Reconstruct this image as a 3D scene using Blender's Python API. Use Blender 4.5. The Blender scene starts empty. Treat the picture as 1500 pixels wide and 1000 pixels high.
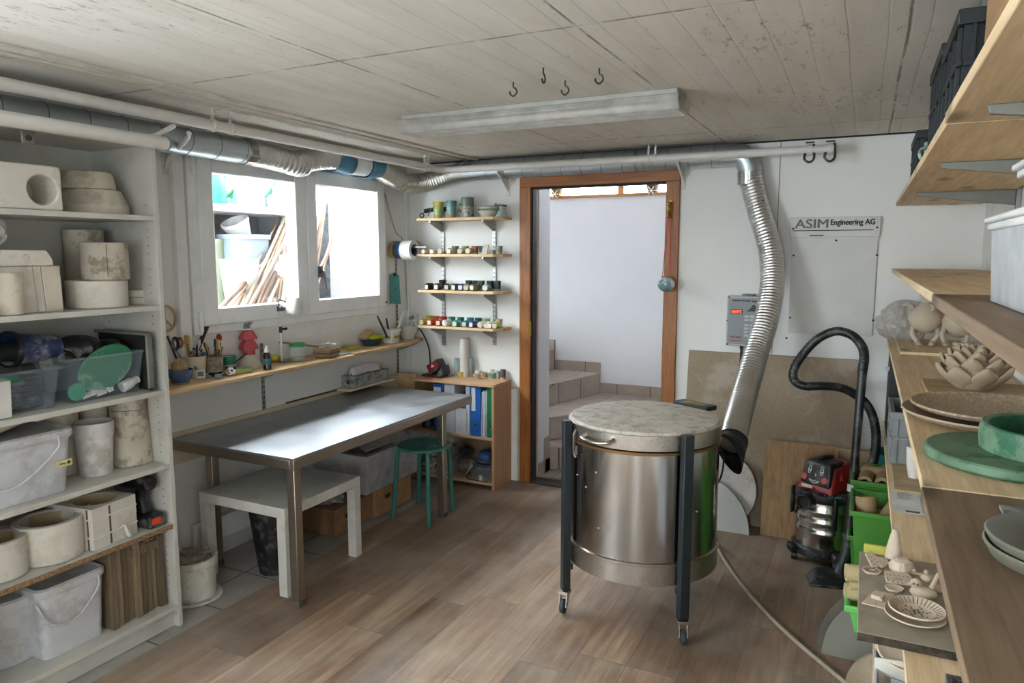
import bpy, bmesh, math, random
from mathutils import Vector, Matrix
random.seed(7)
SC = bpy.context.scene
COL = SC.collection
PI = math.pi

# ------------------------------------------------------------------ camera
FPX = 1051.6
YAW, PIT = math.radians(26.113), math.radians(-6.979)
CAMZ = 1.6
_cy, _sy = math.cos(YAW), math.sin(YAW)
FWD = Vector((-_sy*math.cos(PIT), _cy*math.cos(PIT), math.sin(PIT)))
RGT = Vector((_cy, _sy, 0))
UPV = RGT.cross(FWD)
CPOS = Vector((0, 0, CAMZ))
cam = bpy.data.cameras.new('camera')
cam.sensor_width = 36
cam.lens = 36*FPX/1500
cam.clip_start = 0.02
camo = bpy.data.objects.new('camera', cam)
COL.objects.link(camo)
camo.location = CPOS
camo.rotation_euler = (PI/2+PIT, 0, YAW)
SC.camera = camo


def P(u, v, x=None, y=None, z=None):
    """the point of the room seen at photo pixel (u, v) on a known plane"""
    r = FWD + RGT*((u-750)/FPX) + UPV*((500-v)/FPX)
    if x is not None: t = x/r.x
    elif y is not None: t = y/r.y
    else: t = (z-CAMZ)/r.z
    return CPOS + r*t


def MP(p):
    """metres per photo pixel at point p"""
    return (Vector(p)-CPOS).dot(FWD)/FPX


def ZT(cx, cy, v):
    """height above the floor at (cx, cy) that shows on row v"""
    lo, hi = -1.0, 3.0
    for _ in range(50):
        m = (lo+hi)/2
        d = Vector((cx, cy, m))-CPOS
        vv = 500-FPX*d.dot(UPV)/d.dot(FWD)
        if vv > v: lo = m
        else: hi = m
    return lo


def ROUND(u0, u1, vb, z):
    """centre and radius of a round thing whose front foot shows at vb on height z"""
    p = P((u0+u1)/2, vb, z=z)
    d = Vector((p.x, p.y, 0)); L = d.length; d.normalize()
    r = 0.01
    for _ in range(20):
        c = d*(L+r)
        r = (u1-u0)/2*MP((c.x, c.y, z))
    c = d*(L+r)
    return c.x, c.y, r


# ------------------------------------------------------------------ materials
def lin(c):
    c = c.lstrip('#')
    o = []
    for i in (0, 2, 4):
        s = int(c[i:i+2], 16)/255
        o.append(s/12.92 if s <= .04045 else ((s+.055)/1.055)**2.4)
    return (*o, 1)


def newmat(name):
    m = bpy.data.materials.new(name)
    m.use_nodes = True
    n = m.node_tree.nodes
    return m, n, m.node_tree.links, n['Principled BSDF']


def setin(b, k, v):
    if k in b.inputs: b.inputs[k].default_value = v


def noise(n, l, scale, detail=4, rough=.55, vec=None, stretch=None, dim='3D'):
    t = n.new('ShaderNodeTexNoise')
    t.inputs['Scale'].default_value = scale
    t.inputs['Detail'].default_value = detail
    t.inputs['Roughness'].default_value = rough
    tc = n.new('ShaderNodeTexCoord')
    if stretch:
        mp = n.new('ShaderNodeMapping')
        mp.inputs['Scale'].default_value = stretch
        l.new(tc.outputs['Object'], mp.inputs['Vector'])
        l.new(mp.outputs['Vector'], t.inputs['Vector'])
    else:
        l.new(tc.outputs['Object'], t.inputs['Vector'])
    return t


def ramp(n, l, src, stops):
    r = n.new('ShaderNodeValToRGB')
    e = r.color_ramp.elements
    e[0].position, e[0].color = stops[0]
    e[1].position, e[1].color = stops[-1]
    for p, c in stops[1:-1]:
        q = e.new(p); q.color = c
    l.new(src, r.inputs['Fac'])
    return r


def mixc(n, l, fac, a, b, mode='MIX'):
    m = n.new('ShaderNodeMix'); m.data_type = 'RGBA'; m.blend_type = mode
    if isinstance(fac, (int, float)): m.inputs[0].default_value = fac
    else: l.new(fac, m.inputs[0])
    for i, s in ((6, a), (7, b)):
        if isinstance(s, tuple): m.inputs[i].default_value = s
        else: l.new(s, m.inputs[i])
    return m.outputs[2]


def bump(n, l, b, src, strength=.2, dist=.01):
    k = n.new('ShaderNodeBump')
    k.inputs['Strength'].default_value = strength
    k.inputs['Distance'].default_value = dist
    l.new(src, k.inputs['Height'])
    l.new(k.outputs['Normal'], b.inputs['Normal'])


_mats = {}


def mat(name, c, rough=.5, metal=0, var=.12, scale=9, bmp=0, bscale=None, spec=.5, coat=0, dirt=None, dirt_amt=.35, dscale=6):
    """painted, glazed, plastic or clay surface with slight uneven colour and optional stains"""
    if name in _mats: return _mats[name]
    m, n, l, b = newmat(name)
    a = lin(c)
    d = tuple(x*(1-var) for x in a[:3])+(1,)
    e = tuple(min(1, x*(1+var*.6)) for x in a[:3])+(1,)
    t = noise(n, l, scale)
    col = ramp(n, l, t.outputs['Fac'], [(.38, d), (.62, e)]).outputs[0]
    if dirt:
        t2 = noise(n, l, dscale, 8, .7)
        f = ramp(n, l, t2.outputs['Fac'], [(.51, (0, 0, 0, 1)), (.60, (dirt_amt,)*3+(1,))])
        col = mixc(n, l, f.outputs[0], col, lin(dirt))
    l.new(col, b.inputs['Base Color'])
    b.inputs['Roughness'].default_value = rough
    b.inputs['Metallic'].default_value = metal
    setin(b, 'Specular IOR Level', spec)
    if coat: setin(b, 'Coat Weight', coat); setin(b, 'Coat Roughness', .08)
    if bmp:
        t3 = noise(n, l, bscale or 40, 5, .6)
        bump(n, l, b, t3.outputs['Fac'], bmp, .004)
    _mats[name] = m
    return m


def wood(name, c1, c2, axis='y', scale=1.0, rough=.55, knots=True, contrast=1.0):
    if name in _mats: return _mats[name]
    m, n, l, b = newmat(name)
    st = {'x': (.8, 14, 14), 'y': (14, .8, 14), 'z': (14, 14, .8)}[axis]
    t = noise(n, l, 3*scale, 6, .6, stretch=st)
    t2 = noise(n, l, 11*scale, 3, .5, stretch=st)
    w = mixc(n, l, .35, t.outputs['Fac'], t2.outputs['Fac'])
    col = ramp(n, l, w, [(.5-.13/contrast, lin(c1)), (.5+.13/contrast, lin(c2))]).outputs[0]
    if knots:
        v = n.new('ShaderNodeTexVoronoi'); v.inputs['Scale'].default_value = 3.2*scale
        if axis != 'z': v.voronoi_dimensions = '2D'
        tc = n.new('ShaderNodeTexCoord'); mp = n.new('ShaderNodeMapping')
        mp.inputs['Scale'].default_value = {'x': (.5, 1.4, 1), 'y': (1.4, .5, 1), 'z': (1.4, 1, .5)}[axis]
        l.new(tc.outputs['Object'], mp.inputs['Vector']); l.new(mp.outputs['Vector'], v.inputs['Vector'])
        k = ramp(n, l, v.outputs['Distance'], [(.04, (.8,)*3+(1,)), (.13, (0, 0, 0, 1))])
        dk = tuple(x*.35 for x in lin(c1)[:3])+(1,)
        col = mixc(n, l, k.outputs[0], col, dk)
    l.new(col, b.inputs['Base Color'])
    b.inputs['Roughness'].default_value = rough
    bump(n, l, b, t2.outputs['Fac'], .08, .002)
    _mats[name] = m
    return m


def metal(name, c, rough=.3, brush=None, var=.15, bscale=60, aniso=0, dirt=None, dirt_amt=.4, dscale=7):
    if name in _mats: return _mats[name]
    m, n, l, b = newmat(name)
    a = lin(c)
    t = noise(n, l, bscale if brush else 6, 4, .5, stretch=brush)
    col = ramp(n, l, t.outputs['Fac'], [(.3, tuple(x*(1-var) for x in a[:3])+(1,)), (.7, tuple(min(1, x*(1+var)) for x in a[:3])+(1,))]).outputs[0]
    rr = ramp(n, l, t.outputs['Fac'], [(.3, (rough*.75,)*3+(1,)), (.7, (min(1, rough*1.3),)*3+(1,))]).outputs[0]
    if dirt:
        t2 = noise(n, l, dscale, 8, .7)
        f = ramp(n, l, t2.outputs['Fac'], [(.52, (0, 0, 0, 1)), (.62, (dirt_amt,)*3+(1,))])
        col = mixc(n, l, f.outputs[0], col, lin(dirt))
        rr = mixc(n, l, f.outputs[0], rr, (.75, .75, .75, 1))
    l.new(col, b.inputs['Base Color'])
    l.new(rr, b.inputs['Roughness'])
    b.inputs['Metallic'].default_value = 1
    if aniso: setin(b, 'Anisotropic', aniso)
    _mats[name] = m
    return m


def clear(name, c, alpha=.35, rough=.15, milky=False):
    """thin translucent plastic"""
    if name in _mats: return _mats[name]
    m, n, l, b = newmat(name)
    t = noise(n, l, 12)
    a = lin(c)
    l.new(ramp(n, l, t.outputs['Fac'], [(.3, tuple(x*.9 for x in a[:3])+(1,)), (.7, a)]).outputs[0], b.inputs['Base Color'])
    b.inputs['Roughness'].default_value = rough
    al = ramp(n, l, t.outputs['Fac'], [(.3, (alpha*.85,)*3+(1,)), (.7, (min(1, alpha*1.15),)*3+(1,))])
    l.new(al.outputs[0], b.inputs['Alpha'])
    _mats[name] = m
    return m


def glow(name, c, s):
    if name in _mats: return _mats[name]
    m, n, l, b = newmat(name)
    b.inputs['Base Color'].default_value = lin(c)
    setin(b, 'Emission Color', lin(c)); setin(b, 'Emission Strength', s)
    _mats[name] = m
    return m


# ------------------------------------------------------------------ mesh builder
class MB:
    def __init__(s): s.v, s.f = [], []

    def add(s, vs, fs):
        o = len(s.v)
        s.v += [tuple(v) for v in vs]
        s.f += [tuple(i+o for i in f) for f in fs]
        return s

    def box(s, a, b, M=None):
        x0, y0, z0 = a; x1, y1, z1 = b
        vs = [(x0, y0, z0), (x1, y0, z0), (x1, y1, z0), (x0, y1, z0), (x0, y0, z1), (x1, y0, z1), (x1, y1, z1), (x0, y1, z1)]
        if M is not None: vs = [M @ Vector(v) for v in vs]
        return s.add(vs, [(0, 3, 2, 1), (4, 5, 6, 7), (0, 1, 5, 4), (1, 2, 6, 5), (2, 3, 7, 6), (3, 0, 4, 7)])

    def hexa(s, vs):
        return s.add(vs, [(0, 3, 2, 1), (4, 5, 6, 7), (0, 1, 5, 4), (1, 2, 6, 5), (2, 3, 7, 6), (3, 0, 4, 7)])

    def prism(s, poly, d, M=None):
        """polygon (3-D points) extruded by vector d"""
        k = len(poly); d = Vector(d)
        vs = [Vector(p) for p in poly]+[Vector(p)+d for p in poly]
        if M is not None: vs = [M @ v for v in vs]
        fs = [tuple(range(k-1, -1, -1)), tuple(range(k, 2*k))]
        fs += [(i, (i+1) % k, k+(i+1) % k, k+i) for i in range(k)]
        return s.add(vs, fs)

    def lathe(s, prof, c=(0, 0, 0), seg=28, sx=1, sy=1, M=None, a0=0, wob=None):
        """profile [(r, z)...] turned round the vertical through c; closed when it starts and ends at r=0"""
        vs, fs = [], []
        n = len(prof)
        for i in range(seg):
            a = a0+2*PI*i/seg
            for (r, z) in prof:
                q = r*(wob(a, z) if wob else 1)
                p = Vector((q*math.cos(a)*sx, q*math.sin(a)*sy, z))
                if M is not None: p = M @ p
                vs.append(p+Vector(c))
        for i in range(seg):
            j = (i+1) % seg
            for k in range(n-1):
                if prof[k][0] == 0 and prof[k+1][0] == 0: continue
                if prof[k][0] == 0: fs.append((i*n+k, j*n+k+1, i*n+k+1))
                elif prof[k+1][0] == 0: fs.append((i*n+k, j*n+k, i*n+k+1))
                else: fs.append((i*n+k, j*n+k, j*n+k+1, i*n+k+1))
        return s.add(vs, fs)

    def cyl(s, a, b, r0, r1=None, seg=20, cap=True):
        a, b = Vector(a), Vector(b)
        r1 = r0 if r1 is None else r1
        d = b-a; L = d.length
        if L < 1e-6: return s
        q = d.to_track_quat('Z', 'Y').to_matrix().to_4x4()
        return s.lathe([(0, 0), (r0, 0), (r1, L), (0, L)] if cap else [(r0, 0), (r1, L)], (0, 0, 0), seg, M=Matrix.Translation(a) @ q)

    def tube(s, pts, r, seg=12, smooth=6, rf=None, cap=True, closed=False):
        """round tube through points (Catmull-Rom); rf(t, i) scales the radius"""
        pts = [Vector(p) for p in pts]
        if smooth > 1 and len(pts) > 2:
            q = []
            n = len(pts)
            rng = range(n) if closed else range(n-1)
            for i in rng:
                p1, p2 = pts[i], pts[(i+1) % n]
                p0 = pts[(i-1) % n] if (closed or i > 0) else p1*2-p2
                p3 = pts[(i+2) % n] if (closed or i+2 < n) else p2*2-p1
                for k in range(smooth):
                    t = k/smooth
                    q.append(.5*((2*p1)+(-p0+p2)*t+(2*p0-5*p1+4*p2-p3)*t*t+(-p0+3*p1-3*p2+p3)*t**3))
            if not closed: q.append(pts[-1])
            pts = q
        n = len(pts)
        vs, fs = [], []
        T = []
        for i in range(n):
            a = pts[(i-1) % n] if (closed or i > 0) else pts[i]
            b = pts[(i+1) % n] if (closed or i < n-1) else pts[i]
            d = b-a
            T.append(d.normalized() if d.length > 1e-9 else Vector((0, 0, 1)))
        u = T[0].orthogonal().normalized()
        for i in range(n):
            u = (u-T[i]*u.dot(T[i])).normalized()
            w = T[i].cross(u)
            rr = r*(rf(i/(n-1), i) if rf else 1)
            for k in range(seg):
                a = 2*PI*k/seg
                vs.append(pts[i]+u*(rr*math.cos(a))+w*(rr*math.sin(a)))
        m = n if closed else n-1
        for i in range(m):
            j = (i+1) % n
            for k in range(seg):
                k2 = (k+1) % seg
                fs.append((i*seg+k, i*seg+k2, j*seg+k2, j*seg+k))
        if cap and not closed:
            fs.append(tuple(range(seg-1, -1, -1)))
            fs.append(tuple((n-1)*seg+k for k in range(seg)))
        return s.add(vs, fs)

    def ball(s, c, r, sx=1, sy=1, sz=1, seg=18, rings=10, wob=None):
        prof = [(0, -1)]+[(math.cos(a), math.sin(a)) for a in [(-PI/2+PI*i/rings) for i in range(1, rings)]]+[(0, 1)]
        M = Matrix.Diagonal((r*sx, r*sy, r*sz, 1))
        return s.lathe(prof, c, seg, M=M, wob=wob)

    def grid(s, fn, nu, nv):
        vs = [fn(i/nu, j/nv) for i in range(nu+1) for j in range(nv+1)]
        fs = [(i*(nv+1)+j, (i+1)*(nv+1)+j, (i+1)*(nv+1)+j+1, i*(nv+1)+j+1) for i in range(nu) for j in range(nv)]
        return s.add(vs, fs)


WM = {}


def build(name, mb, m, parent=None, bevel=0, sharp=38, origin=True, loc=None, seg=2, solid=0):
    me = bpy.data.meshes.new(name)
    vs = mb.v
    off = Vector((0, 0, 0))
    if parent is None and origin:
        xs = [v[0] for v in vs]; ys = [v[1] for v in vs]; zs = [v[2] for v in vs]
        off = Vector(((min(xs)+max(xs))/2, (min(ys)+max(ys))/2, min(zs)))
        vs = [(v[0]-off.x, v[1]-off.y, v[2]-off.z) for v in vs]
    me.from_pydata([tuple(v) for v in vs], [], mb.f)
    bm = bmesh.new(); bm.from_mesh(me)
    bmesh.ops.recalc_face_normals(bm, faces=bm.faces)
    bm.to_mesh(me); bm.free()
    me.shade_smooth()
    me.set_sharp_from_angle(angle=math.radians(sharp))
    me.materials.append(m)
    o = bpy.data.objects.new(name, me)
    COL.objects.link(o)
    if parent is not None:
        o.parent = parent
        o.matrix_parent_inverse = WM[parent.name].inverted()
        WM[o.name] = Matrix.Identity(4)
    else:
        o.location = off
        WM[o.name] = Matrix.Translation(off)
    if bevel:
        k = o.modifiers.new('bevel', 'BEVEL'); k.width = bevel; k.segments = seg; k.limit_method = 'ANGLE'; k.angle_limit = math.radians(40)
    if solid:
        k = o.modifiers.new('thickness', 'SOLIDIFY'); k.thickness = solid; k.offset = 0
    return o


def tag(o, label, cat, group=None):
    o['label'] = label; o['category'] = cat
    if group: o['group'] = group
    return o


def thing(name, label, cat, loc=(0, 0, 0), group=None):
    o = bpy.data.objects.new(name, None)
    COL.objects.link(o)
    o.empty_display_size = .05
    o.location = loc
    WM[o.name] = Matrix.Translation(Vector(loc))
    return tag(o, label, cat, group)


def one(name, mb, m, label, cat, group=None, **k):
    return tag(build(name, mb, m, None, **k), label, cat, group)


def struct(name, mb, m, parent=None, **k):
    o = build(name, mb, m, parent, origin=False, **k)
    if parent is None: o['kind'] = 'structure'
    return o


def kids(o): return [c for c in bpy.data.objects if c.parent == o]


def copy_tree(o, parent=None):
    c = o.copy(); COL.objects.link(c)
    if parent is not None: c.parent = parent
    for ch in kids(o): copy_tree(ch, c)
    return c


def place(o, loc, rz=0, label=None, group=None, sc=None):
    o.location = loc
    o.rotation_euler = (0, 0, rz)
    if sc: o.scale = (sc, sc, sc) if isinstance(sc, (int, float)) else sc
    if label: o['label'] = label
    if group: o['group'] = group
    return o


def textmesh(txt, size, sx=1.0, depth=.0006, fat=0):
    cu = bpy.data.curves.new('t', 'FONT')
    cu.body = txt; cu.size = size; cu.extrude = depth; cu.offset = fat
    o = bpy.data.objects.new('t', cu); COL.objects.link(o)
    dg = bpy.context.evaluated_depsgraph_get()
    me = bpy.data.meshes.new_from_object(o.evaluated_get(dg))
    vs = [(v.co.x*sx, v.co.y, v.co.z) for v in me.vertices]
    fs = [tuple(p.vertices) for p in me.polygons]
    bpy.data.objects.remove(o); bpy.data.curves.remove(cu); bpy.data.meshes.remove(me)
    return vs, fs


def text(mb, txt, size, org, right, up, sx=1.0, width=None, bold=0):
    """adds flat lettering at org, reading along right, with height along up"""
    vs, fs = textmesh(txt, size, sx)
    r, u = Vector(right).normalized(), Vector(up).normalized()
    nrm = r.cross(u)
    if width:
        w = max(v[0] for v in vs)
        vs = [(v[0]*width/w, v[1], v[2]) for v in vs]
    for k, (dx, dy) in enumerate(((0, 0), (1, 0), (-1, 0), (0, .6), (0, -.6)) if bold else ((0, 0),)):
        mb.add([Vector(org)+r*(v[0]+dx*bold)+u*(v[1]+dy*bold)+nrm*(v[2]+.0008+.00005*k) for v in vs], fs)
    return mb


ORD = ['', 'first', 'second', 'third', 'fourth', 'fifth', 'sixth', 'seventh', 'eighth', 'ninth', 'tenth', 'eleventh', 'twelfth', 'thirteenth']


def ring(r, t, h, z=0):
    """profile of an open pot: outer radius r, wall t, height h"""
    return [(0, z), (r, z), (r, z+h), (r-t, z+h), (r-t, z+t), (0, z+t)]
EXPO = 2.32
FILLWIN_LEFT = (-2.4, .6, 1.12)
FILLWIN_REAR = (-.5, .1, .9, 2.05)
# ------------------------------------------------------------------ world, light, view
w = bpy.data.worlds.new('sky'); SC.world = w; w.use_nodes = True
wn, wl = w.node_tree.nodes, w.node_tree.links
bg = wn['Background']
tc = wn.new('ShaderNodeTexCoord'); sx_ = wn.new('ShaderNodeSeparateXYZ')
wl.new(tc.outputs['Generated'], sx_.inputs[0])
cr = wn.new('ShaderNodeValToRGB')
cr.color_ramp.elements[0].position = 0.0; cr.color_ramp.elements[0].color = (.58, .64, .7, 1)
cr.color_ramp.elements[1].position = .6; cr.color_ramp.elements[1].color = (.90, .96, 1, 1)
wl.new(sx_.outputs['Z'], cr.inputs[0]); wl.new(cr.outputs[0], bg.inputs['Color'])
bg.inputs['Strength'].default_value = 9.0
SC.view_settings.view_transform = 'Standard'
SC.view_settings.look = 'None'
SC.view_settings.gamma = 1
SC.view_settings.use_curve_mapping = False
SC.view_settings.exposure = EXPO
SC.cycles.use_denoising = True
SC.cycles.max_bounces = 10
SC.cycles.diffuse_bounces = 6
SC.cycles.glossy_bounces = 4
SC.cycles.transmission_bounces = 6
SC.cycles.transparent_max_bounces = 12
SC.cycles.caustics_reflective = False
SC.cycles.caustics_refractive = False
SC.cycles.sample_clamp_indirect = 6


def portal(loc, rot, sx, sy):
    a = bpy.data.lights.new('daylight_portal', 'AREA')
    a.shape = 'RECTANGLE'; a.size = sx; a.size_y = sy
    a.cycles.is_portal = True
    o = bpy.data.objects.new('daylight_portal', a); COL.objects.link(o)
    o.location = loc; o.rotation_euler = rot
    return o


XL, YB, XR, ZC, YR = -3.04, 4.46, .54, 2.242, -2.6

# ------------------------------------------------------------------ setting materials
def wallmat(name, c, b_=.1):
    m, n, l, b = newmat(name)
    t = noise(n, l, 2.2, 5, .6)
    a = lin(c)
    col = ramp(n, l, t.outputs['Fac'], [(.3, tuple(x*.95 for x in a[:3])+(1,)), (.7, a)]).outputs[0]
    t2 = noise(n, l, 5, 9, .75)
    f = ramp(n, l, t2.outputs['Fac'], [(.62, (0, 0, 0, 1)), (.8, (.18, .18, .18, 1))])
    col = mixc(n, l, f.outputs[0], col, lin('#8f8a80'))
    l.new(col, b.inputs['Base Color'])
    b.inputs['Roughness'].default_value = .7
    t3 = noise(n, l, 90, 5, .6)
    bump(n, l, b, t3.outputs['Fac'], b_, .004)
    return m


M_WALL = wallmat('white_wall_paint', '#e4e3e0')
M_HALL = wallmat('hall_wall_paint', '#dcdde0')
M_TRIMW = mat('white_trim_paint', '#e6e6e4', .45, var=.05)


def math_(n, l, op, a, b=None, c=None):
    k = n.new('ShaderNodeMath'); k.operation = op
    for i, s in enumerate((a, b, c)):
        if s is None: continue
        if isinstance(s, (int, float)): k.inputs[i].default_value = s
        else: l.new(s, k.inputs[i])
    return k.outputs[0]


def floormat():
    m, n, l, b = newmat('oak_vinyl_planks')
    tc = n.new('ShaderNodeTexCoord'); s = n.new('ShaderNodeSeparateXYZ'); l.new(tc.outputs['Object'], s.inputs[0])
    X, Y = s.outputs['X'], s.outputs['Y']
    rx = math_(n, l, 'DIVIDE', math_(n, l, 'ADD', X, 1.94), .197)
    row = math_(n, l, 'FLOOR', rx); fx = math_(n, l, 'FRACT', rx)
    wn_ = n.new('ShaderNodeTexWhiteNoise'); wn_.noise_dimensions = '1D'; l.new(row, wn_.inputs['W'])
    ry = math_(n, l, 'ADD', math_(n, l, 'DIVIDE', Y, 1.22), math_(n, l, 'MULTIPLY', wn_.outputs['Value'], 5.3))
    idx = math_(n, l, 'FLOOR', ry); fy = math_(n, l, 'FRACT', ry)
    cmb = n.new('ShaderNodeCombineXYZ'); l.new(row, cmb.inputs[0]); l.new(idx, cmb.inputs[1])
    w2 = n.new('ShaderNodeTexWhiteNoise'); w2.noise_dimensions = '3D'; l.new(cmb.outputs[0], w2.inputs['Vector'])
    # grain, shifted per plank
    mp = n.new('ShaderNodeMapping'); mp.inputs['Scale'].default_value = (22, 1.3, 1)
    off = n.new('ShaderNodeVectorMath'); off.operation = 'SCALE'; off.inputs['Scale'].default_value = 37
    l.new(w2.outputs['Color'], off.inputs[0])
    ad = n.new('ShaderNodeVectorMath'); l.new(tc.outputs['Object'], ad.inputs[0]); l.new(off.outputs[0], ad.inputs[1])
    l.new(ad.outputs[0], mp.inputs['Vector'])
    t = n.new('ShaderNodeTexNoise'); t.inputs['Scale'].default_value = 1.6; t.inputs['Detail'].default_value = 8; t.inputs['Roughness'].default_value = .65
    l.new(mp.outputs[0], t.inputs['Vector'])
    t.inputs['Distortion'].default_value = .6
    mp2 = n.new('ShaderNodeMapping'); mp2.inputs['Scale'].default_value = (5, .9, 1); l.new(ad.outputs[0], mp2.inputs['Vector'])
    t2 = n.new('ShaderNodeTexNoise'); t2.inputs['Scale'].default_value = 2; t2.inputs['Detail'].default_value = 3; l.new(mp2.outputs[0], t2.inputs['Vector'])
    g = mixc(n, l, .45, t.outputs['Fac'], t2.outputs['Fac'])
    col = ramp(n, l, g, [(.30, lin('#5f4735')), (.5, lin('#8a6f58')), (.70, lin('#b49c83'))]).outputs[0]
    pv = ramp(n, l, w2.outputs['Value'], [(0, (.64, .62, .60, 1)), (1, (1.06, 1.05, 1.04, 1))]).outputs[0]
    col = mixc(n, l, 1, col, pv, 'MULTIPLY')
    # gaps
    gx = math_(n, l, 'MINIMUM', fx, math_(n, l, 'SUBTRACT', 1, fx))
    gy = math_(n, l, 'MINIMUM', fy, math_(n, l, 'SUBTRACT', 1, fy))
    e1 = math_(n, l, 'LESS_THAN', gx, .010); e2 = math_(n, l, 'LESS_THAN', gy, .0020)
    e = math_(n, l, 'MAXIMUM', e1, e2)
    col = mixc(n, l, math_(n, l, 'MULTIPLY', e, .55), col, lin('#3d3027'))
    # pale clay dust
    d = noise(n, l, 1.7, 7, .65)
    f = ramp(n, l, d.outputs['Fac'], [(.42, (.05, .05, .05, 1)), (.66, (.42, .42, .42, 1))])
    col = mixc(n, l, f.outputs[0], col, lin('#aca49c'))
    l.new(col, b.inputs['Base Color'])
    rr = ramp(n, l, t.outputs['Fac'], [(.3, (.36,)*3+(1,)), (.7, (.52,)*3+(1,))]).outputs[0]
    l.new(rr, b.inputs['Roughness'])
    setin(b, 'Specular IOR Level', .5)
    hh = mixc(n, l, e, t.outputs['Fac'], (0, 0, 0, 1))
    bump(n, l, b, hh, .12, .002)
    return m


def tilemat(name, c1, c2, w, h, grout, ox=0, oy=0, gw=.012, axes='XY', rough=.35):
    m, n, l, b = newmat(name)
    tc = n.new('ShaderNodeTexCoord'); s = n.new('ShaderNodeSeparateXYZ'); l.new(tc.outputs['Object'], s.inputs[0])
    rx = math_(n, l, 'DIVIDE', math_(n, l, 'ADD', s.outputs[axes[0]], ox), w)
    ry = math_(n, l, 'DIVIDE', math_(n, l, 'ADD', s.outputs[axes[1]], oy), h)
    fx, fy = math_(n, l, 'FRACT', rx), math_(n, l, 'FRACT', ry)
    gx = math_(n, l, 'MINIMUM', fx, math_(n, l, 'SUBTRACT', 1, fx))
    gy = math_(n, l, 'MINIMUM', fy, math_(n, l, 'SUBTRACT', 1, fy))
    e = math_(n, l, 'MAXIMUM', math_(n, l, 'LESS_THAN', gx, gw), math_(n, l, 'LESS_THAN', gy, gw*w/h))
    t = noise(n, l, 7, 6, .6)
    col = ramp(n, l, t.outputs['Fac'], [(.3, lin(c1)), (.7, lin(c2))]).outputs[0]
    col = mixc(n, l, e, col, lin(grout))
    l.new(col, b.inputs['Base Color'])
    b.inputs['Roughness'].default_value = rough
    inv = math_(n, l, 'SUBTRACT', 1, e)
    bump(n, l, b, inv, .3, .003)
    return m


def ceilmat():
    m, n, l, b = newmat('whitewashed_board_marked_concrete')
    tc = n.new('ShaderNodeTexCoord'); s = n.new('ShaderNodeSeparateXYZ'); l.new(tc.outputs['Object'], s.inputs[0])
    wob = noise(n, l, 1.5, 6, .7)
    wv = math_(n, l, 'MULTIPLY', math_(n, l, 'SUBTRACT', wob.outputs['Fac'], .5), .02)
    X = math_(n, l, 'ADD', s.outputs['X'], wv); Y = math_(n, l, 'ADD', s.outputs['Y'], wv)
    def line(c, off, per, wd):
        f = math_(n, l, 'FRACT', math_(n, l, 'DIVIDE', math_(n, l, 'ADD', c, off), per))
        d = math_(n, l, 'MULTIPLY', math_(n, l, 'ABSOLUTE', math_(n, l, 'SUBTRACT', f, .5)), per)
        k = n.new('ShaderNodeMapRange'); k.inputs['From Min'].default_value = 0; k.inputs['From Max'].default_value = wd
        k.inputs['To Min'].default_value = 1; k.inputs['To Max'].default_value = 0
        l.new(d, k.inputs['Value']); return k.outputs[0]
    fine = line(X, .03, .105, .004)
    seamx = line(X, .35, .85, .007)
    seamy = line(Y, 1.0, 2.0, .009)
    brk = noise(n, l, 5, 5, .7)
    bk = ramp(n, l, brk.outputs['Fac'], [(.42, (.15, .15, .15, 1)), (.52, (1, 1, 1, 1))]).outputs[0]
    seam = math_(n, l, 'MULTIPLY', math_(n, l, 'MAXIMUM', seamx, seamy), bk)
    spk = noise(n, l, 26, 9, .8, stretch=(1.6, .5, 1))
    reg = noise(n, l, 1.3, 3, .5)
    sp = ramp(n, l, math_(n, l, 'ADD', spk.outputs['Fac'], math_(n, l, 'MULTIPLY', reg.outputs['Fac'], .35)), [(.775, (0, 0, 0, 1)), (.86, (.7, .7, .7, 1))]).outputs[0]
    t = noise(n, l, 3, 6, .6, stretch=(3, .6, 1))
    col = ramp(n, l, t.outputs['Fac'], [(.3, lin('#cfcac0')), (.7, lin('#dfdbd3'))]).outputs[0]
    col = mixc(n, l, math_(n, l, 'MULTIPLY', fine, .2), col, lin('#77726a'))
    col = mixc(n, l, math_(n, l, 'MULTIPLY', seam, .8), col, lin('#4a453e'))
    col = mixc(n, l, sp, col, lin('#6b665d'))
    l.new(col, b.inputs['Base Color'])
    b.inputs['Roughness'].default_value = .8
    h = math_(n, l, 'SUBTRACT', math_(n, l, 'ADD', math_(n, l, 'MULTIPLY', t.outputs['Fac'], .5), math_(n, l, 'MULTIPLY', spk.outputs['Fac'], .25)),
              math_(n, l, 'ADD', math_(n, l, 'MULTIPLY', fine, .25), math_(n, l, 'MULTIPLY', seam, .8)))
    bump(n, l, b, h, .35, .006)
    return m


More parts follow.
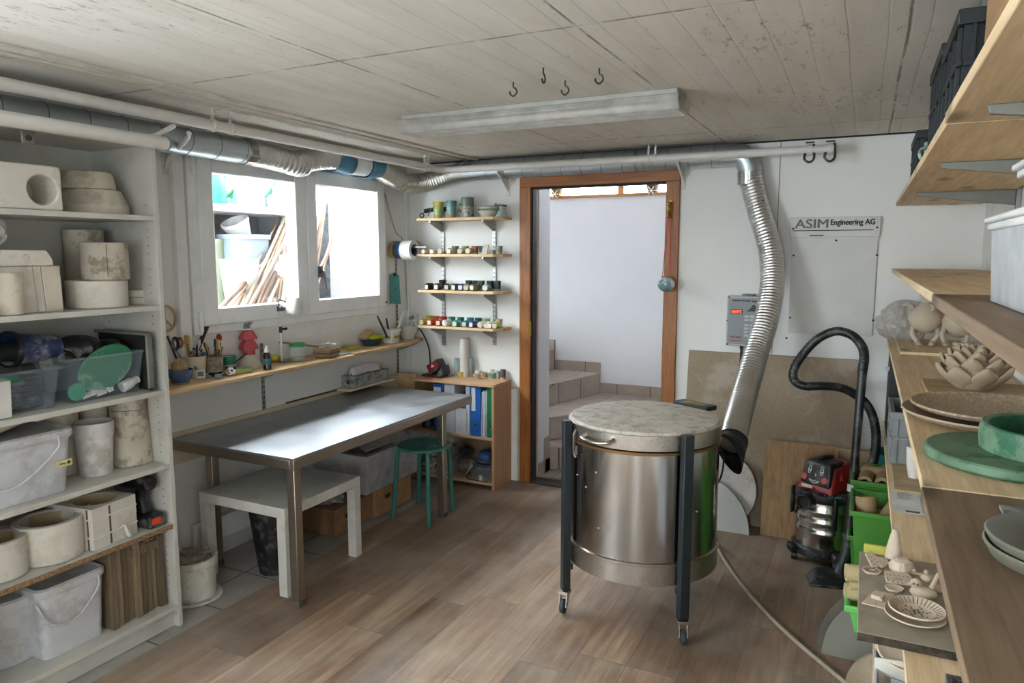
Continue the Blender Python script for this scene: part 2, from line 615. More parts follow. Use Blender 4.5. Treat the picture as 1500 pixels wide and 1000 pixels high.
# ------------------------------------------------------------------ room shell
struct('floor', MB().box((-2.53, YR, -.1), (XR+.1, YB+.14, 0)), floormat())
struct('floor.001', MB().box((XL-.1, YR, -.1), (-2.53, YB+.02, -.002)), tilemat('grey_floor_tiles', '#8e8a85', '#a5a19b', .33, .33, '#4f4c49', .1, .12))
cmb = MB().box((XL-.3, YR-.15, ZC), (XR+.2, YB+.14, ZC+.15))
struct('ceiling', cmb, ceilmat())
wl_ = MB()
W2 = FILLWIN_LEFT
for xa, xb, ya, yb in ((XL-.05, XL, 2.58, 4.09), (XL-.11, XL-.05, 2.56, 4.32)):
    wl_.box((xa, YR-.15, -.1), (xb, W2[1], W2[2])).box((xa, W2[1], -.1), (xb, YB+.14, 1.23)).box((xa, YR-.15, 2.09), (xb, YB+.14, ZC))
    wl_.box((xa, YR-.15, W2[2]), (xb, W2[0], 2.09)).box((xa, W2[1], 1.23), (xb, ya, 2.09)).box((xa, yb, 1.23), (xb, YB+.14, 2.09))
struct('wall_left', wl_, M_WALL)
wb = MB()
wb.box((XL, YB, -.1), (-2.06, YB+.14, ZC)).box((-1.10, YB, -.1), (XR+.2, YB+.14, ZC)).box((-2.06, YB, 2.05), (-1.10, YB+.14, ZC))
struct('wall_back', wb, M_WALL)
struct('wall_right', MB().box((XR, YR-.15, -.1), (XR+.2, YB, ZC)), M_WALL)
D2 = FILLWIN_REAR
struct('wall_rear', MB().box((XL, YR-.12, -.1), (D2[0], YR, ZC)).box((D2[1], YR-.12, -.1), (XR, YR, ZC)).box((D2[0], YR-.12, -.1), (D2[1], YR, D2[2])).box((D2[0], YR-.12, D2[3]), (D2[1], YR, ZC)), M_WALL)
# dark gap where the back wall meets the ceiling, panel seams, pale corner strip
struct('trim_1', MB().box((-2.9, YB-.012, ZC-.008), (XR, YB, ZC)), mat('dark_gap', '#1d1d1c', .8))
struct('trim_2', MB().box((-.475, YB-.002, 0), (-.470, YB, ZC)), mat('seam_grey', '#8b8984', .8))
struct('trim_3', MB().box((XL, 2.437, 1.0), (XL+.035, 2.50, 2.15)), M_TRIMW, bevel=.004)
struct('trim_4', MB().box((XL, 4.42, .6), (XL+.02, YB, 2.05)), M_TRIMW, bevel=.003)
struct('trim_5', MB().box((XL, 2.56, 1.10), (XL+.006, 4.12, 1.19)).box((XL, 2.2, .70), (XL+.003, 2.204, .95)), M_TRIMW)
struct('baseboard_left', MB().box((XL, 2.02, 0), (XL+.012, YB, .09)), mat('white_tile_skirting', '#c9c8c5', .35, var=.05))
struct('baseboard_back', MB().box((-2.30, YB-.015, 0), (-2.14, YB, .66)).box((-1.02, YB-.012, 0), (XR, YB, .07)), M_TRIMW, bevel=.002)
struct('wall_end', MB().box((-2.335, YB-.002, 0), (-2.12, YB, .67)), mat('bare_plaster_patch', '#b9b2a4', .8))
# cable conduits along the ceiling
struct('trim_6', MB().box((-2.44, -.5, ZC-.012), (-2.415, 4.40, ZC)).box((-2.52, -.5, ZC-.010), (-2.50, 4.40, ZC)), mat('conduit_paint', '#c5c1b8', .6), bevel=.003)

# ------------------------------------------------------------------ window in the left wall
M_PVC = mat('window_white_plastic', '#eceef0', .35, var=.04)
M_ALU = metal('window_metal', '#a9abad', .4)
M_GLASS, n_, l_, b_ = newmat('window_glass')
for q in list(n_): 
    if q.type == 'BSDF_PRINCIPLED': n_.remove(q)
tr = n_.new('ShaderNodeBsdfTransparent'); tr.inputs[0].default_value = (.97, .985, .98, 1)
gl = n_.new('ShaderNodeBsdfGlossy'); gl.inputs['Roughness'].default_value = .02
ms = n_.new('ShaderNodeMixShader')
gn = noise(n_, l_, 3, 3); gr = ramp(n_, l_, gn.outputs['Fac'], [(.3, (.04, .04, .04, 1)), (.7, (.07, .07, .07, 1))])
l_.new(gr.outputs[0], ms.inputs[0]); l_.new(tr.outputs[0], ms.inputs[1]); l_.new(gl.outputs[0], ms.inputs[2])
l_.new(ms.outputs[0], n_['Material Output'].inputs['Surface'])


def ringbox(mb, x0, x1, y0, y1, z0, z1, t, tb=None):
    tb = tb or t
    mb.box((x0, y0, z0), (x1, y0+t, z1)).box((x0, y1-t, z0), (x1, y1, z1))
    mb.box((x0, y0+t, z0), (x1, y1-t, z0+tb)).box((x0, y0+t, z1-t), (x1, y1-t, z1))
    return mb


win = bpy.data.objects.new('window_1', None); COL.objects.link(win); win['kind'] = 'structure'; WM[win.name] = Matrix.Identity(4)
build('window_frame', ringbox(MB(), XL-.048, XL+.035, 2.515, 4.12, 1.19, 2.105, .075), M_PVC, win, bevel=.005)
XS = XL+.03
s1 = build('sash', ringbox(MB(), XS-.05, XS+.03, 2.56, 3.325, 1.235, 2.095, .09, .085), M_PVC, win, bevel=.006)
build('pane', MB().box((XS-.03, 2.64, 1.31), (XS-.025, 3.25, 2.02)), M_GLASS, s1)
build('hinge', MB().cyl((XS+.02, 2.545, 1.99), (XS+.02, 2.545, 2.085), .011), M_PVC, s1)
build('hinge', MB().cyl((XS+.02, 2.545, 1.21), (XS+.02, 2.545, 1.31), .011).cyl((XS+.02, 2.545, 1.19), (XS+.02, 2.545, 1.212), .008), M_PVC, s1)
s2 = build('sash', ringbox(MB(), XS-.05, XS+.03, 3.33, 4.105, 1.235, 2.095, .085, .085), M_PVC, win, bevel=.006)
build('pane', MB().box((XS-.03, 3.40, 1.31), (XS-.025, 4.04, 2.02)), M_GLASS, s2)
hp = Vector((XS+.03, 3.425, 1.49))
build('handle', MB().box(hp+Vector((0, -.018, -.035)), hp+Vector((.008, .018, .035))).cyl(hp, hp+Vector((.03, 0, 0)), .009).cyl(hp+Vector((.03, .0, .008)), hp+Vector((.03, .02, -.11)), .008, .007), metal('handle_metal', '#77787a', .35), s2)
build('lock_button', MB().ball((XS+.035, 4.09, 1.265), .008), M_ALU, s2)
struct('trim_7', MB().box((XL-.13, 2.56, 1.19), (XL-.05, 4.32, 1.232)), M_TRIMW)

# unseen window added in the left wall behind the camera, for fill light
rw = bpy.data.objects.new('window_fill_left', None); COL.objects.link(rw); rw['kind'] = 'structure'; WM[rw.name] = Matrix.Identity(4)
build('window_frame', ringbox(MB(), XL-.048, XL+.03, W2[0]-.06, W2[1]+.06, W2[2]-.05, 2.12, .10), M_PVC, rw, bevel=.005)
build('pane', MB().box((XL-.02, W2[0]+.03, W2[2]+.03), (XL-.016, W2[1]-.03, 2.03)), M_GLASS, rw)

w4 = bpy.data.objects.new('window_fill_rear', None); COL.objects.link(w4); w4['kind'] = 'structure'; WM[w4.name] = Matrix.Identity(4)  # window added in the unseen rear wall to let in fill light
build('window_frame', MB().box((D2[0], YR-.08, D2[2]), (D2[0]+.06, YR-.02, D2[3])).box((D2[1]-.06, YR-.08, D2[2]), (D2[1], YR-.02, D2[3])).box((D2[0]+.06, YR-.08, D2[3]-.06), (D2[1]-.06, YR-.02, D2[3])).box((D2[0]+.06, YR-.08, D2[2]), (D2[1]-.06, YR-.02, D2[2]+.06)), M_PVC, w4, bevel=.004)
build('pane', MB().box((D2[0]+.06, YR-.055, D2[2]+.06), (D2[1]-.06, YR-.05, D2[3]-.06)), M_GLASS, w4)

# ------------------------------------------------------------------ doorway
M_OAK = wood('stained_door_wood', '#7f481f', '#a4682f', 'z', 1.4, .45, knots=False)
M_OAKX = wood('stained_door_wood_head', '#7f481f', '#a4682f', 'x', 1.4, .45, knots=False)
dr = bpy.data.objects.new('door_1', None); COL.objects.link(dr); dr['kind'] = 'structure'; WM[dr.name] = Matrix.Identity(4)
build('door_jamb', MB().box((-2.12, YB-.02, 0), (-2.04, YB+.10, 2.04)), M_OAK, dr, bevel=.003)
build('door_jamb', MB().box((-1.125, YB-.02, 0), (-1.04, YB+.10, 2.04)), M_OAK, dr, bevel=.003)
build('door_head', MB().box((-2.12, YB-.02, 2.04), (-1.04, YB+.10, 2.115)), M_OAKX, dr, bevel=.003)
build('door_seal', MB().box((-2.04, YB+.0, .0), (-2.028, YB+.06, 2.04)).box((-2.04, YB+.0, 2.028), (-1.125, YB+.06, 2.04)), mat('black_rubber', '#171717', .7), dr)
build('threshold', MB().box((-2.04, YB-.02, 0), (-1.125, YB+.10, .008)), mat('dark_sill', '#3a3633', .4), dr)
BR = metal('brass', '#9a7a3c', .35)
build('hinge', MB().cyl((-2.036, YB-.022, 1.04), (-2.036, YB-.022, 1.14), .008).box((-2.06, YB-.022, 1.04), (-2.04, YB-.019, 1.14)), BR, dr)
HOOKZ = ZT(-1.085, YB, 312)
build('hook', MB().tube([(-1.095, YB-.022, HOOKZ+.055), (-1.095, YB-.05, HOOKZ+.05), (-1.095, YB-.055, HOOKZ+.015), (-1.095, YB-.03, HOOKZ-.005)], .009).box((-1.107, YB-.026, HOOKZ-.03), (-1.083, YB-.018, HOOKZ+.075)).ball((-1.095, YB-.05, HOOKZ+.055), .013).ball((-1.095, YB-.045, HOOKZ-.02), .013), BR, dr)
build('strike_plate', MB().box((-1.128, YB-.01, .96), (-1.124, YB+.03, 1.0)), mat('black_metal', '#141414', .5), dr)

# ------------------------------------------------------------------ stair hall behind the doorway
M_STONE = tilemat('beige_stair_tiles', '#9c8f85', '#b0a398', .3, .3, '#5f564f', .15, .18, .012)
M_STONEZ = tilemat('beige_riser_tiles', '#a0938a', '#b3a79c', .305, .18, '#5f564f', .05, .0, .014, axes='YZ')
M_SKIRT = tilemat('beige_skirting_tiles', '#978a80', '#a89b90', .3, .6, '#5f564f', .12, .3, .012, axes='XZ')
YH = 6.04
struct('wall_hall', MB().box((-3.4, YH, -.1), (-.6, YH+.12, 2.085)), M_HALL)
struct('wall_stair', MB().box((-2.19, YB+.14, -.1), (-2.045, 4.79, 2.265)), M_HALL)
struct('wall_hall_right', MB().box((-.85, YB+.14, -.1), (-.7, YH+.12, 2.265)), M_HALL)
struct('wall_hall_left', MB().box((-3.5, YB+.14, -.1), (-3.4, YH+.12, 2.265)), M_HALL)
struct('floor.002', MB().box((-3.4, YB+.10, -.1), (-.85, YH, 0)), M_STONE)
for k, poly in enumerate(([(-2.03, 4.79), (-.86, 5.71), (-.86, YH), (-3.4, YH), (-3.4, 4.79)], [(-2.1, 4.95), (-1.46, YH), (-3.4, YH), (-3.4, 4.95)],
                          [(-2.27, 5.3), (-2.08, YH), (-3.4, YH), (-3.4, 5.3)], [(-2.66, 5.3), (-2.52, YH), (-3.4, YH), (-3.4, 5.3)], [(-2.95, 5.3), (-2.85, YH), (-3.4, YH), (-3.4, 5.3)])):
    z = .18*k
    st = struct(f'step_{k+1}' if False else 'stair_step', MB().prism([(x, y, z) for x, y in poly], (0, 0, .18)), M_STONEZ)
    struct('stair_tread', MB().prism([(x+(.006 if i < 2 else 0), y-(.01 if i < 2 else 0), z+.168) for i, (x, y) in enumerate(poly)], (0, 0, .014)), M_STONE, bevel=.002)
struct('baseboard_hall', MB().box((-2.08, YH-.012, .36), (-.86, YH, .455)).box((-2.52, YH-.012, .54), (-2.09, YH, .635)).box((-2.85, YH-.012, .72), (-2.53, YH, .815))
       .box((-2.14, YH-.013, .36), (-2.08, YH-.001, .635)).box((-2.58, YH-.013, .54), (-2.52, YH-.001, .815)), M_SKIRT)
struct('baseboard_stair', MB().box((-2.045, YB+.14, 0), (-2.033, 4.79, .10)).box((-2.045, 4.70, 0), (-2.033, 4.79, .26)), M_SKIRT)
# timber window band above the hall wall
M_PINEF = wood('window_timber', '#9a6a3a', '#b98650', 'x', 1.2, .5, knots=False)
hw = bpy.data.objects.new('window_3', None); COL.objects.link(hw); hw['kind'] = 'structure'; WM[hw.name] = Matrix.Identity(4)
build('sill', MB().box((-3.4, YH-.02, 2.085), (-.85, YH+.13, 2.11)), M_PINEF, hw, bevel=.003)
build('window_frame', MB().box((-3.4, YH+.01, 2.245), (-.85, YH+.08, 2.265)).box((-1.95, YH+.01, 2.11), (-1.90, YH+.08, 2.245)).box((-1.68, YH+.01, 2.11), (-1.62, YH+.08, 2.245)).box((-2.55, YH+.01, 2.11), (-2.49, YH+.08, 2.245)), M_PINEF, hw)
struct('ceiling.001', MB().box((-3.5, YB+.14, 2.265), (-.7, YH+.12, 2.30)), M_HALL)
for u, c in ((817, '#5d4a24'), (957, '#4d3a30')):
    q = P(u, 277, y=YH+.05)
    b_ = thing('hanging_ornament', f"{'round straw ornament with white star at left end of high hall window' if u < 900 else 'dark wicker ornament with white star at right end of high hall window'}", 'ornament', (q.x, YH+.04, 2.11))
    r = .055
    build('body', MB().lathe([(0, 0), (r*.7, .0), (r, .05), (r*.9, .09), (0, .11)], (q.x, YH+.035, 2.11), 16), mat(f'ornament_{u}', c, .7), b_)
    sm = MB()
    for a in range(3): sm.cyl((q.x-math.cos(a*1.05)*.05, YH-.022, 2.125-math.sin(a*1.05)*.04), (q.x+math.cos(a*1.05)*.05, YH-.022, 2.125+math.sin(a*1.05)*.04), .003, seg=6)
    build('star', sm, mat('star_white', '#e8e6e0', .6), b_)
# ------------------------------------------------------------------ light well outside the window
XW = -4.05
M_CONC = mat('rough_concrete', '#42454a', .9, var=.45, scale=26, bmp=.4)
M_OUTW = mat('outside_white_wall', '#c9c7c5', .8, var=.03)
struct('wall_outside', MB().box((XW-.15, 1.6, .9), (XW, 5.1, 2.02)), M_CONC)
struct('wall_outside_end', MB().box((XW, 4.78, 1.0), (XL-.112, 4.90, 2.5)), M_OUTW)
struct('shade_canopy_outside', MB().box((-3.38, 1.6, 2.5), (XL-.112, 4.9, 2.56)), mat('shade_canopy_grey', '#8d8a84', .8))  # unseen canopy added above the light well to cut down the sky light
struct('ground_outside', MB().box((XW, 1.6, 1.0), (XL-.112, 4.75, 1.16)), mat('outside_gravel', '#6f6b66', .9, var=.3, scale=40))
zs = 1.868
sh = thing('outdoor_shelf', 'white painted shelf board on the concrete wall outside the window', 'shelf', (-3.87, 3.2, zs))
build('board', MB().box((XW, 2.3, zs), (-3.70, 4.25, zs+.045)), mat('outdoor_white_board', '#b0aeac', .6), sh, bevel=.004)
build('bracket', MB().box((XW, 2.6, zs-.2), (-3.78, 2.64, zs)), M_ALU, sh)
build('bracket', MB().box((XW, 4.0, zs-.2), (-3.78, 4.04, zs)), M_ALU, sh)
zt = zs+.046


def can(loc, r, h, m, label, spout_dir, md):
    t = thing('watering_can', label, 'watering can', loc, 'watering cans outside the window')
    x, y, z = loc
    build('body', MB().lathe([(0, 0), (r, 0), (r*1.04, .02), (r*.92, h*.7), (r*.72, h), (r*.66, h), (r*.66, h*.9), (0, h*.85)], loc, 24), m, t)
    d = spout_dir
    build('spout', MB().tube([(x, y+d*r*.8, z+.05), (x, y+d*(r+.08), z+h*.5), (x, y+d*(r+.19), z+h*1.05)], .022, rf=lambda t_, i: 1.2-.6*t_).lathe([(0, 0), (.045, .01), (.045, .02), (0, .02)], (x, y+d*(r+.20), z+h*1.07), 14), md, t)
    build('handle', MB().tube([(x, y-d*r*.9, z+h*.25), (x, y-d*(r+.09), z+h*.6), (x, y-d*r*.6, z+h*1.15), (x, y+d*r*.3, z+h*1.02)], .014), md, t)
    return t


GRN = mat('garden_green_plastic', '#1f7d55', .35)
GR2 = mat('garden_dark_green_plastic', '#145a36', .35)
PALE = mat('pale_mint_plastic', '#6f9098', .35)
q = P(309, 300, x=-3.86); can((-3.86, q.y, zt), .10, .22, GRN, 'small green watering can at the left end of the outdoor shelf', 1, GR2)
q = P(360, 300, x=-3.86); can((-3.86, q.y, zt), .125, .235, PALE, 'large pale mint watering can with green spout on the outdoor shelf', 1, GRN)
q = P(404, 300, x=-3.86)
one('plant_pot', MB().lathe([(0, 0), (.085, 0), (.105, .15), (.11, .15), (.11, .165), (.098, .165), (.075, .02), (0, .02)], (-3.86, q.y+.05, zt), 24), mat('grey_pot_plastic', '#7a7672', .6), 'grey plastic plant pot right of the watering cans on the outdoor shelf', 'pot')
# on the ground
def pot(u0, u1, vt, x, m, label, h=None, cat='pot', name='plant_pot', flare=.82, lip=True):
    q = P((u0+u1)/2, vt, x=x); r = (u1-u0)/2*MP(q)*1.02
    h = q.z-1.162
    pr = [(0, 0), (r*flare, 0), (r*.97, h-.03)]+([(r*1.05, h-.03), (r*1.05, h)] if lip else [(r, h)])+[(r*.93, h), (r*flare*.9, .05), (0, .05)]
    return one(name, MB().lathe(pr, (x, q.y, 1.162), 28), m, label, cat)
pot(322, 392, 344, -3.80, mat('pale_blue_tub', '#8795a2', .5), 'large pale blue tub with white rim standing outside the window')
pot(300, 328, 350, -3.88, mat('pale_green_tub', '#8d9680', .5), 'pale green pot beside the blue tub outside the window')
pot(322, 378, 379, -3.58, mat('cream_tub', '#a5a19b', .6), 'big cream tapered planter nearest the window glass outside', flare=.62, lip=False)
q = P(355, 330, x=-3.80)
one('plant_pot', MB().lathe([(0, 0), (.06, 0), (.09, .12), (.094, .12), (.094, .14), (.085, .14), (.055, .02), (0, .02)], (0, 0, 0), 20, M=Matrix.Translation((-3.80, q.y-.0, ZT(-3.8, q.y, 344)-.03)) @ Matrix.Rotation(.5, 4, 'X')), mat('white_pot', '#a9a9a7', .5), 'small white pot lying tilted in the top of the blue tub', 'pot')
def sack(a, b):
    x, y, z = -3.62, P(405, 375, x=-3.62).y, 1.17
    return (x+.12*math.cos(a*2*PI)*(1-.3*b)+.02*math.sin(9*a*PI), y+.16*math.sin(a*2*PI)*(1-.25*b)+.02*math.cos(7*b), z+.40*b+.05*math.sin(a*2*PI+1)*b)
mb = MB().grid(sack, 24, 10)
one('plastic_sack', mb, mat('white_sack_plastic', '#adabab', .4), 'crumpled white sack slumped behind the bamboo canes outside', 'sack')
# bamboo canes: leaning against the well corner, one object per cane
CANE = [mat('cane_a', '#7d5f45', .6), mat('cane_b', '#96795c', .6), mat('cane_c', '#64493a', .6)]
ends = [((352, 440), (424, 290)), ((362, 440), (430, 285)), ((333, 440), (423, 345)), ((372, 441), (428, 300)), ((380, 441), (432, 290)), ((385, 441), (428, 330)),
        ((345, 440), (428, 330)), ((395, 441), (430, 350)), ((402, 441), (425, 300)), ((408, 441), (428, 280)), ((414, 441), (432, 310)), ((370, 441), (440, 300)),
        ((452, 330), (464, 268)), ((455, 350), (470, 268)), ((456, 400), (474, 300)), ((458, 430), (480, 290)), ((455, 380), (466, 280)), ((457, 415), (492, 335)), ((459, 436), (484, 372)), ((456, 365), (476, 268))]
for i, (a, b) in enumerate(ends):
    xa, xb = -3.45+.03*(i % 4), -3.92+.03*(i % 3)
    if i >= 12: xa = -3.66+.03*(i % 3)
    A, B = P(*a, x=xa), P(*b, x=xb)
    d = (A-B).normalized()
    A0 = A+d*((A.z-1.172)/max(.3, -d.z)) if A.z > 1.172 else A.copy()
    A0.x = max(-4.0, min(A0.x, -3.2)); A0.z = 1.172; B2 = B+(B-A)*.12
    B2.x = max(B2.x, -4.03); B2.y = min(B2.y, 4.67)
    rr = .008+.004*(i % 3) if i not in (12, 13) else .017
    o = build('bamboo_cane', MB().tube([A0, A, A.lerp(B, .5)+Vector((.01*(i % 3-1), .012*(i % 2), 0)), B2], rr, 8, 4, rf=lambda t_, k: 1.1-.35*t_), CANE[i % 3])
    tag(o, ('thin bamboo cane in the bundle leaning outside the left window pane' if i < 12 else 'brown cane in the bundle leaning outside the right window pane') if i not in (12, 13)
        else ('thickest pale cane on the left of the right window pane' if i == 12 else 'second thick pale cane in the right window pane'), 'cane', 'canes leaning outside the window')
# ------------------------------------------------------------------ tall white bookcase, left
M_MEL = mat('white_melamine', '#bfbdb6', .45, var=.05, dirt='#8c8678', dirt_amt=.25, dscale=3)
M_CHIP = mat('raw_chipboard_edge', '#8a6f52', .9, var=.45, scale=120)
BX0, BX1, BY0, BY1 = -2.955, -2.58, 1.215, 2.018
BT = 2.045
bc = thing('bookcase', 'tall white open bookcase full of moulds and buckets against the left wall', 'bookcase', (-2.77, 1.62, 0))


def side(y0, y1):
    return MB().box((BX0, y0, 0), (BX1, y1, BT+.002))


sp = build('side_panel', side(BY1-.02, BY1), M_MEL, bc, bevel=.0015)
hm = MB()
for x in (-2.63, -2.905):
    for k in range(52):
        z = .16+k*.032
        if any(abs(z-s+.01) < .022 for s in (.462, .725, 1.04, 1.39, 1.75)): continue
        if .75 < z < .9 and x < -2.7: pass
        hm.cyl((x, BY1-.0205, z), (x, BY1-.0195, z), .0028, seg=8)
build('peg_hole', hm, mat('dark_hole', '#2b2a28', .9), sp)['kind'] = 'stuff'
build('side_panel', side(BY0, BY0+.02), M_MEL, bc, bevel=.0015)
build('back_panel', MB().box((BX0, BY0+.02, .02), (BX0+.006, BY1-.02, BT-.02)), M_MEL, bc)
build('top_panel', MB().box((BX0+.006, BY0+.02, BT-.02), (BX1, BY1-.02, BT)), M_MEL, bc, bevel=.0015)
SZ = {'A': 1.75, 'B': 1.39, 'C': 1.04, 'D': .725, 'E': .462, 'F': .10}
for k, z in SZ.items():
    s = build('shelf', MB().box((BX0+.006, BY0+.0205, z-.02), (BX1-(.004 if k == 'E' else 0), BY1-.0205, z)), M_MEL, bc, bevel=.001)
    if k == 'E': build('edge', MB().box((BX1-.0035, BY0+.0205, z-.02), (BX1-.002, BY1-.0205, z)), M_CHIP, s)
build('plinth', MB().box((BX1-.045, BY0+.0205, 0), (BX1-.03, BY1-.0205, .079)), M_MEL, bc)
# camera bracket box near the top edge
q = P(41, 202, x=BX1+.003)
lb = thing('mounting_plate', 'small grey square plate with round dark hole on the bookcase top edge', 'plate', (BX1, q.y, q.z-.02))
build('plate', MB().box((BX1+.001, q.y-.022, q.z-.02), (BX1+.006, q.y+.022, q.z+.028)), metal('grey_plate', '#98968f', .5), lb, bevel=.002)
build('grommet', MB().cyl((BX1+.006, q.y, q.z), (BX1+.010, q.y, q.z), .010), mat('dark_grommet', '#33322f', .6), lb)

PL = mat('old_plaster', '#c3bbab', .85, var=.10, scale=5, bmp=.15, dirt='#7d6b52', dirt_amt=.55, dscale=4)
PL2 = mat('spotted_plaster', '#b9b1a2', .85, var=.14, scale=7, bmp=.15, dirt='#5d4f3f', dirt_amt=.6, dscale=9)
PL3 = mat('pale_plaster', '#cdc8be', .85, var=.07, scale=5, bmp=.12, dirt='#96876f', dirt_amt=.35, dscale=5)
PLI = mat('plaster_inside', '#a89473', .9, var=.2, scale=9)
SEAMD = mat('dark_seam', '#5a5045', .9)
FX = BX1-.012


def pz(v, k, u=0): return P(u, v, x=FX).z


def py(u, v=500, x=FX): return P(u, v, x=x).y


# shelf A
z = SZ['A']+.001
a0, a1 = py(-40, 300), py(93, 300)
t = thing('plaster_mould', 'square plaster mould with a round hole in its face, on the top shelf', 'mould', (FX-.1, (a0+a1)/2, z))
h = pz(240, 'A', 45)-z
cy_, cz_ = py(63, 278), pz(278, 0, 63)-z
NS = 40
mb = MB(); R_ = .052; yc0, yc1 = a0, a1
outer, inner, deep = [], [], []
pass
for i in range(NS):
    an = 2*PI*i/NS
    c, s = math.cos(an), math.sin(an)
    hx = (a1-cy_) if c > 0 else (cy_-a0); hz_ = (h-cz_) if s > 0 else cz_
    k = min(hx/abs(c) if abs(c) > 1e-6 else 9, hz_/abs(s) if abs(s) > 1e-6 else 9)
    outer.append((cy_+c*k, cz_+s*k)); inner.append((cy_+c*R_, cz_+s*R_)); deep.append((cy_+c*R_*.93, cz_+s*R_*.93))
vs = [(FX, y, z+w_) for y, w_ in outer]+[(FX, y, z+w_) for y, w_ in inner]+[(FX-.15, y, z+w_) for y, w_ in deep]+[(FX-.2, y, z+w_) for y, w_ in outer]
fs = []
for i in range(NS):
    j = (i+1) % NS
    fs += [(i, j, NS+j, NS+i), (NS+i, NS+j, 2*NS+j, 2*NS+i), (i, 3*NS+i, 3*NS+j, j)]
fs += [tuple(2*NS+i for i in range(NS)), tuple(3*NS+i for i in range(NS))]
build('block', MB().add(vs, fs), PL3, t, bevel=.006, sharp=45)
cx, cy, r = ROUND(88, 184, 313, z)
t = thing('plaster_mould', 'stacked round plaster mould of two drums on the top shelf beside the square block', 'mould', (cx, cy, z))
zz = [ZT(cx-.0, cy-r*.6, v)-z for v in (300, 277, 267, 250)]
build('drum', MB().lathe([(0, 0), (r, 0), (r, zz[0]), (r*.985, zz[0]+.002), (r*.80, zz[1]), (0, zz[1])], (cx, cy, z), 40), PL, t, bevel=.004)
build('drum', MB().lathe([(0, 0), (r*.83, 0), (r*.83, zz[2]-zz[1]), (r*.82, zz[2]-zz[1]+.002), (r*.78, zz[3]-zz[1]-.012), (r*.73, zz[3]-zz[1]), (0, zz[3]-zz[1])], (cx-.02, cy-.012, z+zz[1]+.001), 40), PL, t, bevel=.004)

# shelf B
z = SZ['B']+.001
cx, cy, r = ROUND(104, 184, 452, z)
h1 = ZT(cx, cy-r*.7, 411)-z
one('plaster_mould', MB().lathe([(0, 0), (r, 0), (r*1.01, h1), (r*.75, h1), (0, h1)], (cx, cy, z), 40), PL3, 'low plain plaster drum under the spotted cylinder on the second shelf', 'mould', bevel=.004)
r2 = r*.80; z2 = z+h1+.001
h2 = ZT(cx, cy-r2*.7, 355)-z2
t = thing('plaster_mould', 'pale spotted plaster cylinder standing on a low drum, second shelf', 'mould', (cx+.03, cy+.02, z2))
build('cylinder', MB().lathe([(0, 0), (r2, 0), (r2*.98, h2), (r2*.6, h2), (0, h2)], (cx+.03, cy+.02, z2), 36), PL2, t, bevel=.004)
build('seam_line', MB().box((cx+.03+r2*.94*math.cos(-.5)-.002, cy+.02+r2*.98*math.sin(-.5)-.002, z2+.01), (cx+.03+r2*1.0*math.cos(-.5), cy+.02+r2*1.0*math.sin(-.5), z2+h2-.01)), SEAMD, t)
h3 = ZT(-2.86, 1.83, 336)-z
q = P(127, 400, x=-2.86)
one('plaster_mould', MB().lathe([(0, 0), (.072, 0), (.072, h3*.45), (.070, h3*.46), (.072, h3*.47), (.074, h3), (0, h3)], (-2.865, q.y, z), 36), PL2, 'grey mottled tall plaster cylinder at the back of the second shelf', 'mould', bevel=.003)
# small two-part mould
cx, cy, r = ROUND(188, 220, 446, z)
t = thing('plaster_mould', 'small round two-part plaster mould near the right end of the second shelf', 'mould', (cx, cy, z))
wob8 = lambda a, zq: 1+.04*math.cos(6*a)
build('lower_half', MB().lathe([(0, 0), (r, 0), (r, .028), (0, .028)], (cx, cy, z), 28, wob=wob8), PL3, t, bevel=.003)
build('upper_half', MB().lathe([(0, 0), (r*1.03, 0), (r*1.03, .03), (0, .03)], (cx-.003, cy, z+.029), 28, wob=wob8), PL3, t, bevel=.003)
# tapered cup mould, block pair with wedge
cx, cy, r = ROUND(-6, 31, 462, z)
h = ZT(cx, cy, 399)-z
one('plaster_mould', MB().lathe([(0, 0), (r*.86, 0), (r, h), (r*.7, h), (r*.65, h*.7), (0, h*.7)], (cx+.02, cy, z), 30), PL, 'tapered plaster cup mould at the front left of the second shelf', 'mould', bevel=.004)
ya, yb_, yc, yd = py(8, 420), py(64, 420), py(78, 420), py(104, 420)
hb = pz(390, 0, 40)-z
t = thing('plaster_mould', 'upright split plaster block mould with flared sides, second shelf', 'mould', (FX-.08, (ya+yd)/2, z))
xb = FX-.05
build('half', MB().prism([(xb, ya, z), (xb, yb_+.006, z), (xb, yb_-.004, z+hb), (xb, ya+.012, z+hb)], (-.13, 0, 0)), PL3, t, bevel=.003)
build('slab', MB().prism([(xb-.002, yb_+.008, z), (xb-.002, yc, z), (xb-.002, yc-.008, z+hb), (xb-.002, yb_-.002, z+hb)], (-.12, 0, 0)), PL3, t, bevel=.002)
build('half', MB().prism([(xb, yc+.002, z), (xb, yd, z), (xb, yd-.004, z+hb), (xb, yc-.006, z+hb)], (-.13, 0, 0)), PL, t, bevel=.003)
zt2 = z+hb+.001
ht = pz(366, 0, 40)-zt2
y0_, y1_ = py(6, 380), py(88, 380)
t = thing('plaster_mould', 'sloping edged plaster lid with round dimple lying on the split block mould', 'mould', (FX-.08, (y0_+y1_)/2, zt2))
build('lid', MB().prism([(xb+.01, y0_, zt2), (xb+.01, y1_, zt2), (xb+.01, y1_-.002, zt2+ht*.45), (xb+.01, y1_-.022, zt2+ht), (xb+.01, y0_+.02, zt2+ht)], (-.14, 0, 0)), PL3, t, bevel=.003)
build('dimple', MB().ball((xb+.008, (y0_+y1_)/2, zt2+ht*.5), .016, .25), PL, t)
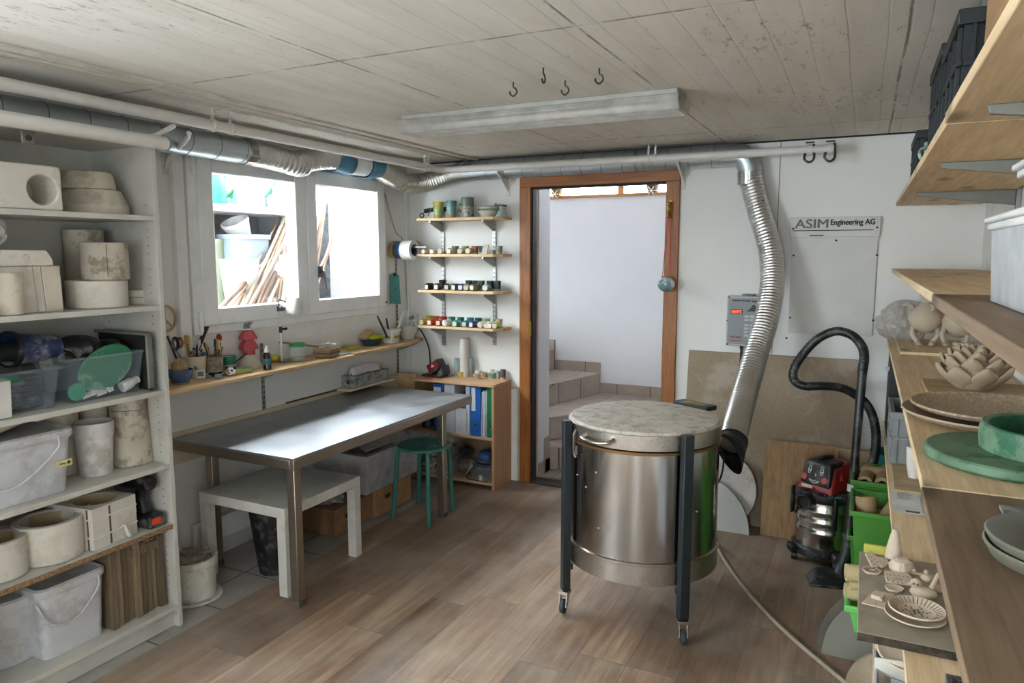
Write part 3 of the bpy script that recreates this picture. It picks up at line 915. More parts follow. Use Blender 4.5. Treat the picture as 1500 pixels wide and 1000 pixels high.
# crumpled clear bag
def bag(c, r, seed, sz=1.0, m='clear_bag'):
    rnd = random.Random(seed)
    ph = [rnd.uniform(0, 6) for _ in range(8)]
    return MB().ball(c, r, 1, 1, sz, 28, 18, wob=lambda a, zq: 1+.14*math.sin(3*a+ph[0]+zq*3)+.10*math.sin(7*a+ph[1]+4*zq)+.06*math.sin(13*a+ph[2])*math.cos(5*zq))
M_BAG = clear('clear_bag_film', '#d9dad6', .42, .25)
q = P(5, 343, x=FX-.03)
one('plastic_bag', bag((FX-.10, q.y-.02, zt2+ht+.062), .062, 3, .9), M_BAG, 'crumpled clear plastic bag on top of the moulds at the left of the second shelf', 'bag', sharp=20)

# shelf C: storage boxes
z = SZ['C']+.001
M_CLR = clear('clear_storage_plastic', '#9fb0bb', .12, .15)


def tub(name, x0, x1, y0, y1, z0, z1, m, label, cat='box', taper=.02, rim=.012, group=None, rimmat=None):
    t = thing(name, label, cat, ((x0+x1)/2, (y0+y1)/2, z0), group)
    k = taper; w_ = .003
    def quad(d, zz_, kk): return [(x0+d+kk, y0+d+kk, zz_), (x1-d-kk, y0+d+kk, zz_), (x1-d-kk, y1-d-kk, zz_), (x0+d+kk, y1-d-kk, zz_)]
    vs = quad(0, z0, k)+quad(0, z1, 0)+quad(w_, z1, 0)+quad(w_, z0+w_, k)
    fs = [(3, 2, 1, 0), (12, 13, 14, 15)]
    for b in (0, 4, 8):
        fs += [(b+i, b+(i+1) % 4, b+4+(i+1) % 4, b+4+i) for i in range(4)]
    build('body', MB().add(vs, fs), m, t, bevel=.006)
    rm = MB()
    rm.box((x0-rim, y0-rim, z1-.008), (x1+rim, y0, z1)).box((x0-rim, y1, z1-.008), (x1+rim, y1+rim, z1)).box((x0-rim, y0, z1-.008), (x0, y1, z1)).box((x1, y0, z1-.008), (x1+rim, y1, z1))
    build('rim', rm, rimmat or m, t)
    return t


bx = BX1-.045
y0_, y1_ = py(-50, 560, bx), py(91, 560, bx)
zt_ = P(60, 540, x=bx).z
tub('storage_box', -2.93, bx, y0_, y1_-.004, z, zt_, M_CLR, 'left clear plastic storage box with dark coiled contents on the third shelf')
y2_, y3_ = py(98, 560, bx), py(212, 540, bx)
zt3 = P(150, 520, x=bx).z
tub('storage_box', -2.93, bx, y2_+.006, y3_, z, zt3, M_CLR, 'right clear plastic storage box holding the green paddle on the third shelf')
BLK = mat('black_plastic', '#15171a', .45, var=.3, dirt='#c9c6bf', dirt_amt=.25, dscale=9)
DKB = mat('dark_blue_plastic', '#1d2f58', .4, dirt='#c9c9c9', dirt_amt=.4, dscale=8)
GPD = mat('green_rubber', '#2f7a57', .6, dirt='#b7c7ba', dirt_amt=.4, dscale=12)
# contents of the left box: a coil of dark hose and a blue bucket lying on top
c = Vector((bx-.15, (y0_+y1_)/2+.06, z+.005))
hz = MB()
for k in range(5):
    hz.tube([(c.x+.10*math.cos(a), c.y+.085*math.sin(a), c.z+.012+k*.021) for a in [2*PI*i/24 for i in range(24)]], .0105, 8, 1, closed=True)
one('hose_coil', hz, BLK, 'coil of dark hose inside the left clear storage box', 'hose')
q = P(60, 514, x=bx-.06)
Mb = Matrix.Translation((bx-.12, q.y+.0, zt_+.062)) @ Matrix.Rotation(1.50, 4, 'X') @ Matrix.Rotation(.12, 4, 'Y')
t = thing('bucket', 'dark blue bucket smeared with white slip lying on the left storage box', 'bucket', (bx-.12, q.y, zt_+.003))
build('body', MB().lathe([(0, -.095), (.046, -.095), (.06, .085), (.056, .085), (.043, -.088), (0, -.088)], (0, 0, 0), 26, M=Mb), DKB, t)
build('rim', MB().lathe([(.06, .07), (.066, .07), (.066, .088), (.058, .088)], (0, 0, 0), 26, M=Mb), BLK, t)
one('green_cloth', MB().ball((bx-.03, py(20, 540, bx)-.01, z+.125), .03, 1.2, 1.6, .35, wob=lambda a, zq: 1+.12*math.sin(4*a)), GPD, 'small green scrap between the storage boxes and the white lid', 'cloth')
# white lids leaning in front of the left box
q = P(4, 560, x=BX1-.012)
one('plastic_cover', MB().box((-.008, -.10, 0), (.004, .10, .13), Matrix.Translation((BX1-.022, q.y-.075, z+.001)) @ Matrix.Rotation(.08, 4, 'Y') @ Matrix.Rotation(-.0, 4, 'X')), mat('white_lid_plastic', '#c9c8c4', .4), 'white rectangular lid propped against the left storage box', 'lid', bevel=.004)
# contents of the right box
def flat(outl, x0, x1): return MB().prism([(x0, y, zz_) for y, zz_ in outl], (x1-x0, 0, 0))
ol = []
cyy, czz = (y2_+y3_)/2+.015, z+.115
for i in range(36):
    a = 2*PI*i/36
    ry_, rz_ = .115, .085
    yq = cyy+ry_*math.cos(a); zq = czz+rz_*math.sin(a)+.25*(yq-cyy)
    ol.append((yq, zq))
one('paddle', flat(ol, bx-.035, bx-.026), GPD, 'big egg-shaped green rubber paddle standing in the right storage box', 'paddle', bevel=.003)
one('tin', MB().cyl((bx-.022, y2_+.045, z+.042), (bx-.014, y2_+.045, z+.042), .033, seg=28), mat('green_white_lid', '#4d8f7b', .5), 'round pale green lid at the left corner of the right storage box', 'lid')
one('bottle', MB().lathe([(0, 0), (.022, 0), (.022, .045), (.016, .055), (.016, .075), (0, .075)], (0, 0, 0), 18, M=Matrix.Translation((bx-.03, y3_-.085, z+.026)) @ Matrix.Rotation(-1.25, 4, 'X')), mat('white_bottle', '#cfcfca', .4), 'white bottle lying in the right storage box', 'bottle')
rnd = random.Random(4)
for k in range(4):
    p_ = Vector((bx-.02, y2_+.085+.03*k, z+.012+.006*(k % 2)))
    one('paper_scrap', MB().prism([p_+Vector((0, rnd.uniform(-.02, 0), rnd.uniform(-.004, .0))), p_+Vector((0, .022, .004)), p_+Vector((-.01, .025, .022)), p_+Vector((-.004, -.01, .018))], (-.006, 0, .002)),
        mat('white_scrap', '#cfcdc6', .7), 'crumpled white scrap at the bottom of the right storage box', 'scrap', 'white scraps in the right storage box')
ph = [1.1, .4]
for k, (yy, zz_, rr, sx_2) in enumerate(((y2_+.05, z+.16, .055, 1.5), (y2_+.14, z+.185, .07, 1.35), (y3_-.045, z+.165, .06, 1.2))):
    one('boot', MB().ball((bx-.15, yy, zz_), rr, 1.3, sx_2, .8, 24, 14, wob=lambda a, zq: 1+.13*math.sin(4*a+k)+.08*math.sin(9*a+2*zq)), BLK,
        ('black rubber bundle with white smears at the left of the right storage box', 'black rubber bundle heaped behind the green paddle', 'black rubber bundle at the right end of the right storage box')[k], 'bundle', sharp=25)
one('cloth', MB().ball((bx-.2, y0_+.22, zt_+.05), .08, 1, 1.9, .6, 24, 12, wob=lambda a, zq: 1+.1*math.sin(5*a)+.06*math.sin(11*a+zq)), mat('near_black_green', '#1a2520', .8), 'dark crumpled cloth behind the blue bucket on the third shelf', 'cloth', sharp=25)
# dark tray standing on edge at the right
yr = BY1-.055
tr_ = thing('tray', 'dark grey tray standing on edge against the right side of the third shelf', 'tray', (-2.75, yr, z))
zh = P(225, 486, x=BX1-.03).z-z
build('base', MB().box((-2.93, yr-.004, z), (BX1-.02, yr+.004, z+zh)), mat('dark_tray', '#2b2d2b', .5), tr_, bevel=.012)
ed = MB()
for a, b in (((BX1-.03, yr-.025, z+.01), (BX1-.018, yr+.004, z+zh-.01)), ((-2.93, yr-.025, z+zh-.012), (BX1-.02, yr+.004, z+zh))): ed.box(a, b)
build('rim', ed, mat('grey_tray_rim', '#6f7069', .45), tr_, bevel=.005)

# shelf D: buckets
z = SZ['D']+.001
M_WPL = mat('white_bucket_plastic', '#cac9c6', .42, var=.06, dirt='#7a664c', dirt_amt=.45, dscale=7)
M_WPL2 = mat('white_bucket_plastic_cool', '#c3c5c9', .4, var=.06, dirt='#6d6054', dirt_amt=.3, dscale=6)


def rrect(hx, hy, r, k=6):
    o = []
    for sx, sy, a0 in ((1, 1, 0), (-1, 1, PI/2), (-1, -1, PI), (1, -1, 1.5*PI)):
        for i in range(k+1):
            a = a0+PI/2*i/k
            o.append((sx*(hx-r)+r*math.cos(a), sy*(hy-r)+r*math.sin(a)))
    return o


def loft(mb, rings, c):
    """closed solid through rounded-rectangle rings [(hx, hy, r, z)]"""
    n = None; vs = []; fs = []
    for (hx, hy, r, zz_) in rings:
        pts = rrect(hx, hy, r); n = len(pts)
        vs += [(c[0]+x, c[1]+y, c[2]+zz_) for x, y in pts]
    for k in range(len(rings)-1):
        fs += [(k*n+i, k*n+(i+1) % n, (k+1)*n+(i+1) % n, (k+1)*n+i) for i in range(n)]
    fs += [tuple(range(n-1, -1, -1)), tuple((len(rings)-1)*n+i for i in range(n))]
    return mb.add(vs, fs)


def square_bucket(label, c, hx, hy, h, m, lid, group=None, drop=.05):
    t = thing('square_bucket', label, 'bucket', c, group)
    if lid:
        build('body', loft(MB(), [(hx*.88, hy*.88, .03, 0), (hx*.98, hy*.98, .035, h)], c), m, t)
        build('lid', loft(MB(), [(hx*1.0, hy*1.0, .04, h-.028), (hx*1.03, hy*1.03, .04, h-.02), (hx*1.03, hy*1.03, .04, h+.002), (hx*.96, hy*.96, .035, h+.008), (hx*.9, hy*.9, .03, h+.003)], c), m, t)
    else:
        build('body', loft(MB(), [(hx*.88, hy*.88, .03, 0), (hx, hy, .04, h), (hx*.97, hy*.97, .036, h), (hx*.87, hy*.87, .03, .02)], c), m, t)
        build('collar', loft(MB(), [(hx*.99, hy*.99, .04, h-.03), (hx*1.035, hy*1.035, .042, h-.022), (hx*1.035, hy*1.035, .042, h+.003), (hx*.985, hy*.985, .038, h+.003), (hx*.975, hy*.975, .036, h-.03)], c), m, t)
    x = c[0]+hx*1.03
    build('handle', MB().tube([(c[0]+hx*.9, c[1]-hy*1.04, c[2]+h-.04), (x+.006, c[1]-hy*.75, c[2]+h-.09-drop), (x+.008, c[1]-hy*.05, c[2]+h-.09-drop*1.3), (x+.006, c[1]+hy*.62, c[2]+h-.05-drop*.3), (x, c[1]+hy*.70, c[2]+h-.012)], .004, 8, 8), m, t)
    return t


y0_, y1_ = py(-78, 680), py(117, 680)
hD = pz(640, 0, 60)-z
c = (BX1-.028-.155, (y0_+y1_)/2, z)
t = square_bucket('big lidded square white bucket with yellow sticker on the fourth shelf', c, .155, (y1_-y0_)/2, hD, M_WPL2, True)
lbq = P(94, 678, x=BX1-.03)
lm = MB().box((BX1-.032, lbq.y-.028, lbq.z-.012), (BX1-.0275, lbq.y+.028, lbq.z+.012))
lo = build('sticker', lm, mat('yellow_sticker', '#cfc58c', .6), t)
build('scribble', MB().tube([(BX1-.0272, lbq.y-.018+.0045*k, lbq.z+(.003 if k % 2 else -.003)) for k in range(6)], .0014, 6, 3).box((BX1-.0276, lbq.y+.010, lbq.z-.005), (BX1-.0266, lbq.y+.021, lbq.z+.006)), mat('ink', '#26241f', .6), lo)
cz2 = z+hD+.02
bw = thing('bowl', 'shallow cream bowl resting on the big square bucket', 'bowl', (BX1-.17, c[1]-.02, cz2))
build('body', MB().lathe([(0, .0), (.05, .0), (.13, .035), (.15, .06), (.145, .06), (.12, .036), (.05, .006), (0, .006)], (BX1-.19, c[1]-.02, cz2-.012), 36), mat('cream_plastic', '#c8c0ae', .5), bw)
one('scoop', MB().prism([(BX1-.13, c[1]+.06, cz2+.030), (BX1-.05, c[1]+.09, cz2+.028), (BX1-.05, c[1]+.24, cz2+.040), (BX1-.09, c[1]+.26, cz2+.042), (BX1-.13, c[1]+.12, cz2+.034)], (0, 0, .012)), mat('grey_lid', '#bcb6a8', .5), 'flat pale lid lying across the rims of the buckets on the fourth shelf', 'lid', bevel=.004)
cx, cy, r = ROUND(117, 167, 699, z)
h = ZT(cx, cy-r, 622)-z
t = thing('bucket', 'round white open bucket in the middle of the fourth shelf', 'bucket', (cx, cy, z))
build('body', MB().lathe([(0, 0), (r*.86, 0), (r, h*.72), (r, h), (r*.96, h), (r*.83, .01), (0, .01)], (cx, cy, z), 34), M_WPL, t)
build('collar', MB().lathe([(r*1.0, h*.70), (r*1.06, h*.74), (r*1.07, h*1.0), (r*.99, h*1.0)], (cx, cy, z), 34), M_WPL, t)
cx, cy, r = ROUND(165, 222, 684, z)
h = ZT(cx, cy-r, 603)-z
t = thing('plaster_mould', 'tall cream cylinder with separate cap at the right of the fourth shelf', 'mould', (cx, cy, z))
build('cylinder', MB().lathe([(0, 0), (r, 0), (r*.86, h), (0, h)], (cx, cy, z), 36), PL2, t, bevel=.003)
h2 = ZT(cx, cy-r, 588)-z-h
build('cap', MB().lathe([(0, 0), (r*.88, 0), (r*.87, h2), (0, h2)], (cx, cy, z+h+.001), 36), PL2, t, bevel=.003)
for u, rr in ((88, .07), (140, .06)):
    q = P(u, 620, x=-2.85)
    one('plaster_mould', MB().lathe([(0, 0), (rr, 0), (rr, .26), (0, .26)], (-2.86, q.y, z), 28), PL, f"{'wide' if u < 100 else 'narrower'} plaster drum at the back of the fourth shelf behind the {'square bucket' if u < 100 else 'round bucket'}", 'mould', bevel=.004)

# shelf E: ring moulds
z = SZ['E']+.001
def ringmould(u0, u1, vb, vt, label, m=PL3):
    cx, cy, r = ROUND(u0, u1, vb, z)
    h = ZT(cx, cy-r*.9, vt)-z
    t = thing('plaster_mould', label, 'mould', (cx, cy, z))
    build('body', MB().lathe([(0, 0), (r, 0), (r*1.01, h), (r*.78, h), (r*.72, .03), (0, .03)], (cx, cy, z), 40), m, t, bevel=.004)
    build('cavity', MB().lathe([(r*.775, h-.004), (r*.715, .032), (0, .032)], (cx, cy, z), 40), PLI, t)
    return cx, cy, r, h, t
ringmould(-42, 37, 856, 800, 'open round plaster mould at the left end of the fifth shelf')
cx, cy, r, h, t = ringmould(31, 119, 829, 772, 'open round plaster mould with pouring lip in the middle of the fifth shelf')
build('lip', MB().prism([(cx+.3*r, cy+r*.8, z+h-.03), (cx+.5*r, cy+r*.75, z+h), (cx+.35*r, cy+r*1.22, z+h+.018), (cx+.25*r, cy+r*1.2, z+h+.008)], (.012, 0, .002)), PL3, t, bevel=.002)
yq0, yq1 = py(133, 760), py(205, 760)
hE = pz(737, 0, 170)-z
s_ = (yq1-yq0)/2
c = ((BX1-.035-s_), (yq0+yq1)/2, z)
t = thing('plaster_mould', 'square banded plaster mould with a round opening, fifth shelf', 'mould', c)
RZ = Matrix.Rotation(.12, 4, 'Z')
NS = 40
def sqring(zz_, rr): return [(c[0]+math.cos(2*PI*i/NS)*rr, c[1]+math.sin(2*PI*i/NS)*rr, z+zz_) for i in range(NS)]
def sqout(zz_):
    o = []
    for i in range(NS):
        a = 2*PI*i/NS; k = s_/max(abs(math.cos(a)), abs(math.sin(a)))
        v = RZ @ Vector((math.cos(a)*k, math.sin(a)*k, 0))
        o.append((c[0]+v.x, c[1]+v.y, z+zz_))
    return o
vs = sqout(0)+sqout(hE)+sqring(hE, s_*.78)+sqring(.03, s_*.72)
fs = [tuple(range(NS-1, -1, -1)), tuple(3*NS+i for i in range(NS))]
for b in (0, NS, 2*NS): fs += [(b+i, b+(i+1) % NS, b+NS+(i+1) % NS, b+NS+i) for i in range(NS)]
build('body', MB().add(vs, fs), PL3, t, sharp=30)
Mq = Matrix.Translation(c) @ RZ
bd = MB()
for a, b in (((-s_-.002, -s_-.002, hE*.28), (s_+.002, -s_+.0, hE*.32)), ((s_, -s_-.002, hE*.28), (s_+.003, s_+.002, hE*.32)), ((s_, -s_-.002, hE*.72), (s_+.003, s_+.002, hE*.75)), ((-s_, -s_-.003, hE*.72), (s_, -s_, hE*.75))): bd.box(a, b, Mq)
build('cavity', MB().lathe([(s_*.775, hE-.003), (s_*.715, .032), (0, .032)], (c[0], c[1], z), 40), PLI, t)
build('strap', bd, mat('strap_white', '#d2cfc6', .6), t)
build('seam', MB().box((s_-.03, -s_-.0015, 0.0), (s_-.022, -s_+.001, hE*.98), Mq).box((s_-.001, -.028, .004), (s_+.0012, -.02, hE*.96), Mq), SEAMD, t)
build('strap_tail', MB().tube([Mq @ Vector((s_+.004, .02, hE*.3)), Mq @ Vector((s_+.012, .03, hE*.36)), Mq @ Vector((s_+.012, .045, hE*.12)), Mq @ Vector((s_+.01, .055, .006))], .007, 8, 5, rf=lambda t_, i: .4+1.1*t_ if t_ < .8 else 1.2), mat('strap_white', '#d2cfc6', .6), t)
for u, rr, hh in ((10, .075, .14), (95, .07, .19), (110, .06, .16)):
    q = P(u, 750, x=-2.85)
    one('plaster_mould', MB().lathe([(0, 0), (rr, 0), (rr, hh), (rr*.7, hh), (rr*.6, .03), (0, .03)], (-2.86, q.y+(.02 if u > 100 else 0), z), 30), PL, {10: 'dusky plaster mould behind the left ring mould, fifth shelf', 95: 'grey plaster mould at the back behind the middle ring mould', 110: 'narrow plaster mould beside the square banded mould at the back'}[u], 'mould', bevel=.004)
# cordless tool
q = P(222, 745, x=-2.68)
t = thing('cordless_tool', 'black cordless power tool with orange patch at the right of the fifth shelf', 'power tool', (-2.70, q.y, z))
cyt = BY1-.075
build('battery', MB().box((-2.72, cyt-.04, z), (-2.60, cyt+.04, z+.055)), BLK, t, bevel=.01)
build('grip', MB().tube([(-2.68, cyt, z+.05), (-2.70, cyt, z+.11), (-2.69, cyt, z+.16)], .026, 12), BLK, t)
build('motor', MB().cyl((-2.80, cyt, z+.18), (-2.63, cyt, z+.185), .034, .03), BLK, t, bevel=.004)
build('patch', MB().box((-2.600, cyt-.03, z+.018), (-2.5985, cyt+.012, z+.044)), mat('orange_patch', '#d2481f', .5), t)

# shelf F: lidded buckets and boards
z = SZ['F']+.001
cx, cy, r = ROUND(-62, 65, 985, z)
h = ZT(cx, cy-r*.9, 892)-z
t = thing('bucket', 'round white bucket with a flat lid at the bottom left of the bookcase', 'bucket', (cx, cy, z))
build('body', MB().lathe([(0, 0), (r*.88, 0), (r*.96, h), (0, h)], (cx, cy, z), 40), M_WPL2, t)
build('lid', MB().lathe([(0, h-.035), (r*.99, h-.035), (r*1.03, h-.02), (r*1.03, h+.004), (r*.98, h+.012), (r*.94, h+.004), (0, h+.006)], (cx, cy, z), 40), M_WPL2, t)
one('wire', MB().tube([(cx+.04+.03*math.cos(a), cy+.06+.05*math.sin(a*1.1), z+h+.012+.012*abs(math.sin(a))) for a in [i*.6 for i in range(14)]], .003, 6, 3), BLK, 'tangle of black wire on the lid of the round bucket', 'wire')
y0_, y1_ = py(66, 880), py(169, 880)
hF = pz(852, 0, 120)-z
c = (BX1-.05-.13, (y0_+y1_)/2, z)
t = square_bucket('square white lidded bucket with wire handle on the bottom shelf', c, .13, (y1_-y0_)/2, hF, M_WPL2, True, drop=.04)
for k in range(5):
    a = (c[0]-.03+.03*(k % 3), c[1]-.05+.022*k, z+hF+.010)
    one('clay_scrap', MB().ball((a[0], a[1], a[2]+.008), .018, 1.1, .9, .5, 10, 6, wob=lambda q_, zq: 1+.2*math.sin(3*q_+k)), PL, 'small scrap of dry clay on the lid of the square bottom bucket', 'scrap', 'clay scraps on the square bucket lid')
M_BRD = [wood(f'old_board_{i}', c1, c2, 'z', 1.5, .7, knots=False) for i, (c1, c2) in enumerate((('#5b4c3c', '#7a6a55'), ('#6b5c48', '#8d7b62'), ('#4e4134', '#6b5c4a')))]
yb0, yb1 = py(170, 850), BY1-.04
nb = 9
yy = yb0
for k in range(nb):
    wd = (yb1-yb0)/nb*(.93 if k % 3 else .985)
    top = P(175+k*6, 795-k*1.2, x=BX1-.06).z-(.012 if k % 2 else 0)
    dx = .006*((k*5) % 4)
    one('wooden_board', MB().box((-2.92, yy, z), (BX1-.045-dx, yy+wd, top)), M_BRD[k % 3], 'narrow wooden board standing on edge on the bottom shelf, '+ORD[k+1]+' from the square bucket', 'board', 'boards on the bottom shelf of the bookcase', bevel=.0015)
    yy += (yb1-yb0)/nb
q = P(205, 785, x=BX1-.05)
one('wooden_block', MB().box((BX1-.11, yb0+.10, z+.262), (BX1-.05, yb0+.22, z+.30)), M_BRD[0], 'short brown wooden block lying on top of the standing boards', 'block', bevel=.002)
# bucket of clay scraps on the floor beside the bookcase
bx_, by_ = -2.72, 2.20
cx, cy, r = ROUND(252, 318, 887, 0.0)
h = ZT(cx, cy-r*.9, 826)
t = thing('bucket', 'dirty white bucket of clay scraps on the floor beside the bookcase', 'bucket', (cx, cy, 0))
M_DB = mat('clay_smeared_bucket', '#c9c6bd', .5, var=.08, dirt='#8d7b5d', dirt_amt=.6, dscale=4)
build('body', MB().lathe([(0, .012), (r*.93, .012), (r, h), (r*.95, h), (r*.88, .03), (0, .03)], (cx, cy, 0), 36), M_DB, t)
build('collar', MB().lathe([(r*.99, h-.035), (r*1.06, h-.03), (r*1.06, h+.002), (r*.96, h+.002)], (cx, cy, 0), 36), M_DB, t)
one('round_tray', MB().lathe([(0, 0), (r*1.18, 0), (r*1.2, .006), (r*1.18, .011), (0, .011)], (cx, cy, 0.0), 40), M_WPL, 'round white disc lying flat under the clay scrap bucket', 'tray')
sc_ = MB(); rnd = random.Random(9)
sc_.lathe([(0, h-.06), (r*.93, h-.06), (r*.9, h-.03), (r*.5, h+.004), (0, h+.012)], (cx, cy, 0), 24)
for k in range(90):
    a, q = rnd.uniform(0, 2*PI), r*.85*math.sqrt(rnd.random())
    p_ = Vector((cx+q*math.cos(a), cy+q*math.sin(a), h+.012+.014*rnd.random()-.04*(q/r)**2))
    Mx = Matrix.Translation(p_) @ Matrix.Rotation(rnd.uniform(0, 6), 4, 'Z') @ Matrix.Rotation(rnd.uniform(-.9, .9), 4, 'X')
    sc_.box((-.02, -.009, -.003), (.02, .009, .003), Mx)
o = one('clay_scraps', sc_, mat('dry_clay', '#8a8073', .9, var=.25, scale=20), 'heap of dry grey clay scraps filling the floor bucket', 'clay', sharp=20)
o['kind'] = 'stuff'
# ------------------------------------------------------------------ steel work table
ST = metal('scratched_stainless_top', '#a9acb2', .30, var=.08, bscale=3)
_n, _l = ST.node_tree.nodes, ST.node_tree.links
_b = _n['Principled BSDF']
_t = noise(_n, _l, 1.6, 4, .55); _t.inputs['Distortion'].default_value = 3.0
_r = ramp(_n, _l, _t.outputs['Fac'], [(.36, (.36, .36, .36, 1)), (.64, (.52, .52, .52, 1))])
_l.new(_r.outputs[0], _b.inputs['Roughness'])
SL = metal('brushed_steel_frame', '#a69c90', .34, brush=(1, 1, 30), var=.08)
TX0, TX1, TY0, TY1, TZ = -3.015, -2.225, 2.345, 3.955, .70
tb = thing('work_table', 'long stainless steel work table under the window', 'table', ((TX0+TX1)/2, (TY0+TY1)/2, 0))
build('table_top', MB().box((TX0, TY0, TZ-.012), (TX1, TY1, TZ)), ST, tb, bevel=.002)
rm = MB().box((TX1-.025, TY0, TZ-.055), (TX1, TY1, TZ-.0125)).box((TX0, TY0, TZ-.055), (TX0+.025, TY1, TZ-.0125)).box((TX0+.025, TY0, TZ-.055), (TX1-.025, TY0+.025, TZ-.0125)).box((TX0+.025, TY1-.025, TZ-.055), (TX1-.025, TY1, TZ-.0125))
build('apron', rm, SL, tb, bevel=.002)
LG = .045
for x0, y0 in ((TX1-LG-.002, TY0+.002), (TX1-LG-.002, 3.60), (TX0+.06, TY0+.15), (TX0+.06, 3.60)):
    lg = build('leg', MB().box((x0, y0, 0.012), (x0+LG, y0+LG, TZ-.0555)), SL, tb, bevel=.003)
    build('foot', MB().box((x0-.001, y0-.001, 0), (x0+LG+.001, y0+LG+.001, .03)), mat('dull_foot', '#55504a', .6), lg, bevel=.002)
# backing board behind the table
one('wall_rail_board', MB().box((XL+.003, 2.03, .56), (XL+.021, YB-.03, .72)), wood('pale_board', '#bdb296', '#d3c9ae', 'y', 1, .6, knots=False), 'long pale board fixed along the wall behind the steel table', 'board', bevel=.002)
q = P(545, 556, x=XL+.07)
# low white table
M_LACK = mat('white_lacquer', '#cbc9c3', .4, var=.05, dirt='#8f8878', dirt_amt=.3, dscale=4)
lx0, lx1, ly0, ly1, lz = -2.90, -2.345, 2.40, 2.955, .432
lt = thing('side_table', 'low white square table standing under the steel table', 'table', ((lx0+lx1)/2, (ly0+ly1)/2, 0))
build('table_top', MB().box((lx0, ly0, lz-.05), (lx1, ly1, lz)), M_LACK, lt, bevel=.002)
for x, y in ((lx1-.05, ly0), (lx1-.05, ly1-.05), (lx0, ly0), (lx0, ly1-.05)):
    build('leg', MB().box((x, y, 0), (x+.05, y+.05, lz-.0505)), M_LACK, lt, bevel=.002)
# black bin with a green bag collar
cx, cy, r = ROUND(376, 424, 846, 0)
t = thing('waste_bin', 'black tapered waste bin standing under the low white table', 'bin', (cx, cy, 0))
hb = .36
cy += .02
build('body', MB().lathe([(0, 0), (r*.95, 0), (r*1.48, hb), (r*1.45, hb), (r*.92, .006), (0, .006)], (cx, cy, 0), 32), mat('black_bin_plastic', '#101214', .45, var=.3, dirt='#8f8f8f', dirt_amt=.25, dscale=16), t)
build('rim', MB().lathe([(r*1.47, hb-.012), (r*1.52, hb-.012), (r*1.52, hb+.006), (r*1.44, hb+.006)], (cx, cy, 0), 32), mat('black_bin_plastic', '#101214'), t)
one('plastic_bag', MB().lathe([(r*1.28, hb-.09), (r*1.40, hb-.02), (r*1.42, hb+.02), (r*.8, hb-.05), (0, hb-.08)], (cx, cy, 0), 40, wob=lambda a, zq: 1-.03*abs(math.sin(5*a))), mat('dark_green_bag', '#24382c', .35), 'dark green rubbish bag inside the black bin', 'bag', sharp=25)
# boxes at the wall under the table
KR = mat('cardboard', '#8d6a4a', .8, var=.12, scale=14)
KR2 = mat('light_cardboard', '#a27d58', .8, var=.12, scale=14)
def carton(label, x0, x1, y0, y1, h, m, z=0):
    t = thing('cardboard_box', label, 'box', ((x0+x1)/2, (y0+y1)/2, z))
    build('body', MB().box((x0, y0, z), (x1, y1, z+h)), m, t, bevel=.003)
    build('tape', MB().box((x0-.0006, (y0+y1)/2-.025, z+h*.4), (x1+.0008, (y0+y1)/2+.025, z+h+.0008)), mat('brown_tape', '#79593a', .35), t)
    build('hand_hole', MB().box((x1, y0+(y1-y0)*.25, z+h*.55), (x1+.001, y0+(y1-y0)*.25+.05, z+h*.7)), mat('dark_hole', '#2b2a28', .9), t)
    return t
carton('brown cardboard box nearest the white table, under the steel table', -3.0, -2.62, 3.07, 3.42, .155, KR)
carton('lighter cardboard box beside the brown one under the steel table', -3.0, -2.60, 3.425, 3.80, .165, KR2)
M_TUB = clear('frosted_storage_plastic', '#c9c8cb', .62, .4)
tub('storage_box', -3.0, -2.57, 3.30, 3.93, .168, .42, M_TUB, 'large frosted plastic storage box on the cardboard boxes under the steel table', taper=.03, rim=.02)
one('paper_roll', MB().box((-2.98, 3.34, .175), (-2.62, 3.88, .33)), mat('greyish_sheets', '#b2aca8', .7, var=.15), 'stack of pale sheets inside the large frosted storage box', 'paper', bevel=.01)
one('paper_sheet', MB().prism([(-2.62, 3.36, .425), (-2.62, 3.80, .425), (-2.85, 3.93, .50), (-2.85, 3.42, .50)], (0, 0, .003)), mat('pale_card', '#bdb7b3', .6), 'pale card sheet sticking up from the frosted storage box', 'card')
one('plastic_bag', bag((-2.74, 3.16, .158+.035), .10, 12, .35), M_BAG, 'crumpled clear plastic bag on the brown cardboard box', 'bag', sharp=20)
# white duct panel under the table by the wall
one('wall_rail', MB().box((XL+.014, 2.45, .10), (XL+.05, 3.05, .22)), M_TRIMW, 'white boxed pipe cover low on the wall behind the black bin', 'pipe cover', bevel=.004)

# ------------------------------------------------------------------ green stool
GS = mat('teal_green_stool', '#2f7065', .4, var=.06)
sx0, sy0 = -2.345, 3.575
st = thing('stool', 'round teal green metal stool with a holed seat', 'stool', (sx0, sy0, 0))
HZ = .452
seat = MB(); R1 = .158; NSEG = 48; holes = [(.072*math.cos(a), .072*math.sin(a)) for a in [2*PI*i/8+.3 for i in range(8)]]
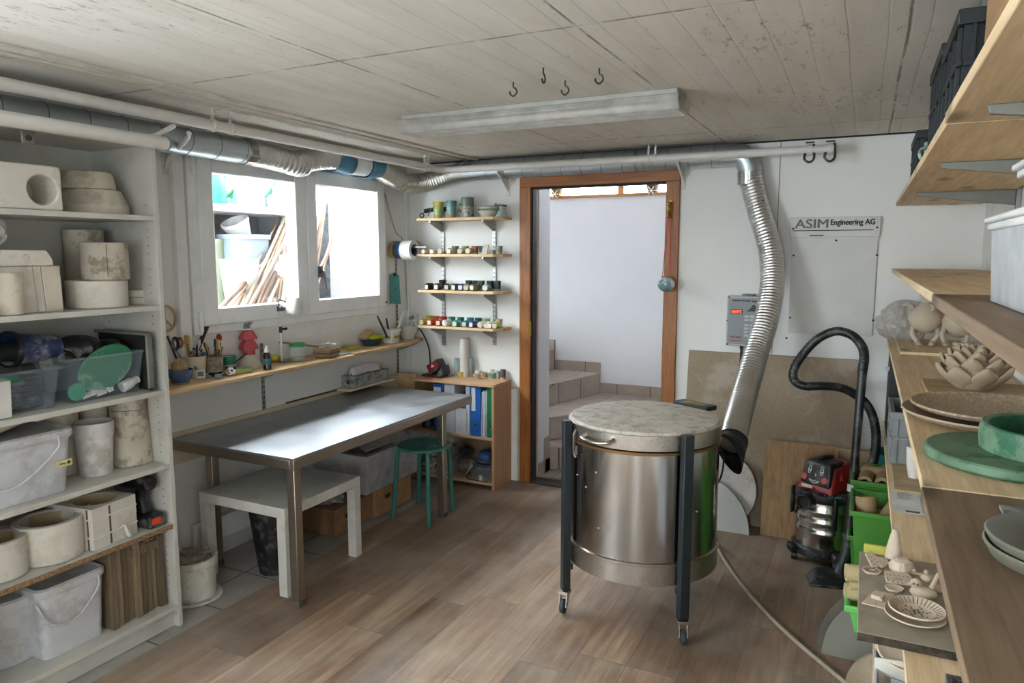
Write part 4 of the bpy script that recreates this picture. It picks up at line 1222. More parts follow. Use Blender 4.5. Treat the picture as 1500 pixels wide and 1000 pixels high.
# seat as rings with eight real round dents
def seatz(x, y):
    z = HZ-.010*(1-((x*x+y*y)/(R1*R1)))
    return z
nr, na = 26, 96
top = []
vs = []; fs = []
def inhole(x, y): return any((x-hx)**2+(y-hy)**2 < .0135**2 for hx, hy in holes)
idx = {}
for i in range(nr+1):
    r_ = R1*i/nr
    for j in range(na):
        a = 2*PI*j/na
        x, y = r_*math.cos(a), r_*math.sin(a)
        idx[i, j] = len(vs); vs.append((sx0+x, sy0+y, seatz(x, y)))
for i in range(nr):
    for j in range(na):
        k = (j+1) % na
        rc = R1*(i+.5)/nr; ac = 2*PI*(j+.5)/na
        if inhole(rc*math.cos(ac), rc*math.sin(ac)): continue
        fs.append((idx[i, j], idx[i+1, j], idx[i+1, k], idx[i, k]))
o = build('seat', MB().add(vs, fs), GS, st, solid=.006)
build('seat_rim', MB().lathe([(R1-.004, HZ-.012), (R1+.004, HZ-.012), (R1+.006, HZ-.003), (R1+.002, HZ+.003), (R1-.004, HZ+.001)], (sx0, sy0, 0), 48), GS, st)
for k, (bx_, by_) in enumerate(((-2.515, 3.478), (-2.235, 3.445), (-2.235, 3.725), (-2.505, 3.745))):
    d = Vector((bx_-sx0, by_-sy0, 0)); dn = d.normalized()
    tp = Vector((sx0, sy0, 0))+dn*.150
    build('leg', MB().tube([Vector((sx0, sy0, HZ-.022))+dn*.06, Vector((sx0, sy0, HZ-.020))+dn*.125, Vector((tp.x+dn.x*.008, tp.y+dn.y*.008, HZ-.045)), Vector((bx_, by_, .2)).lerp(Vector((tp.x, tp.y, .2)), .4), (bx_, by_, 0.002)], .0135, 12, 6), GS, st)

# ------------------------------------------------------------------ shelf on the left wall
SHZ = .985
M_PINE = wood('pine_shelf', '#b79468', '#d3b78c', 'y', 1.2, .55)
ws = thing('wall_shelf', 'long narrow pine shelf below the window', 'shelf', (XL+.1, 3.2, SHZ-.02))
ys = P(415, 512, z=SHZ).y
build('board', MB().box((XL+.004, 2.03, SHZ-.018), (-2.775, ys, SHZ)), M_PINE, ws, bevel=.002)
build('board', MB().prism([(XL+.004, ys+.004, SHZ-.018), (-2.815, ys+.004, SHZ-.018), (-2.815, 4.15, SHZ-.018), (-2.90, YB-.03, SHZ-.018), (-2.95, YB-.004, SHZ-.018), (XL+.004, YB-.004, SHZ-.018)], (0, 0, .018)), M_PINE, ws, bevel=.002)
M_SLOT = metal('zinc_upright', '#a5a5a2', .45)
M_DH = mat('dark_hole', '#2b2a28', .9)
for y in (2.985, 4.30):
    z0_, z1_ = (.70, 1.20) if y < 3.5 else (.68, 1.64)
    up = build('upright', MB().box((XL+.001, y-.012, z0_), (XL+.0035, y+.012, SHZ-.02)).box((XL+.001, y-.012, SHZ+.001), (XL+.0035, y+.012, z1_)), M_SLOT, ws)
    sl = MB(); z = z0_+.02
    while z < z1_-.03:
        if abs(z-SHZ) > .04: sl.box((XL+.0034, y-.008, z), (XL+.0042, y-.004, z+.014)).box((XL+.0034, y+.004, z), (XL+.0042, y+.008, z+.014))
        z += .03
    build('slots', sl, M_DH, up)['kind'] = 'stuff'
    build('bracket', MB().prism([(XL+.004, y-.006, SHZ-.09), (XL+.004, y-.006, SHZ-.019), (-2.87, y-.006, SHZ-.019), (-2.87, y-.006, SHZ-.028)], (0, .012, 0)), M_SLOT, ws)


def onshelf(u0, u1, vb, vt=None, z=SHZ):
    cx, cy, r = ROUND(u0, u1, vb, z)
    if cx < XL+r+.006: cx, cy = XL+r+.006, cy*(XL+r+.006)/cx
    return cx, cy, r, (ZT(cx, cy, vt)-z if vt else 0)


S = SHZ+.0005
# blue bowl with ball of twine
cx, cy, r, h = onshelf(247, 283, 565, 541)
t = thing('bowl', 'blue glazed bowl at the left end of the window shelf holding twine', 'bowl', (cx, cy, S))
build('body', MB().lathe([(0, 0), (r*.55, 0), (r*.6, .006), (r*.9, h*.5), (r, h), (r*.94, h), (r*.8, h*.45), (r*.4, .012), (0, .012)], (cx, cy, S), 32), mat('blue_glaze', '#3d5680', .25, coat=.4, var=.2), t)
build('foot_ring', MB().lathe([(r*.5, 0), (r*.62, 0), (r*.64, .008), (r*.5, .008)], (cx, cy, S), 32), mat('raw_clay_foot', '#a98c68', .8), t)
tw = MB()
for k in range(34):
    q = Matrix.Rotation(k*1.37, 3, 'Z') @ Matrix.Rotation(.5+k*.73, 3, 'X')
    rr = .034
    tw.tube([Vector((cx, cy, S+h+.014))+q @ Vector((rr*math.cos(a), rr*math.sin(a), .012*math.sin(k))) for a in [2*PI*i/14 for i in range(14)]], .0036, 6, 1, closed=True)
tw.ball((cx, cy, S+h+.014), .033)
one('twine_ball', tw, mat('jute_twine', '#a5906c', .9, var=.2, scale=60), 'ball of brown twine sitting in the blue bowl', 'twine')
# thermometer
q = P(294, 555, z=SHZ)
Mt = Matrix.Translation((q.x, q.y, S)) @ Matrix.Rotation(.75, 4, 'Z') @ Matrix.Rotation(-.18, 4, 'X')
t = thing('thermometer', 'small white square digital thermometer beside the blue bowl', 'thermometer', (q.x, q.y, S))
build('case', MB().box((-.021, 0, .002), (.021, .012, .045), Mt), mat('white_plastic', '#d8d8d6', .35), t, bevel=.003)
build('display', MB().box((-.014, -.0008, .012), (.014, .0002, .037), Mt), mat('lcd_grey', '#4a505c', .3), t)


def brushes(label, c, hz, n, seed, group, cols, lean=.35, rr=.02, Ls=(.08, .15)):
    rnd = random.Random(seed)
    out = []
    for k in range(n):
        a = 2*PI*k/n+rnd.uniform(-.3, .3)
        x, y = c[0]+rr*.5*math.cos(a), c[1]+rr*.5*math.sin(a)
        L = rnd.uniform(*Ls)
        d = Vector((math.cos(a)*lean*rnd.random(), math.sin(a)*lean*rnd.random(), 1)).normalized()
        p0 = Vector((x, y, hz-.05)); p1 = p0+d*(.05+L*.7); p2 = p0+d*(.05+L)
        col = cols[k % len(cols)]
        t = thing('brush', label.format(col[0]), 'brush', tuple(p0), group)
        build('handle', MB().cyl(p0, p1, .0035, .0045, 8), col[1], t)
        build('bristles', MB().cyl(p1, p2, .006, .004, 10), col[2], t)
        out.append(t)
    return out


# cream cup of brushes
cx, cy, r, h = onshelf(271, 303, 553, 521)
t = thing('cup', 'cream cup painted with a green bird, full of brushes, second vessel on the window shelf', 'cup', (cx, cy, S))
CRM = mat('cream_glaze', '#bdb19a', .35, coat=.2)
build('body', MB().lathe([(0, 0), (r*.80, 0), (r, h), (r*.94, h), (r*.75, .006), (0, .006)], (cx, cy, S), 30), CRM, t)
vd = Vector((-cx, -cy, 0)).normalized(); sd = Vector((-vd.y, vd.x, 0))
bp = Vector((cx, cy, S+h*.5))+vd*(r*.93)
bd = MB().ball(bp+sd*.0, .011, .35, .8, 1.2, 12, 8)
build('bird_motif', bd, mat('green_motif', '#2c7d69', .4), t)
build('leaf_motif', MB().ball(bp+sd*.012+Vector((0, 0, -.006))-vd*.002, .006, .5, .9, 1.2, 10, 6), mat('pink_motif', '#c08a7c', .4), t)
WB = mat('wood_handle', '#a07a4c', .5); BB = mat('dark_bristle', '#2b2622', .8); TEAL = mat('teal_plastic', '#1f7f92', .4); YB_ = mat('yellow_bristle', '#c9bb70', .7)
cup1 = (cx, cy, S+h, r)
# scissors with red-black grip
q = Vector((cx, cy, S+h))
t = thing('scissors', 'black scissors with a red patch standing at the left of the cream cup', 'scissors', (cx-.02, cy-.04, S+h-.03))
pb = P(257, 503, x=cx+.012)
build('grip', MB().tube([pb+Vector((.019*math.cos(a), .0, .027*math.sin(a))) for a in [2*PI*i/12 for i in range(12)]], .008, 8, 2, closed=True), BLK, t)
build('grip', MB().tube([pb+Vector((.024+.014*math.cos(a), .008, .006+.022*math.sin(a))) for a in [2*PI*i/12 for i in range(12)]], .006, 8, 2, closed=True), mat('red_grip', '#a5392f', .45), t)
build('blade', MB().cyl(pb+Vector((0, 0, -.028)), (cx-.006, cy-.012, S+.02), .006, .003, 8), M_ALU, t)
t = thing('flat_brush', 'pale yellow flat brush in the cream cup', 'brush', (cx, cy, S+h))
pa = P(274, 496, x=cx+.004)
build('handle', MB().cyl((cx-.01, cy-.01, S+.02), pa+Vector((0, 0, -.02)), .006, .009, 10), WB, t)
build('bristles', MB().box((pa.x-.016, pa.y-.006, pa.z-.025), (pa.x+.016, pa.y+.006, pa.z+.016)), YB_, t, bevel=.003)
t = thing('putty_knife', 'dark brown paddle with pale edge rising above the cream cup', 'paddle', (cx, cy, S+h))
pt, pm = P(303, 478, x=cx-.004), P(292, 505, x=cx)
dd = (pt-pm).normalized(); ss = Vector((1, 0, 0)); ss = (ss-dd*ss.dot(dd)).normalized(); nn = dd.cross(ss)
Mk = Matrix((ss, nn, dd)).transposed().to_4x4(); Mk.translation = pm
build('blade', MB().box((-.016, -.003, -.03), (.016, .003, (pt-pm).length), Mk), mat('plum_brown', '#33232a', .5), t, bevel=.003)
build('handle', MB().cyl(pm+dd*-.03, (cx, cy, S+.03), .007, .006, 10), BLK, t)
t = thing('spatula', 'white plastic spatula in the cream cup', 'spatula', (cx, cy, S+h))
pw = P(292, 497, x=cx+.012)
build('blade', MB().box((pw.x-.004, pw.y-.009, S+h+.0), (pw.x, pw.y+.009, pw.z)), mat('white_plastic', '#d8d8d6', .35), t, bevel=.004)
build('handle', MB().cyl((cx, cy, S+.02), (pw.x-.002, pw.y, S+h+.004), .004), mat('white_plastic', '#d8d8d6'), t)
brushes('small brush with {} handle in the cream cup', (cx, cy), S+h, 7, 5, 'brushes in the cream cup', [('wooden', WB, BB), ('teal', TEAL, YB_), ('pale green', mat('pale_green_handle', '#9fb98a', .5), BB)], .5, .026, (.02, .05))
t = thing('ribbon_tool', 'blue loop handled tool in the cream cup', 'tool', (cx+.02, cy, S+h))
pl = P(299, 520, x=cx+.015)
build('loop', MB().tube([pl+Vector((.012*math.cos(a), 0, .012*math.sin(a))) for a in [2*PI*i/12 for i in range(12)]], .005, 8, 2, closed=True), TEAL, t)
build('stem', MB().cyl(pl+Vector((0, 0, -.012)), (cx+.01, cy+.008, S+.03), .004), TEAL, t)
# dark stick leaning on the wall
a, b = P(263, 530, x=-2.98), P(245, 492, x=-3.02)
one('stick', MB().cyl(a+Vector((0, 0, -.02)), b, .006, .005, 10), mat('dark_stick', '#2f2f2e', .5), 'thin dark stick leaning behind the twine ball on the window shelf', 'stick')
# tall ribbed pot of brushes
cx, cy, r, h = onshelf(303, 327, 552, 521)
t = thing('pot', 'grey carved pot with dark base holding brushes on the window shelf', 'pot', (cx, cy, S))
build('body', MB().lathe([(0, h*.2), (r*.97, h*.2), (r, h*.25), (r*1.02, h*.9), (r*.98, h), (r*.9, h), (r*.9, h*.25), (0, h*.25)], (cx, cy, S), 44, wob=lambda a, zq: 1+.03*math.sin(22*a+5*zq/.1)), mat('grey_carved_clay', '#8d8271', .7, var=.35, scale=40), t)
build('base', MB().lathe([(0, 0), (r*.93, 0), (r*1.0, h*.22), (0, h*.22)], (cx, cy, S), 36), mat('dark_teal_glaze', '#1c2c30', .25), t)
build('rim', MB().lathe([(r*.92, h*.97), (r*1.04, h*.97), (r*1.03, h*1.02), (r*.92, h*1.02)], (cx, cy, S), 36), mat('dark_brown_glaze', '#4d443a', .4), t)
brushes('brush with {} handle in the grey carved pot', (cx, cy), S+h, 9, 8, 'brushes in the grey carved pot', [('black', BLK, BB), ('wooden', WB, WB), ('dark blue', DKB, BB)], .45, .03, (.045, .09))
t = thing('flat_brush', 'broad pale yellow brush in the grey carved pot', 'brush', (cx, cy, S+h))
pa = P(318, 503, x=cx+.006)
build('handle', MB().cyl((cx, cy, S+.03), (pa.x, pa.y, pa.z-.025), .005), WB, t)
build('bristles', MB().box((pa.x-.015, pa.y-.006, pa.z-.03), (pa.x+.015, pa.y+.006, pa.z+.022)), YB_, t, bevel=.003)
t = thing('rubber_kidney', 'red rubber scraper at the back of the grey carved pot', 'scraper', (cx, cy, S+h))
pa = P(321, 494, x=cx-.006)
build('pad', MB().ball(pa, .020, 1, .35, .95), mat('red_rubber', '#a02a2c', .5), t)
build('stem', MB().cyl(pa+Vector((0, 0, -.015)), (cx, cy+.005, S+.03), .004), WB, t)
# green torn-edge cup with panda head in front
cx, cy, r, h = onshelf(326, 346, 545, 522)
t = thing('cup', 'white cup with green jagged glaze behind the panda head', 'cup', (cx, cy, S))
build('body', MB().lathe([(0, 0), (r*.8, 0), (r, h*.7), (r, h), (r*.92, h), (r*.75, .006), (0, .006)], (cx, cy, S), 28), mat('white_glaze', '#c4beb2', .35), t)
build('glaze_band', MB().lathe([(r*1.0, h*.50), (r*1.02, h*.6), (r*1.03, h*1.04), (r*.92, h*1.02)], (cx, cy, S), 36, wob=lambda a, zq: 1), mat('emerald_glaze', '#1f7a5f', .3, var=.2), t)
one('tool', MB().cyl((cx, cy, S+.02), P(363, 516, x=cx+.01), .003, .004, 8), BLK, 'black handled needle tool leaning in the green glazed cup', 'tool')
cx, cy, r, h = onshelf(330, 347, 551, 538)
t = thing('figurine', 'small white animal head figurine with black ears lying on the window shelf', 'figurine', (cx, cy, S))
WG = mat('white_gloss_glaze', '#d5d2ca', .25, coat=.3)
pd = Vector((.5, -.8, 0)).normalized(); ps = Vector((.8, .5, 0)).normalized()
hc = Vector((cx, cy, S+.021))
build('head', MB().ball(hc, .025, 1, 1, .82).ball(hc+pd*.022+Vector((0, 0, -.006)), .014, 1, 1, .8), WG, t)
for s in (-1, 1):
    build('ear', MB().ball(hc+ps*(s*.019)+Vector((0, 0, .017)), .009), mat('black_glaze', '#16161a', .3), t)
    build('eye', MB().ball(hc+ps*(s*.010)+pd*.018+Vector((0, 0, .006)), .006), mat('black_glaze', '#16161a'), t)
build('nose', MB().ball(hc+pd*.036+Vector((0, 0, -.003)), .005), mat('black_glaze', '#16161a'), t)
# grey clip and bird
q = P(305, 553, z=SHZ)
one('clip', MB().cyl((q.x-.02, q.y-.01, S+.012), (q.x+.022, q.y-.002, S+.007), .007, .006).cyl((q.x-.022, q.y-.012, S+.016), (q.x-.014, q.y+.012, S+.016), .007), mat('grey_clay', '#99958c', .7), 'small grey clay peg lying beside the thermometer', 'peg')
cx, cy, r, h = onshelf(313, 328, 556, 546)
t = thing('figurine', 'tiny pale blue bird figurine at the front of the window shelf', 'figurine', (cx, cy, S))
BLG = mat('pale_blue_glaze', '#82a0a8', .3, var=.2)
build('body', MB().ball((cx, cy, S+.012), .014, 1.1, 1.3, .85).cyl((cx-.006, cy+.014, S+.014), (cx+.002, cy+.030, S+.026), .006, .003, 8), BLG, t)
build('head', MB().ball((cx+.002, cy-.016, S+.018), .009).cyl((cx+.004, cy-.023, S+.018), (cx+.008, cy-.034, S+.016), .003, .0005, 6), BLG, t)
# pink cone moulds on a pale cone
cx, cy, r, h = onshelf(351, 386, 541, 512)
cx -= .02; cy += .005
PINK = mat('pink_mould', '#b3494f', .6, var=.2, scale=20)
t = thing('mould_stack', 'stack of two pink cones on a pale cone base on the window shelf', 'mould', (cx, cy, S))
zc = lambda v: ZT(cx, cy, v)
build('base_cone', MB().lathe([(0, 0), (r*1.06, 0), (r*1.02, .01), (r*.52, zc(519)-S), (0, zc(519)-S)], (cx, cy, S), 28), mat('pale_cone', '#c3bba9', .7), t)
z1 = zc(519)
build('lower_pink_cone', MB().lathe([(0, 0), (r*.52, 0), (r*.52, zc(512)-z1), (r*.80, zc(511)-z1), (r*.78, zc(506)-z1), (r*.45, zc(498)-z1), (0, zc(498)-z1)], (cx, cy, z1), 10), PINK, t, sharp=20)
z1 = zc(498)
build('upper_pink_cone', MB().lathe([(0, 0), (r*.42, 0), (r*.42, zc(497)-z1), (r*.76, zc(496)-z1), (r*.73, zc(493)-z1), (r*.40, zc(484)-z1), (0, zc(483)-z1)], (cx, cy, z1), 10), PINK, t, sharp=20)
# sponge with green note
q0, q1 = P(352, 548, z=SHZ), P(384, 539, z=SHZ)
sp_ = thing('notepad_block', 'yellow brown paper block with a green sheet on top before the pink cones', 'paper block', (q0.x, q0.y, S))
Mp = Matrix.Translation((q0.x-.03, q0.y+.035, S)) @ Matrix.Rotation(-.3, 4, 'Z')
build('block', MB().box((-.032, -.045, 0), (.03, .045, .022), Mp), mat('mustard_paper', '#a8965a', .8), sp_, bevel=.001)
build('sheet', MB().box((-.034, -.047, .0222), (.032, .047, .0235), Mp), mat('green_paper', '#5fae74', .7), sp_)
# amber bottle, lemon
cx, cy, r, h = onshelf(386, 398, 542, 516)
t = thing('bottle', 'small amber glass bottle with white cap on the window shelf', 'bottle', (cx, cy, S))
build('body', MB().lathe([(0, 0), (r, 0), (r, h*.85), (r*.55, h), (0, h)], (cx, cy, S), 22), mat('amber_glass', '#2e1710', .15, coat=.5), t)
build('label_band', MB().lathe([(r*1.02, h*.3), (r*1.02, h*.65)], (cx, cy, S), 22), mat('teal_label', '#2c7078', .5), t)
build('cap', MB().lathe([(0, 0), (r*.55, 0), (r*.5, .018), (r*.3, .026), (r*.25, .034), (0, .034)], (cx, cy, S+h), 18), mat('white_plastic', '#d8d8d6'), t)
cx, cy, r, h = onshelf(399, 409, 531, 518)
t = thing('lemon', 'bright yellow lemon-shaped bottle lying behind the amber bottle', 'lemon', (cx, cy, S))
build('body', MB().ball((cx-.01, cy+.01, S+.022), .021, 1, 1.3, 1), mat('lemon_yellow', '#b7a51e', .4, bmp=.1), t)
build('cap', MB().cyl((cx-.008, cy+.034, S+.020), (cx-.007, cy+.048, S+.019), .007), BLK, t)
# clamp lamp
q = P(415, 531, z=SHZ)
lx, ly = q.x-.03, q.y+.02
t = thing('desk_lamp', 'white desk lamp with cylinder shade on the window shelf', 'lamp', (lx, ly, S))
WLP = mat('white_lamp_metal', '#dad9d6', .35)
build('base', MB().box((lx-.04, ly-.045, S), (lx+.045, ly+.06, S+.005)), M_ALU, t, bevel=.002)
ztop = ZT(lx, ly, 452)
build('pole', MB().cyl((lx, ly, S+.005), (lx, ly, ztop), .0075), WLP, t)
build('joint', MB().cyl((lx+.001, ly-.015, ztop), (lx+.001, ly+.015, ztop), .014).box((lx-.006, ly-.01, ztop-.012), (lx+.012, ly+.028, ztop+.004)), BLK, t)
build('joint', MB().cyl((lx, ly, ZT(lx, ly, 487)), (lx, ly, ZT(lx, ly, 478)), .0095).cyl((lx, ly+.005, ZT(lx, ly, 482)), (lx+.006, ly+.035, ZT(lx, ly, 482)), .006).ball((lx+.006, ly+.037, ZT(lx, ly, 482)), .008), BLK, t)
hc = P(431, 448, x=lx+.03)
Ml = Matrix.Translation(hc) @ Matrix.Rotation(-.10, 4, 'X')
rl = 11.3*MP(hc)
sh_ = build('lamp_shade', MB().lathe([(rl*.94, -.046), (rl, -.040), (rl, .034), (rl*.8, .049), (0, .052), (0, .046), (rl*.75, .043), (rl*.92, .03), (rl*.92, -.046)], (0, 0, 0), 32, M=Ml), WLP, t)
build('bulb', MB().ball((hc.x+.0, hc.y-.006, hc.z-.050), .016), mat('frosted_bulb', '#d8d4c8', .3), sh_)
build('arm', MB().tube([(lx, ly, ztop), (lx-.01, ly+.005, ztop+.05), hc+Vector((-.01, -.02, .01))], .004, 8), BLK, t)
# glass jar with green lid
cx, cy, r, h = onshelf(424, 448, 530, 507)
t = thing('jar', 'glass jar with green lid and yellow liquid on the window shelf', 'jar', (cx, cy, S))
build('glass', MB().lathe([(0, 0), (r*.92, 0), (r*.95, .006), (r*.95, h*.9), (r*.9, h), (r*.86, h), (r*.9, h*.88), (r*.9, .008), (0, .008)], (cx, cy, S), 32), clear('jar_glass', '#cfd6d0', .22, .06), t)
build('liquid', MB().lathe([(0, .009), (r*.89, .009), (r*.89, h*.28), (0, h*.28)], (cx, cy, S), 28), mat('olive_liquid', '#8c8a3e', .2), t)
build('lid', MB().lathe([(0, h), (r*.98, h), (r*.98, h+.014), (r*.9, h+.018), (0, h+.018)], (cx, cy, S), 32), mat('green_lid', '#2f8b4a', .4), t)
# long stick lying behind jar to basket
a, b = P(409, 501, x=XL+.06), P(470, 508, x=XL+.10)
one('wooden_stick', MB().cyl(a, b, .005, .006, 8), mat('grey_stick', '#8f857a', .6), 'long thin stick lying behind the green lidded jar', 'stick')
# basket with crumpled papers
cx, cy, r, h = onshelf(464, 494, 525, 510)
t = thing('basket', 'small brown square basket of paper tags on the window shelf', 'basket', (cx, cy, S))
Mb2 = Matrix.Translation((cx, cy, S)) @ Matrix.Rotation(.15, 4, 'Z')
mb = MB()
for k, (w_, zz_) in enumerate(((.85, .004), (1, h))):
    pass
mb.hexa([Mb2 @ Vector(v) for v in ((-r*.8, -r*.85, .004), (r*.8, -r*.85, .004), (r*.8, r*.85, .004), (-r*.8, r*.85, .004), (-r*.95, -r, h), (r*.95, -r, h), (r*.95, r, h), (-r*.95, r, h))])
build('body', mb, mat('brown_basket', '#8b7558', .8, var=.25, scale=50, bmp=.3), t, bevel=.003)
build('band', MB().hexa([Mb2 @ Vector(v) for v in ((-r*.87, -r*.94, h*.45), (r*.87, -r*.94, h*.45), (r*.87, r*.94, h*.45), (-r*.87, r*.94, h*.45), (-r*.92, -r*.98, h*.62), (r*.92, -r*.98, h*.62), (r*.92, r*.98, h*.62), (-r*.92, r*.98, h*.62))]), mat('dark_basket_band', '#5c4a36', .8), t)
rnd = random.Random(21)
for sx_2 in (-.9, .9):
    for sy_2 in (-.8, .8): build('foot', MB().ball(Mb2 @ Vector((r*sx_2*.8, r*sy_2, .004)), .004, sz=.9), BLK, t)
for k in range(16):
    Mx = Mb2 @ Matrix.Translation((rnd.uniform(-r*.75, r*.75), rnd.uniform(-r*.8, r*.8), h+.008+.03*rnd.random())) @ Matrix.Rotation(rnd.uniform(0, 6), 4, 'Z') @ Matrix.Rotation(rnd.uniform(-1.2, 1.2), 4, 'X')
    one('paper_tag', MB().box((-.018, -.008, -.0008), (.018, .008, .0008), Mx), mat('off_white_paper', '#cfc9bd', .8), 'off-white curled paper tag heaped in the small brown basket', 'tag', 'paper tags in the brown basket')
# grey note pad, yellow sheets
q = P(506, 520, z=SHZ)
one('notebook', MB().box((-.04, -.05, 0), (.035, .05, .008), Matrix.Translation((q.x-.03, q.y+.01, S)) @ Matrix.Rotation(.2, 4, 'Z')), mat('grey_cover', '#8f9092', .5), 'grey notebook lying right of the brown basket', 'notebook', bevel=.001)
q = P(520, 512, z=SHZ)
for k, (c_, lb_) in enumerate((('#b5b02c', 'lowest bright yellow cloth sheet in the small pile on the window shelf'), ('#c4bf8a', 'pale yellow folded sheet in the middle of the small pile'), ('#c0a95e', 'tan folded sheet on top of the small pile'))):
    one('cloth_sheet', MB().box((-.05+.006*k, -.075+.015*k, .0), (.045-.004*k, .07-.008*k, .006), Matrix.Translation((q.x-.045, q.y+.02, S+.0065*k)) @ Matrix.Rotation(.1-.15*k, 4, 'Z')), mat('sheet_'+c_[1:], c_, .8), lb_, 'cloth', bevel=.002)
# blue dish with yellow cloth and sponge
cx, cy, r, h = onshelf(531, 565, 506, 497)
cx -= .02
t = thing('dish', 'dark blue green dish holding a yellow cloth and a sponge', 'dish', (cx, cy, S))
build('body', MB().lathe([(0, 0), (r*.7, 0), (r*.95, h), (r, h*1.15), (r*.93, h*1.1), (r*.68, .006), (0, .006)], (cx, cy, S), 30, sx=.8, sy=1.15), mat('dark_teal_dish', '#2a4048', .35), t)
one('sponge', MB().box((-.03, -.05, 0), (.03, .05, .03), Matrix.Translation((cx-.03, cy-.01, S+h+.018)) @ Matrix.Rotation(.45, 4, 'X')), mat('tan_sponge', '#b79f76', .9, bmp=.4), 'tan sponge block resting on the edge of the dark dish', 'sponge', bevel=.006)
one('cloth', MB().ball((cx+.02, cy+.02, S+h+.012), .05, .7, 1.5, .35, 24, 12, wob=lambda a, zq: 1+.12*math.sin(4*a)+.06*math.sin(9*a)), mat('neon_yellow_cloth', '#b9bd22', .8), 'neon yellow cloth draped over the dark dish', 'cloth', sharp=25)
# white bucket of pens
cx, cy, r, h = onshelf(562, 585, 503, 482)
t = thing('pen_bucket', 'small white rectangular bucket of pens near the corner of the window shelf', 'bucket', (cx, cy, S))
build('body', loft(MB(), [(r*.7, r*.85, .008, 0), (r*.8, r*.95, .010, h), (r*.75, r*.9, .009, h), (r*.65, r*.8, .007, .006)], (cx, cy, S)), WLP, t)
build('collar', loft(MB(), [(r*.82, r*.98, .010, h*.80), (r*.86, r*1.02, .010, h*.84), (r*.86, r*1.02, .010, h*1.02), (r*.8, r*.97, .009, h*1.02)], (cx, cy, S)), WLP, t)
vd = Vector((-cx, -cy, 0)).normalized()
build('label_strip', MB().box((cx+r*.80, cy-r*.5, S+h*.35), (cx+r*.80+.0012, cy+r*.6, S+h*.55)).box((cx-r*.3, cy-r*.95-.001, S+h*.35), (cx+r*.5, cy-r*.94, S+h*.55)), mat('lime_label', '#9aa13c', .6), t)
for (u, v, c_, lb_) in ((553, 463, '#33363a', 'grey marker leaning left in the small white bucket'), (566, 466, '#24406b', 'blue marker in the small white bucket'), (592, 455, '#c9c9c7', 'white ruler leaning right in the small white bucket')):
    p1 = P(u, v, x=cx+.005)
    p0 = Vector((cx, cy+(p1.y-cy)*.2, S+.02))
    if u > 590: one('ruler', MB().cyl(p0, p1, .009, .009, 6), mat('pen_'+c_[1:], c_, .4), lb_, 'ruler')
    else:
        t2 = thing('marker', lb_, 'pen', tuple(p0))
        build('barrel', MB().cyl(p0, p0.lerp(p1, .75), .007), mat('pen_'+c_[1:], c_, .4), t2)
        build('cap', MB().cyl(p0.lerp(p1, .75), p1, .0065, .005), BLK, t2)
# white mortar with pestle
cx, cy, r, h = onshelf(588, 620, 496, 476)
cx -= .02; cy -= .03
t = thing('mortar', 'white ceramic mortar bowl in the corner of the window shelf', 'mortar', (cx, cy, S))
build('bowl', MB().lathe([(0, 0), (r*.6, 0), (r*.64, .01), (r*.92, h*.55), (r, h), (r*.9, h), (r*.8, h*.5), (r*.3, .015), (0, .015)], (cx, cy, S), 32), WG, t)
one('pestle', MB().tube([(cx, cy, S+.03), (cx-.03, cy-.03, S+h+.012), (cx-.05, cy-.06, S+h+.03)], .012, 12, 5, rf=lambda q_, i: 1.2-.4*q_), WG, 'white pestle resting in the mortar bowl', 'pestle')
# cable and socket in the corner
q = P(607, 468, x=XL+.02)
t = thing('wall_socket', 'white wall socket with plugs in the left corner above the mortar', 'socket', (XL, 4.36, 1.0))
build('box', MB().box((-3.0, YB-.05, q.z-.05), (-2.95, YB-.001, q.z+.05)), WLP, t, bevel=.004)
build('plug', MB().cyl((-2.975, YB-.05, q.z-.02), (-2.975, YB-.085, q.z-.025), .018), WLP, t)
build('plug', MB().cyl((-2.975, YB-.05, q.z+.025), (-2.975, YB-.08, q.z+.022), .014), mat('grey_plug', '#8d8b86', .5), t)
# wooden ring and elephant
q = P(243, 467, x=XL+.02)
t = thing('peace_sign', 'wooden peace symbol ring hanging on the wall beside the bookcase', 'ornament', (XL+.02, q.y, q.z))
R_ = 20.5*MP(q)
WR = mat('light_ply_ring', '#b19a74', .6)
build('ring', MB().lathe([(R_*.86, -.006), (R_, -.006), (R_, .006), (R_*.86, .006), (R_*.86, -.006)], (0, 0, 0), 44, M=Matrix.Translation((XL+.012, q.y, q.z)) @ Matrix.Rotation(PI/2, 4, 'Y')), WR, t)
br = MB()
for a in (PI/2, -PI/2, -PI/2+.75, -PI/2-.75):
    br.cyl((XL+.012, q.y, q.z), (XL+.012, q.y+R_*.9*math.cos(a), q.z+R_*.9*math.sin(a)), .006, seg=8)
build('spokes', br, WR, t)
q = P(364, 477, x=XL+.065)
t = thing('figurine', 'grey elephant figurine standing on the lower window frame', 'figurine', (XL+.05, q.y, 1.19))
GE = mat('grey_elephant', '#7d7d7b', .6)
zb = q.z-.016
build('body', MB().ball((XL+.05, q.y, zb+.018), .012, .7, 1.5, .9).ball((XL+.05, q.y+.024, zb+.024), .009, .8, 1, 1.1), GE, t)
build('trunk', MB().tube([(XL+.05, q.y+.030, zb+.025), (XL+.05, q.y+.038, zb+.027), (XL+.05, q.y+.043, zb+.033)], .003, 8), GE, t)
for dx, dy in ((-.004, -.012), (.004, -.010), (-.004, .014), (.004, .016)):
    build('leg', MB().cyl((XL+.05+dx, q.y+dy, zb), (XL+.05+dx, q.y+dy, zb+.018), .0045), GE, t)
one('sill_strip', MB().box((XL+.035, q.y-.03, zb-.006), (XL+.062, q.y+.05, zb)), M_PVC, 'narrow white ledge under the elephant figurine', 'ledge')
